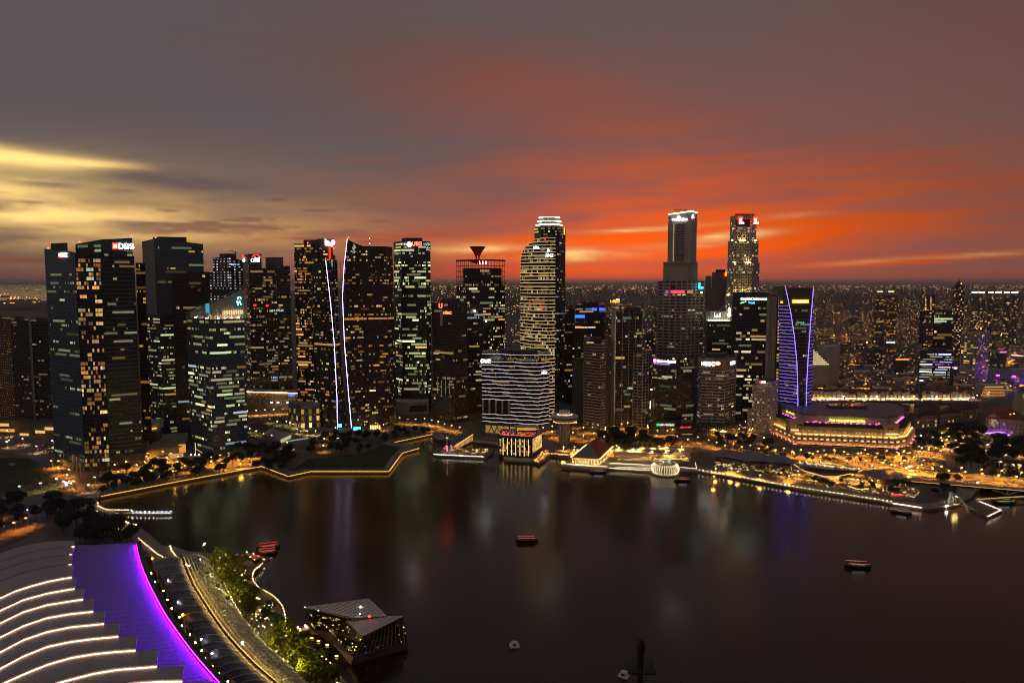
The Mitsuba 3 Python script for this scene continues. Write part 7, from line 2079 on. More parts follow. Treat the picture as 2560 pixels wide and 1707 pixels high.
part(k, 'edge_strip', MB().tube([G(2506, 1277, 1.4), G(2468, 1293, 1.4)], .25, 4), emit=tint((1, .6, .4), 1.2), w=.1)
k = thing('curved_footbridge', 'thin curved footbridge with golden rail lights at the right edge', 'bridge')
FB = np.array([G(x, y, 4) for x, y in along([(2438, 1249), (2480, 1246), (2520, 1243), (2570, 1241), (2680, 1240)], 20)])
part(k, 'deck', MB().tube(FB - [0, 0, .4], 1.3, 4), 'concrete')
part(k, 'rail_light', MB().tube(FB + [0, -1.4, .8], .26, 4), emit=tint((1, .56, .16), .9), w=.2)
for i in range(0, 20, 4):
    part(k, 'pier', MB().tube([[FB[i][0], FB[i][1], -1], FB[i]], .5, 5), 'concrete')


# civic buildings with hipped roofs
def hip_house(name, label, corners, z, rise, wall='stone_gold', roof='roof_tile', lit=4, base=2.0, cat='building'):
    k = thing(name, label, cat)
    c = [np.array(G(x, y, base)[:2]) for x, y in corners]
    q = [c[0], c[1], c[1] + (c[2] - c[1]), c[0] + (c[2] - c[1])]
    part(k, 'wall', MB().prism(q, base, z), wall)
    m = sum(q) / 4
    e = [np.array([*(m + (p - m) * 1.06), z]) for p in q]
    long_ = np.linalg.norm(q[1] - q[0]) > np.linalg.norm(q[2] - q[1])
    r0, r1 = (lerp((e[0] + e[3]) / 2, (e[1] + e[2]) / 2, .22), lerp((e[0] + e[3]) / 2, (e[1] + e[2]) / 2, .78)) if long_ else (lerp((e[0] + e[1]) / 2, (e[2] + e[3]) / 2, .25), lerp((e[0] + e[1]) / 2, (e[2] + e[3]) / 2, .75))
    r0, r1 = r0 + [0, 0, rise], r1 + [0, 0, rise]
    mb = MB()
    if long_:
        mb.quad(e[0], e[1], r1, r0).quad(e[2], e[3], r0, r1).add([e[1], e[2], r1], [[0, 1, 2]]).add([e[3], e[0], r0], [[0, 1, 2]])
    else:
        mb.quad(e[1], e[2], r1, r0).quad(e[3], e[0], r0, r1).add([e[0], e[1], r0], [[0, 1, 2]]).add([e[2], e[3], r1], [[0, 1, 2]])
    part(k, 'roof', mb, roof)
    wn = MB()
    n = max(2, int(np.linalg.norm(q[1] - q[0]) / 4))
    for j_ in range(n):
        p = lerp(q[0], q[1], (j_ + .5) / n) + off(q[0], q[1], .1)
        for zz in np.arange(base + 2, z - 3, 5.0):
            wn.obox(p - [.7, 0], p + [.7, 0], .05, zz, zz + 2.6)
    if wn.n:
        part(k, 'windows', wn, 'glass_brown', kind='stuff')
    for _ in range(lit):
        p = lerp(q[0], q[1], (rnd.randrange(n) + .5) / n) + off(q[0], q[1], .25)
        zz = rnd.choice(list(np.arange(base + 2, max(base + 3, z - 3), 5.0)))
        part(k, 'lit_window', MB().obox(p - [.7, 0], p + [.7, 0], .05, zz, zz + 2.6), emit=tint(WARM, rnd.uniform(.4, 1.1)), w=.02)
    return k, q


hip_house('civic_building', 'pale civic block with a dark red hipped roof right of the grand hotel', [(2285, 1072), (2342, 1068), (2350, 1050)], 18, 6, 'stone_gold', 'roof_dark', 6)
hip_house('civic_building', 'long civic wing with a dark hipped roof behind the park trees', [(2348, 1062), (2400, 1056), (2404, 1042)], 16, 6, 'stone_gold', 'roof_dark', 2)
hip_house('civic_building', 'pedimented civic building with a dark red roof nearest the river', [(2284, 1034), (2345, 1036), (2350, 1022)], 12, 5, 'concrete_pale', 'roof_dark', 3)
hip_house('civic_building', 'pale civic wing with a dark roof left of the clock tower', [(2380, 1046), (2440, 1048), (2444, 1030)], 15, 6, 'stone_gold', 'roof_dark', 3)
hip_house('civic_building', 'low dark roofed house between hotel and river', [(2200, 1042), (2270, 1044), (2274, 1030)], 12, 5, 'stone_gold', 'roof_dark', 2)
kt, q = hip_house('theatre', 'cream theatre with a tiled roof and violet lit base at the right edge', [(2463, 1082), (2555, 1090), (2575, 1060)], 22, 8, 'stone_gold', 'roof_tile', 4)
fr0, fr1 = q[0], lerp(q[0], q[1], .42)
part(kt, 'pediment', MB().add([[*(fr0 + off(q[0], q[1], 1.2)), 22], [*(fr1 + off(q[0], q[1], 1.2)), 22], [*((fr0 + fr1) / 2 + off(q[0], q[1], 1.2)), 28]], [[0, 1, 2]]), 'stone_gold')
part(kt, 'portico', MB().obox(lerp(fr0, fr1, .12), lerp(fr0, fr1, .88), (0, 2.5), 2, 9), 'stone_gold')
wl = MB()
for _ in range(34):
    p = lerp(fr0, fr1, rnd.uniform(.25, .85)) + off(q[0], q[1], .3)
    wl.ball([*p, rnd.uniform(11, 20)], .3, tint(PALE, rnd.uniform(.5, 2)))
part(kt, 'window_lights', wl, emit='attr', w=.05, kind='stuff')
for t_ in (.03, .12, .24, .36, .5, .64):
    p = lerp(q[0], q[1], t_) + off(q[0], q[1], 3.2)
    part(kt, 'violet_uplight', MB().obox(p - [1, 0], p + [1, 0], .5, 2.3, 2.9), emit=(8, 1.5, 22), w=.5)
p = q[0] + off(q[0], q[1], 16) + [8, 0]
part(kt, 'violet_screen', MB().obox(p, p + [13, -2], .3, 4, 6.5), emit=(1.4, .4, 3.2), w=.3)
for px, py in ((2535, 1034), (2526, 1035)):
    part(kt, 'roof_lamp', MB().ball(W(px, py, 880), .7), emit=tint(AMBER, 6), w=.1)
k = thing('clock_tower', 'square cream clock tower cut by the right edge of the picture', 'tower')
p = W(2566, 1060, 905)
part(k, 'shaft', MB().box(p[0] - 8, 905, 2, p[0] + 8, 921, ZT(1002, 905)), 'stone_gold')
part(k, 'belfry', MB().box(p[0] - 6.5, 906, ZT(1002, 905), p[0] + 6.5, 920, ZT(984, 905)), 'stone_gold')
part(k, 'clock_face', MB().tube([[p[0] - 2, 904.9, ZT(1000, 905) + 5], [p[0] - 2, 904.6, ZT(1000, 905) + 5]], 3.0, 16), emit=(1.2, .9, .5), w=.05)
part(k, 'cupola', MB().lathe([(6, 0), (5.4, 3), (3, 6), (.4, 8), (.2, 11)], [p[0], 913, ZT(984, 905)], 14), 'roof_slate')
part(k, 'floodlight', MB().box(p[0] - 9, 902, ZT(1040, 905), p[0] - 6, 903, ZT(1040, 905) + .5), emit=tint(WARM, 60), w=1.0)


# ---------------------------------------------------------------- quay of shophouses along the river
for i in range(40):
    x = 2030 + i * 10.2 + rnd.uniform(-1, 1)
    D = 1168 - 10 * math.sin(i / 39 * math.pi)
    k = thing('shophouse', 'narrow lit shophouse in the bright row on the river quay', 'house', 'shophouses on the river quay')
    a, b = W(x, 990, D)[:2], W(x + 9.4, 990, D)[:2]
    hh = rnd.choice([9, 10.5, 12, 13.5])
    part(k, 'wall', MB().obox(a, b, (14, 0), 2, 2 + hh), rnd.choice(['stone_gold', 'concrete_pale', 'concrete_pink']))
    m = lerp(a, b, .5)
    part(k, 'roof', MB().add([[*a, 2 + hh], [*b, 2 + hh], [*(b + [0, 7]), 5 + hh], [*(a + [0, 7]), 5 + hh], [*(a + [0, 14]), 2 + hh], [*(b + [0, 14]), 2 + hh]], [[0, 1, 2, 3], [3, 2, 5, 4]]), 'roof_tile')
    part(k, 'lit_front', MB().obox(lerp(a, b, .08) + [0, -.2], lerp(a, b, .92) + [0, -.2], .1, 2.6, 5.2), emit=tint(rnd.choice([WARM, WARM, AMBER, PALE, (1, .5, .5)]), rnd.uniform(.8, 3.2)), w=.08)
    if rnd.random() < .8:
        part(k, 'lit_window', MB().obox(lerp(a, b, .2) + [0, -.2], lerp(a, b, .8) + [0, -.2], .1, 7, 8.6), emit=tint(rnd.choice([WARM, AMBER, (1, .6, .1)]), rnd.uniform(.3, 1.3)), w=.02)
k = thing('river_terrace', 'long riverside terrace crowded with bright lights in front of the shophouses', 'terrace')
part(k, 'deck', MB().obox(W(2020, 1001, 1157)[:2], W(2420, 1004, 1149)[:2], (8, 0), -1, 2.6), 'paving')
dots(k, 'lights', lambda: W(rnd.uniform(2030, 2425), 999 + rnd.uniform(-3, 3), rnd.uniform(1150, 1160)), 330, .5, [WARM, PALE, AMBER, (1, .75, .7), (.8, .9, 1)], (.8, 4), 1.2)
for i in range(16):
    x = 2036 + 25 * i + rnd.uniform(-6, 6)
    lamp(x, 990 + rnd.uniform(-6, 4), 8, 1.1 * rnd.uniform(.7, 1.2), rnd.choice([(1, .8, .5), (1, .85, .75), AMBER]), 8, 'bright blob of light among the quay shophouses', 'bright lamps on the river quay', 'quay_lamp', .3)

# ---------------------------------------------------------------- landmarks of the middle distance, right
RW = winstyle([(AMBER, 3), (WARM, 4), (PALE, 1)], .25, .1, 1.1, (.3, 1.0), .5, maxrun=2)
t = tower('apartment_block', 'pale apartment slab with dark window strips standing alone right of the river', 'apartment block', PLN([(2402, 1330), (2441, 1310), (2472, 1328)], 880), ZT(830, 1315), dep=26, fh=3.6, bay=4.6, glass='concrete_pale', band='concrete_pale', bh=.9, bp=.3, dark=(.62, .1, .8), win=RW, nlit=6)
beacon(t['key'], W(2452, 822, 1318), 1.3, (1, .3, .1), 6)
beacon(t['key'], W(2442, 822, 1318), 1.0, (1, .1, .05), 5)
t = tower('office_block', 'low office block with five glowing white window bands', 'building', PLN([(2300, 1420), (2385, 1410)], 890), ZT(877, 1412), dep=30, fh=5.0, bay=4, glass='glass_dark', band='band_dark', bh=2.0, win=winstyle([(COOL, 4), (PALE, 4), ((1, .7, .6), 1)], 6, 6, 9, (.5, .9), 1, maxrun=9), nlit=30)
t = tower('mall_block', 'dark mall block with a bright green white light band near the horizon', 'building', PLN([(2300, 1900), (2402, 1890)], 790), ZT(778, 1895), dep=60, fh=8, bay=6, win=winstyle([(WARM, 3), (GREEN, 1)], .3, .1, 3, (.2, .8), .5), nlit=6)
a, b = W(2328, 797, 1888), W(2400, 797, 1886)
part(t['key'], 'light_strip', MB().obox(a[:2], b[:2], .5, a[2] - 2, a[2] + 2), emit=tint((.75, .9, .5), .8), w=.05)
a, b = W(2330, 803, 1886), W(2366, 803, 1886)
part(t['key'], 'light_strip', MB().obox(a[:2], b[:2], .5, a[2] - 2, a[2] + 1), emit=tint((.8, .9, .6), .9), w=.05)
for i, (x0, x1) in enumerate(((2429, 2462), (2470, 2504), (2510, 2545))):
    t = tower('residential_tower', ('left', 'middle', 'right')[i] + ' one of three matching apartment towers with white lit roof crowns', 'tower', PLN([(x0, 2100), (x0 + 15, 2075), (x1, 2095)], 760), ZT(735, 2085), dep=40, fh=4.4, bay=5, glass='concrete_dark', band='concrete', bh=.8, bp=.3, win=winstyle([(WARM, 4), (AMBER, 2), (PALE, 2)], .22, .06, 1.2, (.3, 1), .5), nlit=4, group=None)
    for a_, b_ in ((x0 + 1, x0 + 14), (x0 + 18, x1)):
        q0_, q1_ = W(a_, 731, 2080), W(b_, 731, 2084)
        part(t['key'], 'crown_light', MB().obox(q0_[:2], q1_[:2], .8, q0_[2] - 1.2, q0_[2] + 1.5), emit=tint((.95, 1, .9), 3), w=.02)
for i, (x0, x1) in enumerate(((2188, 2212), (2214, 2242))):
    t = tower('residential_tower', ('left', 'right')[i] + ' twin of a golden lit tower pair with glowing cupolas', 'tower', PLN([(x0, 1900), (x1, 1895)], 760), ZT(738, 1898), dep=30, fh=4, bay=4, glass='concrete_dark', band='band_brown', win=winstyle([(AMBER, 4), (WARM, 3)], .45, .12, 1.4, (.2, .7), .6, zone=lambda z: 2.0 if z > 140 else .8), nlit=6, plant=False)
    m = W((x0 + x1) / 2, 736, 1905)
    part(t['key'], 'cupola', MB().lathe([(6, -2), (6, 8), (4, 10), (4.4, 12), (.3, 18)], m, 12), 'stone_gold')
    part(t['key'], 'cupola_light', MB().lathe([(6.4, 6), (6.6, 8.5), (6.3, 8.5)], m, 12), emit=tint((1, .72, .3), 2.4), w=.02)
for x0, D, yt in ((2312, 1750, 742), (2325, 1760, 738)):
    t = tower('residential_tower', 'slim apartment tower with a vertical orange light strip' + (' on its left' if x0 == 2312 else ' on its right'), 'tower', PLN([(x0, D), (x0 + 12, D)], 760), ZT(yt, D), dep=26, fh=4, bay=4, glass='concrete_dark', band='band_brown', win=winstyle(HOMES, .3, .1, 1.2, (.2, .8), .5), nlit=2)
    for k2 in range(14):
        q = W(x0 + 2, 775 - 2.4 * k2, D - 2)
        part(t['key'], 'light_strip', MB().box(q[0], q[1], q[2] - .7, q[0] + 1.2, q[1] + .5, q[2] + .7), emit=tint((1, .5, .15), 1.4), w=0)
t = tower('residential_tower', 'dark stepped apartment tower with a small dome and scattered bright windows', 'tower', PLN([(2384, 1800), (2410, 1795)], 760), ZT(714, 1797), dep=30, fh=4, bay=3.6, glass='glass_dark', band='band_brown', win=winstyle([(AMBER, 3), (WARM, 4), (PALE, 2)], .4, .18, 1.1, (.3, 1), .6, maxrun=1), nlit=10, plant=False)
m = W(2398, 712, 1810)
part(t['key'], 'dome', MB().lathe([(7, -2), (7, 2), (5, 6), (.5, 9), (.3, 18)], m, 12), 'roof_dark')
part(t['key'], 'roof_lamp', MB().ball(m + [0, -8, 3], 1.2), emit=tint(AMBER, 6), w=.02)
k = thing('stepped_pavilion', 'stepped curved building with glowing tier edges beside the violet tower', 'building')
for i in range(8):
    a, b = W(2030, 910 - 5 * i, 1250 + 3 * i), W(2072 - 5.2 * i, 910 - 5 * i, 1250 + 3 * i)
    zb = ZT(910 - 5 * i + 5, 1250 + 3 * i)
    part(k, 'tier', MB().obox(a[:2], b[:2], (30, 0), 2, a[2]), 'concrete_pale')
    part(k, 'light_strip', MB().obox(a[:2], b[:2], (-.3, 1.2), a[2] - .7, a[2] + .4), emit=tint((1, .8, .4), 1.2), w=.05)
part(k, 'flank', MB().obox(W(2066, 880, 1270)[:2], W(2100, 880, 1268)[:2], (30, 0), 2, ZT(866, 1270)), 'concrete_pale')
k = thing('violet_canopy', 'wide domed riverside canopy lit violet at the right edge', 'canopy')
q = W(2536, 902, 1330)
th = np.linspace(0, 2 * math.pi, 29)
part(k, 'dome', MB().lathe([(62, 6), (56, 14), (38, 21), (16, 25), (.5, 26)], [q[0], q[1] + 30, 2], 28), 'membrane', smooth=40)
for i in range(9):
    a = math.pi + (i + .5) / 9 * math.pi
    c_ = [q[0] + 70 * math.cos(a), q[1] + 30 + 70 * math.sin(a)]
    part(k, 'floodlight', MB().box(c_[0] - 2, c_[1] - 2, 22, c_[0] + 2, c_[1] + 2, 23.5), emit=(22, .6, 95), w=1.0)
a, b = W(2528, 887, 1320), W(2580, 892, 1320)
part(k, 'light_edge', MB().tube([a, b], .8, 4), emit=(2, .9, 1.2), w=.05)
k = thing('terraced_hotel', 'white terraced riverside building with lit decks below the apartment slab', 'building')
for i in range(4):
    a, b = W(2452 + 3 * i, 985 - 7 * i, 1190), W(2512 - 1 * i, 985 - 7 * i, 1190)
    part(k, 'terrace', MB().obox(a[:2], b[:2], (24, 0), 2 if i == 0 else a[2] - 6, a[2] + 1), 'concrete_pale')
    part(k, 'light_strip', MB().obox(a[:2], b[:2], (-.2, .8), a[2] - 2.6, a[2] - 1.4), emit=tint(rnd.choice([WARM, AMBER]), .8), w=.05)
for (x, y, wd, rgb, lum, lb) in ((2240, 898, 32, (1, .16, .03), 2.6, 'orange red roof sign among the low blocks'), (2480, 834, 12, (.06, 1, .3), 2.6, 'green roof sign right of the apartment slab'), (2216, 856, 22, (.8, .9, .9), 1.6, 'white strip sign on a dark low block'),
                               (2226, 806, 14, (.9, 1, .9), 2, 'small white sign near the golden twin towers'), (2300, 951, 8, (.6, .75, 1), 2.5, 'bluish white sign above the quay'), (2385, 920, 8, (.7, .7, 1), 2.5, 'pale violet sign left of the apartment slab foot'), (2500, 880, 16, (1, .15, .6), 1.6, 'pink sign left of the violet canopy')):
    k = thing('roof_sign', lb, 'sign')
    D = 1.0 / max(1e-4, (y - YH)) * 345800 * .82
    q = W(x, y, D)
    part(k, 'panel', MB().box(q[0], q[1], q[2] - 1.5, q[0] + wd * D / F, q[1] + .6, q[2] + 1.5), emit=tint(rgb, lum), w=.05)
    part(k, 'frame', MB().box(q[0], q[1] + .62, 2, q[0] + wd * D / F, q[1] + 12, q[2] - 1.6), 'concrete_dark')


# ---------------------------------------------------------------- low and mid rise city, block by block
taken = []
CITY = MB()


def block(px, D, wpx, ytop, dep, label, group, style, walls, fh=4.0, bay=4.0, name='city_block', cat='building', n=0, dark=None):
    a, b = W(px, ytop, D), W(px + wpx, ytop, D)
    key = thing(name, label, cat, group)
    p0, p1 = a[:2], b[:2] + [0, rnd.uniform(-.15, .15) * (b[0] - a[0])]
    z1 = max(a[2], 8.0)
    ring = [p0, p1, p1 + [p1[0] / p1[1] * dep, dep], p0 + [p0[0] / p0[1] * dep, dep]]
    part(key, 'wall', MB().prism(ring, 1.0, z1), walls)
    if rnd.random() < .6:
        c = sum(ring) / 4
        part(key, 'plant_room', MB().prism([c + (p - c) * rnd.uniform(.3, .5) for p in ring], z1, z1 + rnd.uniform(2.5, 5)), 'concrete_dark')
    nb, nf = max(1, int(np.linalg.norm(p1 - p0) / bay)), int((z1 - 4) / fh)
    lw, dw = MB(), MB()
    o = off(p0, p1, .12)
    for f_ in range(nf):
        for i in range(nb):
            q0, q1 = lerp(p0, p1, (i + .2) / nb) + o, lerp(p0, p1, (i + .8) / nb) + o
            za = 4 + f_ * fh + 1.0
            if rnd.random() < style['on']:
                c = rnd.choices([x[0] for x in style['pal']], [x[1] for x in style['pal']])[0]
                lw.quad([*q0, za], [*q1, za], [*q1, za + fh * .5], [*q0, za + fh * .5], tint(c, rnd.uniform(*style['lum'])))
            else:
                dw.quad([*q0, za], [*q1, za], [*q1, za + fh * .5], [*q0, za + fh * .5])
    if lw.n:
        part(key, 'lit_windows', lw, emit='attr', w=0.0, kind='stuff', K=2)
    if dw.n:
        part(key, 'windows', dw, 'glass_dark', kind='stuff')
    return key


def city(n, x0, x1, D0, D1, hlo, hhi, wlo, whi, label, group, style, walls, seed, skip=None, **kw):
    global rnd
    keep, rnd = rnd, random.Random(seed)
    done, tries = 0, 0
    while done < n and tries < n * 30:
        tries += 1
        D = D0 * (D1 / D0) ** rnd.random()
        px = rnd.uniform(x0, x1)
        h = rnd.uniform(hlo, hhi)
        w = rnd.uniform(wlo, whi)
        X = (px - 1280) / F * D
        if skip and skip(px, D):
            continue
        if any(abs(X - tx) < (w + tw) * .55 and abs(D - td) < (w + tw) * .6 for tx, td, tw in taken):
            continue
        taken.append((X, D, w))
        ytop = YH + (H - 2 - h) * F / D
        block(px, D, w * F / D, ytop, rnd.uniform(.6, 1.0) * w, label, group, style, rnd.choice(walls), **kw)
        done += 1
    rnd = keep


ST_LOW = dict(on=.24, pal=[(AMBER, 4), (WARM, 4), (PALE, 1)], lum=(.25, 1.2))
ST_HDB = dict(on=.2, pal=[(AMBER, 3), (WARM, 4), (PALE, 2)], lum=(.3, 1.3))
PALEW = ['concrete', 'concrete_pale', 'concrete_pink', 'stone_gold']
DARKW = ['concrete', 'concrete_dark', 'concrete_pink', 'concrete']
city(60, 2035, 2545, 1195, 1520, 8, 20, 16, 34, 'low pale rooftop block in the old quarter behind the river quay', 'low blocks behind the river quay', ST_LOW, PALEW, 101, skip=lambda x, D: (2395 < x < 2480 and D < 1400) or (2450 < x and D < 1260))
city(46, 2035, 2600, 1540, 2050, 10, 42, 24, 56, 'mid height block with scattered amber windows in the right middle distance', 'mid height blocks in the right middle distance', ST_LOW, DARKW, 102, skip=lambda x, D: (2290 < x < 2410 and D > 1700) or 2495 < x and D < 1700)
city(70, 2020, 2600, 2150, 4200, 40, 118, 26, 46, 'slim apartment tower in the distant right hand city', 'distant apartment towers on the right', ST_HDB, DARKW, 103)
city(48, 1395, 1800, 1350, 3800, 40, 105, 24, 46, 'distant apartment tower glimpsed between the central towers', 'distant towers between the central towers', ST_HDB, DARKW, 104)
city(16, 1000, 1320, 1500, 3800, 30, 95, 26, 46, 'distant pale block in the gap beside the lattice crowned tower', 'distant blocks beside the lattice crowned tower', ST_HDB, PALEW, 105)
# the rest of the city to the horizon, as one mass of blocks with windows and street lights
r = np.random.default_rng(5)
fb, fl_ = MB(), MB()
for _ in range(2600):
    D = 4200 * (26000 / 4200) ** r.random()
    px = r.uniform(960, 2640)
    hq = r.uniform(25, 105) if r.random() < .8 else r.uniform(90, 140)
    w_ = r.uniform(24, 70)
    X = (px - 1280) / F * D
    fb.box(X, D, 0, X + w_, D + 20, hq)
    for _ in range(r.integers(3, 11)):
        s_ = D / F
        xx, z_ = X + r.uniform(0, w_), r.uniform(3, hq)
        q = r.uniform(.25, .65) * s_
        c = [AMBER, WARM, PALE][r.choice(3, p=[.45, .4, .15])]
        fl_.quad([xx - q, D - .5, z_ - q], [xx + q, D - .5, z_ - q], [xx + q, D - .5, z_ + q], [xx - q, D - .5, z_ + q], tint(c, r.uniform(.5, 3)))
k = thing('far_city', 'hazy mass of distant city blocks along the horizon', 'city', kind='stuff')
part(k, 'blocks', fb, 'concrete', kind='stuff')
part(k, 'lights', fl_, emit='attr', w=0.0, kind='stuff', K=6)
sl = MB()
for _ in range(3800):
    D = 1250 * (22000 / 1250) ** (r.random() ** .8)
    px = r.uniform(1380, 2620) if D < 4000 else r.uniform(960, 2640)
    if D < 1900 and px < 2035:
        continue
    s_ = max(D / F, .7)
    q = np.array([(px - 1280) / F * D, D, r.uniform(6, 14) + (r.random() < .2) * 20])
    c = [AMBER, SODIUM, WARM, PALE][r.choice(4, p=[.35, .3, .25, .1])]
    sl.ball(q, s_ * r.uniform(.32, .9), tint(c, r.uniform(1.5, 7)))
k = thing('far_street_lights', 'countless amber street lights scattered across the distant city', 'street lights', kind='stuff')
part(k, 'lamps', sl, emit='attr', w=0.5, kind='stuff', K=6)
# anchored ships and port lights on the strait, islands, left edge
k = thing('far_island', 'low dark wooded shore beyond the left towers', 'island', kind='structure')
labels[k] = {'kind': 'structure'}
isl = MB()
for i in range(60):
    x = -200 + 340 * i / 59
    D = 5200 + 300 * math.sin(i)
    p = W(x, 760, D)
    isl.ball([p[0], D, 2], 90, s=(1.2, 1, .28 + .1 * math.sin(i * 1.7)))
put(k, isl, 'land_dark')
for x, y, s in ((4, 742, 1.4), (38, 750, 1.5), (22, 764, 1.2), (82, 750, 1.2), (50, 765, .8), (90, 757, .8), (63, 725, .7), (95, 727, .6)):
    k = thing('ship', 'anchored ship with amber deck lights on the strait at the left edge', 'ship', 'ships on the strait')
    D = 345800 / (y - YH + .5)
    p = W(x, y, D)
    s2 = s * D / 8000
    part(k, 'hull', MB().box(p[0] - 60 * s2, D, 0, p[0] + 60 * s2, D + 20, 9 * s2), 'dark_metal')
    mb = MB()
    for _ in range(9):
        mb.ball([p[0] + rnd.uniform(-60, 60) * s2, D - 2, rnd.uniform(6, 32) * s2], 3.4 * s2 * rnd.uniform(.6, 1.4), tint(rnd.choice([AMBER, WARM, SODIUM]), rnd.uniform(1, 4)))
    part(k, 'deck_lights', mb, emit='attr', w=.02, kind='stuff')


# ---------------------------------------------------------------- low buildings between the left towers and the water
k = thing('podium_building', 'pale slab roofed podium with a row of golden lamps right of the tallest left tower', 'building')
a, b = W(288, 1062, 800), W(392, 1046, 812)
part(k, 'wall', MB().obox(a[:2], b[:2], (26, 0), 2, a[2] - 9), 'concrete_dark')
part(k, 'roof_slab', MB().obox(a[:2] + [-2, -2], b[:2] + [2, -2], (30, 0), a[2] - 9, a[2]), 'concrete_pink')
for i in range(22):
    q = lerp(W(326, 1083, 797), W(390, 1070, 808), i / 21)
    part(k, 'lamp', MB().ball(q, .8), emit=tint(WARM, 1.3), w=0)
k = thing('podium_building', 'dark low podium with a teal lit skylight at the foot of the left towers', 'building')
q4 = gp([(275, 1150), (362, 1143), (372, 1112), (282, 1118)], 10)
part(k, 'wall', MB().prism(q4, 2, 14), 'concrete_dark')
part(k, 'roof_edge', MB().prism(Polygon(q4).buffer(1).difference(Polygon(q4).buffer(-1)), 14, 14.8), 'timber')
s4 = [G(x, y, 15.2) for x, y in ((310, 1100), (330, 1097), (342, 1118), (321, 1124))]
part(k, 'skylight', MB().add(s4, [[0, 3, 2, 1]]) if np.cross(s4[1] - s4[0], s4[2] - s4[0])[2] < 0 else MB().add(s4, [[0, 1, 2, 3]]), emit=(.05, .12, .11), w=0)
part(k, 'light_strip', MB().obox(G(298, 1150, 9)[:2], G(328, 1147, 9)[:2], .3, 8, 8.8), emit=tint(AMBER, 1.0), w=0)
k = thing('podium_building', 'angular pale roofed pavilion with amber glazing beside the crown topped tower', 'building')
q4 = gp([(372, 1128), (460, 1118), (468, 1086), (385, 1094)], 8)
part(k, 'wall', MB().prism(q4, 2, 9), 'stone_gold')
part(k, 'roof', MB().prism(Polygon(q4).buffer(1.5), 9, 10.5), 'concrete')
part(k, 'lit_window', MB().obox(W(446, 1100, 792)[:2], W(464, 1100, 792)[:2], .2, 3, 12), emit=tint(AMBER, .8), w=0)
part(k, 'lit_window', MB().obox(W(420, 1128, 768)[:2], W(458, 1124, 772)[:2], .2, 2.6, 7), emit=tint((1, .55, .2), .55), w=0)
k = thing('light_sculpture', 'small white lit mast and ring of lamps at the foot of the crown topped tower', 'sculpture')
q = G(489, 1138, 2)
part(k, 'mast', MB().tube([q, q + [0, 0, 14]], .35, 5), emit=tint(PALE, 1.2), w=0)
part(k, 'cable', MB().tube([q + [0, 0, 8], q + [11, -2, 1]], .25, 4), emit=tint(PALE, .8), w=0)
for i in range(5):
    part(k, 'lamp', MB().ball(q + [-4 + 4.2 * i, -2, 1.5], .8), emit=tint((.9, 1, .85), 4), w=0)
t = tower('podium_building', 'square beige building with tall golden windows left of the sail towers', 'building', PLN([(722, 940), (752, 925), (800, 932)], 1030), ZT(1011, 928), dep=26, fh=9, bay=4.5, glass='concrete', band='concrete', bh=1.0, bp=.3, dark=(.4, .1, .9), plant=False,
          win=winstyle([(WARM, 3), (AMBER, 2)], .6, .3, 1, (.3, .8), .8, maxrun=1), nlit=8)
k = thing('market_hall', 'low hall with a ribbed pale roof among garden lamps', 'building')
q4 = [G(x, y, 8) for x, y in ((655, 1086), (702, 1096), (728, 1084), (676, 1070))]
part(k, 'roof', slab(MB(), q4, .5), 'concrete_pale')
part(k, 'wall', MB().prism([tuple(lerp(p, sum(q4) / 4, .08)[:2]) for p in q4], 2, 7.3), 'stone_gold')
for i in range(12):
    u0, u1 = lerp(q4[0], q4[3], i / 11) + [0, 0, .1], lerp(q4[1], q4[2], i / 11) + [0, 0, .1]
    part(k, 'roof_rib', MB().tube([u0, u1], .18, 4), 'steel_grey')
part(k, 'lit_side', MB().obox(q4[1][:2] + [0, -.5], q4[2][:2] + [0, -.5], .1, 3, 6.8), emit=tint((.9, .9, .5), .5), w=0)
part(k, 'lit_terrace', MB().obox(G(700, 1105, 3)[:2], G(770, 1094, 3)[:2], .8, 2.2, 3.2), emit=tint((.9, .9, .6), .35), w=0)
k = thing('guard_house', 'small blue white lit shed among the dark trees at the left edge', 'building')
q = G(93, 1285, 2)
part(k, 'wall', MB().box(q[0] - 14, q[1], 2, q[0] + 10, q[1] + 16, 7), 'steel_grey')
part(k, 'roof', MB().box(q[0] - 22, q[1] - 2, 7.01, q[0] + 14, q[1] + 26, 8), 'roof_slate')
part(k, 'light', MB().box(q[0] - 8, q[1] - .6, 5.2, q[0] + 5, q[1] - .1, 6.4), emit=(1.4, 1.5, 3.2), w=0)
k = thing('notice_board', 'small pale board standing on the dark field', 'sign')
q = G(30, 1163, 2)
put(k, MB().box(q[0] - 3.2, q[1], 2.05, q[0] + 3.2, q[1] + .4, 4.5), 'concrete_pale')

# ---------------------------------------------------------------- trees
DT = 'dark round crowned tree '
grove([(250, 1218), (300, 1168), (455, 1152), (470, 1160), (440, 1186), (262, 1234)], 26, 1.0, DT + 'in the belt behind the quay wall below the left towers', 'trees behind the left quay wall', 201)
grove([(470, 1150), (560, 1142), (640, 1140), (632, 1162), (560, 1172), (480, 1186)], 18, 1.0, DT + 'at the foot of the crown topped tower', 'trees below the crown topped tower', 202)
grove([(610, 1120), (715, 1108), (742, 1150), (690, 1182), (640, 1166)], 26, 1.1, DT + 'on the quay corner left of the lawn', 'trees left of the lawn', 203)
grove([(770, 1088), (945, 1082), (950, 1104), (905, 1128), (775, 1126)], 26, 1.0, DT + 'along the back of the lawn below the sail towers', 'trees behind the lawn', 204)
grove([(950, 1082), (1075, 1066), (1078, 1078), (985, 1098), (955, 1112)], 14, .9, DT + 'beside the small inlet below the round emblem tower', 'trees by the small inlet', 205)
grove([(560, 1070), (640, 1105), (605, 1128), (540, 1112)], 10, .9, DT + 'near the market hall', 'trees near the market hall', 206)
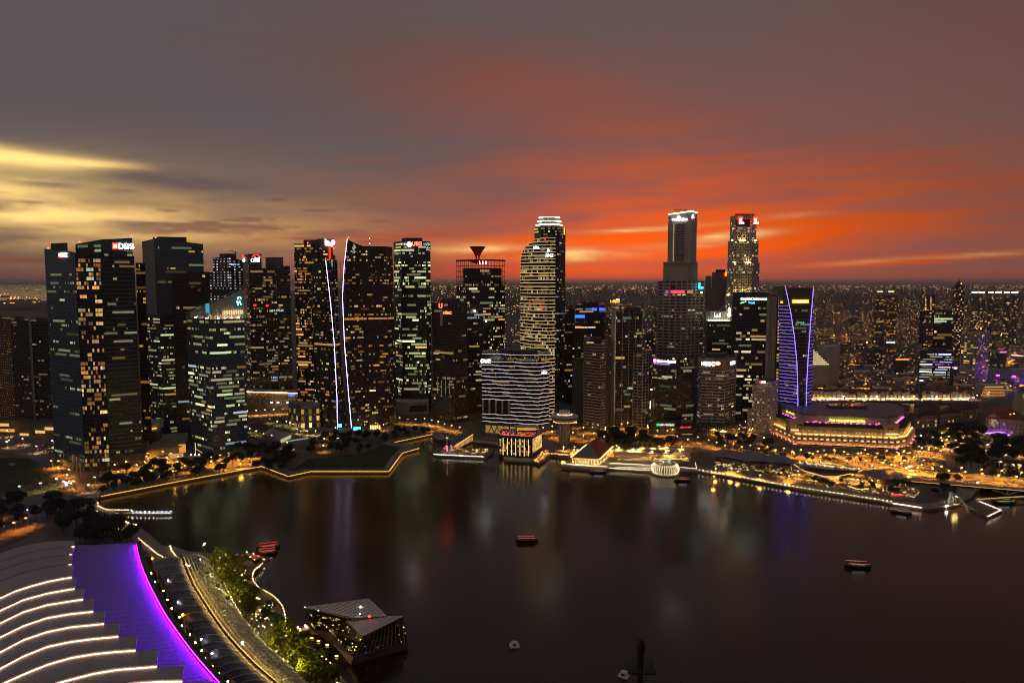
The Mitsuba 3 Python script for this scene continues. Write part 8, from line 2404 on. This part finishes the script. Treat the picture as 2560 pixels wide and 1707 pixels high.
grove([(1494, 1085), (1560, 1078), (1702, 1098), (1728, 1112), (1560, 1116), (1490, 1106)], 24, 1.05, 'large dark spreading tree in the mass above the restaurant row', 'large trees above the restaurant row', 207, BIGTREES, 9, 9)
grove([(2292, 1082), (2335, 1066), (2452, 1066), (2490, 1092), (2440, 1122), (2340, 1126), (2292, 1116)], 30, 1.15, DT + 'in the riverside park right of the grand hotel', 'trees in the riverside park', 208)
grove([(2395, 1130), (2478, 1128), (2486, 1166), (2405, 1160)], 12, 1.25, DT + 'beyond the bridge near the right edge', 'trees beyond the bridge', 209)
grove([(2480, 1100), (2590, 1104), (2590, 1140), (2490, 1134)], 16, 1.2, 'wide dark tree in front of the theatre', 'trees in front of the theatre', 210, BIGTREES, 8, 9)
grove([(118, 1240), (186, 1240), (246, 1278), (336, 1335), (325, 1350), (205, 1345), (112, 1302)], 48, 1.15, DT + 'in the thicket beyond the louvred roof', 'trees beyond the louvred roof', 211)
grove([(-40, 1236), (84, 1240), (90, 1300), (-40, 1330)], 18, 1.15, DT + 'by the orange lit yard at the left edge', 'trees by the orange lit yard', 212)
grove([(1872, 1118), (1992, 1142), (2262, 1150), (2262, 1160), (2080, 1154), (1880, 1134)], 30, .6, 'small tree in the row before the grand hotel', 'trees before the grand hotel', 213)
grove([(1790, 1084), (1925, 1094), (1928, 1114), (1790, 1116)], 16, .95, DT + 'between the old white bank and the grand hotel', 'trees between bank and hotel', 214)
grove([(2012, 1202), (2250, 1206), (2290, 1226), (2280, 1240), (2120, 1220)], 22, .6, 'small tree in the garden of fairy lights', 'trees in the fairy light garden', 215)
grove([(1790, 1150), (1985, 1176), (1985, 1196), (1800, 1172)], 20, .5, 'small tree between dining house and promenade', 'trees by the dining house', 216)
grove([(2340, 1185), (2420, 1200), (2400, 1230), (2330, 1238)], 8, .9, DT + 'behind the fountain statue', 'trees behind the statue', 217)
grove([(170, 1102), (270, 1140), (240, 1160), (150, 1125)], 8, .8, DT + 'by the entrance canopy', 'trees by the entrance canopy', 218)

# ---------------------------------------------------------------- street lamps
def lamps_at(pts, label, group, **kw):
    for x, y in pts:
        street_lamp(x, y, label, group, **kw)


OR = dict(h=11, rgb=(1, .40, .05), lum=38, w=0, size=2.6)
lamps_at([(132, 1170), (150, 1188), (172, 1206), (188, 1222), (150, 1170), (176, 1192)], 'amber street lamp on the orange lit avenue below the left towers', 'lamps on the orange lit avenue', **OR)
lamps_at([(22, 1092), (60, 1112), (95, 1132), (20, 1120), (-20, 1080)], 'pale street lamp on the grey avenue at the left edge', 'lamps on the grey avenue', h=11, rgb=(1, .72, .45), lum=22, w=0, size=2.2)
lamps_at([(134, 1118), (153, 1120)], 'white lamp by the entrance canopy', 'white lamps by the entrance canopy', h=12, rgb=(1, .8, .75), lum=24, w=0, size=2.0)
lamps_at([(290, 1180), (318, 1172), (345, 1180), (365, 1172), (395, 1164), (420, 1172), (448, 1158), (300, 1198), (338, 1200), (380, 1194), (240, 1212), (436, 1196), (465, 1182), (500, 1168), (530, 1160), (575, 1158), (382, 1140), (410, 1146)], 'amber lamp glowing among the trees behind the left quay wall', 'lamps behind the left quay wall', h=8, rgb=(1, .46, .08), lum=30, w=0, size=2.0)
lamps_at([(675, 1058), (694, 1064), (717, 1064), (726, 1067), (734, 1071), (755, 1076), (744, 1084), (626, 1082), (642, 1088), (661, 1095), (681, 1100), (769, 1088), (790, 1088)], 'pale garden lamp round the market hall', 'lamps round the market hall', h=6, rgb=(1, .82, .45), lum=16, w=0, size=1.5)
lamps_at([(810, 1130), (812, 1112), (756, 1066), (778, 1064), (840, 1084), (720, 1122)], 'amber lamp on the street left of the sail towers', 'lamps left of the sail towers', h=10, rgb=(1, .46, .08), lum=34, w=0, size=2.2)
lamps_at([(1000, 1058), (1020, 1062), (1040, 1062), (1062, 1060), (1080, 1064), (1096, 1068), (1112, 1074), (1130, 1078), (1150, 1082), (940, 1072), (960, 1076), (1075, 1078)], 'amber lamp at the foot of the red signed tower', 'lamps below the red signed tower', h=8, rgb=(1, .48, .1), lum=28, w=0, size=2.0)
lamps_at([(1380 + 26 * i, 1094 + 1.0 * i + (i % 2) * 7) for i in range(16)], 'amber street lamp on the waterfront road below the large trees', 'lamps on the waterfront road', **OR)
lamps_at([(1790 + 21 * i, 1122 + 1.9 * i + (i % 2) * 6) for i in range(14)], 'amber street lamp on the road before the grand hotel', 'lamps before the grand hotel', **OR)
lamps_at([(2090 + 24 * i, 1160 + (i % 2) * 8) for i in range(11)], 'amber street lamp at the junction by the bridge end', 'lamps at the bridge junction', **OR)
lamps_at([(2348, 1144), (2354, 1132), (2370, 1124), (2386, 1116), (2404, 1110), (2336, 1136), (2318, 1140)], 'amber lamp on the riverside road by the park', 'lamps on the riverside road', **OR)
lamps_at([(2300, 1102), (2330, 1106), (2352, 1096), (2372, 1124), (2392, 1132), (2432, 1110), (2456, 1085), (2466, 1126), (2492, 1128), (2534, 1140), (2548, 1120), (2498, 1170), (2512, 1152), (2302, 1134), (2420, 1090)], 'pinkish white park lamp near the right edge', 'park lamps near the right edge', h=7, rgb=(1, .74, .58), lum=18, w=0, size=1.6)
lamps_at([(2404, 1012), (2440, 1000), (2470, 992), (2498, 985), (2524, 975), (2550, 962), (2490, 980), (2536, 958)], 'bright amber lamp on the avenue by the terraced building', 'lamps on the far avenue', h=11, rgb=(1, .6, .3), lum=36, w=0, size=3.0)
lamps_at([(620 + 22 * i, 1040 - 1.2 * i) for i in range(6)], 'amber lamp on the expressway below the fluted podium', 'lamps on the expressway', h=11, rgb=(1, .45, .1), lum=44, w=0, size=3.0)
lamps_at([(-8, 1300), (8, 1338), (40, 1330), (70, 1318), (-30, 1350)], 'low orange lamp in the yard at the left edge', 'lamps in the orange lit yard', h=9, rgb=(1, .34, .06), lum=26, w=0, size=2.4)
lamps_at([(1862, 1068), (1848, 1078), (1880, 1086), (1800, 1100), (1818, 1106), (1838, 1104), (1908, 1110)], 'amber lamp by the old white bank', 'lamps by the old white bank', h=8, rgb=(1, .5, .15), lum=26, w=0, size=2.0)
lamps_at([(145, 1216), (52, 1236), (104, 1228), (225, 1232)], 'single white lamp at the edge of the dark field', 'lamps at the dark field', h=12, rgb=(1, .85, .75), lum=14, w=0, size=1.6)

rq = random.Random(77)
lamps_at([(rq.uniform(2036, 2560), rq.uniform(905, 985)) for _ in range(46)], 'amber street lamp in the old quarter behind the river quay', 'lamps in the old quarter', h=8, rgb=(1, .42, .08), lum=40, w=0, size=3.5, big=1.5)
lamps_at([(rq.uniform(2036, 2590), 840 + 62 * rq.random() ** 1.5) for _ in range(46)], 'amber street lamp in the right hand middle distance', 'lamps in the right middle distance', h=8, rgb=(1, .42, .08), lum=40, w=0, size=5, big=2.2)
lamps_at([(rq.uniform(1250, 1930), rq.uniform(1066, 1092)) for _ in range(40)], 'amber lamp among the podiums behind the large trees', 'lamps behind the large trees', h=8, rgb=(1, .45, .1), lum=36, w=0, size=2.2)
lamps_at([(rq.uniform(1930, 2290), rq.uniform(1138, 1158)) for _ in range(24)], 'amber lamp in the forecourt of the grand hotel', 'lamps in the hotel forecourt', h=7, rgb=(1, .45, .08), lum=34, w=0, size=1.8)
lamps_at([(rq.uniform(1780, 2300), 1166 + 40 * rq.random() + .05 * 200 * rq.random()) for _ in range(34)], 'amber lamp in the gardens along the right hand promenade', 'lamps in the promenade gardens', h=5, rgb=(1, .5, .12), lum=24, w=0, size=1.4)
lamps_at([(rq.uniform(1400, 1730), rq.uniform(1124, 1142)) for _ in range(24)], 'amber lamp round the restaurant row', 'lamps round the restaurant row', h=6, rgb=(1, .45, .1), lum=30, w=0, size=1.8)
lamps_at([(rq.uniform(270, 640), rq.uniform(1142, 1178)) for _ in range(26)], 'amber lamp in the park below the left towers', 'lamps in the park below the left towers', h=6, rgb=(1, .45, .08), lum=30, w=0, size=1.6)
lamps_at([(rq.uniform(2290, 2560), rq.uniform(1080, 1145)) for _ in range(24)], 'amber lamp in the riverside park', 'amber lamps in the riverside park', h=6, rgb=(1, .5, .12), lum=28, w=0, size=1.6)

# ---------------------------------------------------------------- cars
for x, y, hd in ((163, 1203, 0), (168, 1206, 0), (173, 1208, 0), (176, 1204, 0), (170, 1212, 0), (181, 1207, 0), (212, 1232, 1), (110, 1113, 1), (26, 1100, 0), (45, 1112, 1), (2270, 1166, 0), (2280, 1168, 1), (2262, 1169, 0), (845, 1096, 0), (838, 1094, 0), (2300, 1196, 1), (2360, 1190, 1), (2440, 1206, 0)):
    on_bridge = x > 2290
    k = thing('car', ('car with red tail lights' if hd else 'car with white headlights') + (' on the orange bridge' if on_bridge else (' at the bridge junction' if x > 2000 else (' on the street left of the sail towers' if x > 800 else ' on the left avenue'))), 'car',
              ('cars with tail lights' if hd else 'cars with headlights') + (' on the bridge' if on_bridge else (' at the junction' if x > 2000 else (' by the sail towers' if x > 800 else ' on the left avenue'))))
    p = G(x, y, 6.0 if on_bridge else 2.0) + [0, 0, .02]
    part(k, 'body', MB().box(p[0] - .9, p[1] - 2.2, p[2] + .35, p[0] + .9, p[1] + 2.2, p[2] + .95), 'steel_grey')
    part(k, 'cabin', MB().add([[p[0] - .8, p[1] - 1.3, p[2] + .95], [p[0] + .8, p[1] - 1.3, p[2] + .95], [p[0] + .8, p[1] + 1.6, p[2] + .95], [p[0] - .8, p[1] + 1.6, p[2] + .95], [p[0] - .65, p[1] - .6, p[2] + 1.5], [p[0] + .65, p[1] - .6, p[2] + 1.5], [p[0] + .65, p[1] + 1.2, p[2] + 1.5], [p[0] - .65, p[1] + 1.2, p[2] + 1.5]], MB.BF), 'glass_dark')
    for sx in (-.6, .6):
        for sy in (-1.4, 1.4):
            part(k, 'wheel', MB().tube([[p[0] + sx * 1.4 - .1, p[1] + sy, p[2] + .34], [p[0] + sx * 1.4 + .1, p[1] + sy, p[2] + .34]], .34, 8), 'black_paint')
        part(k, 'tail_light' if hd else 'headlight', MB().ball([p[0] + sx, p[1] - 2.25, p[2] + .75], .42), emit=(3, .05, .03) if hd else (9, 8, 8.5), w=0)


# ---------------------------------------------------------------- evening haze over the whole city
scene['haze_air'] = {'type': 'homogeneous', 'albedo': {'type': 'rgb', 'value': [0.95, 0.95, 0.95]}, 'sigma_t': 3.0e-5}
scene['haze'] = {'type': 'cube', 'to_world': T().translate([0, 28700, 153]).scale([62000, 31400, 157.5]), 'bsdf': {'type': 'null'}, 'interior': {'type': 'ref', 'id': 'haze_air'}}
labels['haze'] = {'kind': 'stuff'}
scene['camera']['medium'] = {'type': 'ref', 'id': 'haze_air'}

# ---------------------------------------------------------------- copies that stand in a row are told apart by their place in it
ONES = 'first second third fourth fifth sixth seventh eighth ninth tenth eleventh twelfth thirteenth fourteenth fifteenth sixteenth seventeenth eighteenth nineteenth'.split()
TENS = {2: ('twentieth', 'twenty'), 3: ('thirtieth', 'thirty'), 4: ('fortieth', 'forty'), 5: ('fiftieth', 'fifty')}


def ordinal(n):
    if n < 20:
        return ONES[n - 1]
    return TENS[n // 10][0] if n % 10 == 0 else TENS[n // 10][1] + '-' + ONES[n % 10 - 1]


same = {}
for key, d in labels.items():
    if 'group' in d:
        same.setdefault((d['group'], d['label']), []).append(key)
FIRST = [x for x in scene]
PARTOF = {}
for x in FIRST:
    PARTOF.setdefault(x.split('__')[0], x)
for (grp, lab), keys in same.items():
    if 1 < len(keys) <= 50 and 'fairy' not in lab and 'shrub' not in lab and 'block' not in lab and 'tower glimpsed' not in lab:
        xs = []
        for key in keys:
            d = scene[PARTOF[key]]
            c = np.append(meshkit.WRITTEN[d['filename']][0].mean(0), 1)
            if 'to_world' in d:
                c = np.array(d['to_world'].matrix) @ c
            xs.append(c[0] / (c[1] * CP - (c[2] - H) * SP))
        for n, i in enumerate(np.argsort(xs)):
            if len(lab.split()) <= 12:
                labels[keys[i]]['label'] = lab + ', ' + ordinal(n + 1) + ' from left'
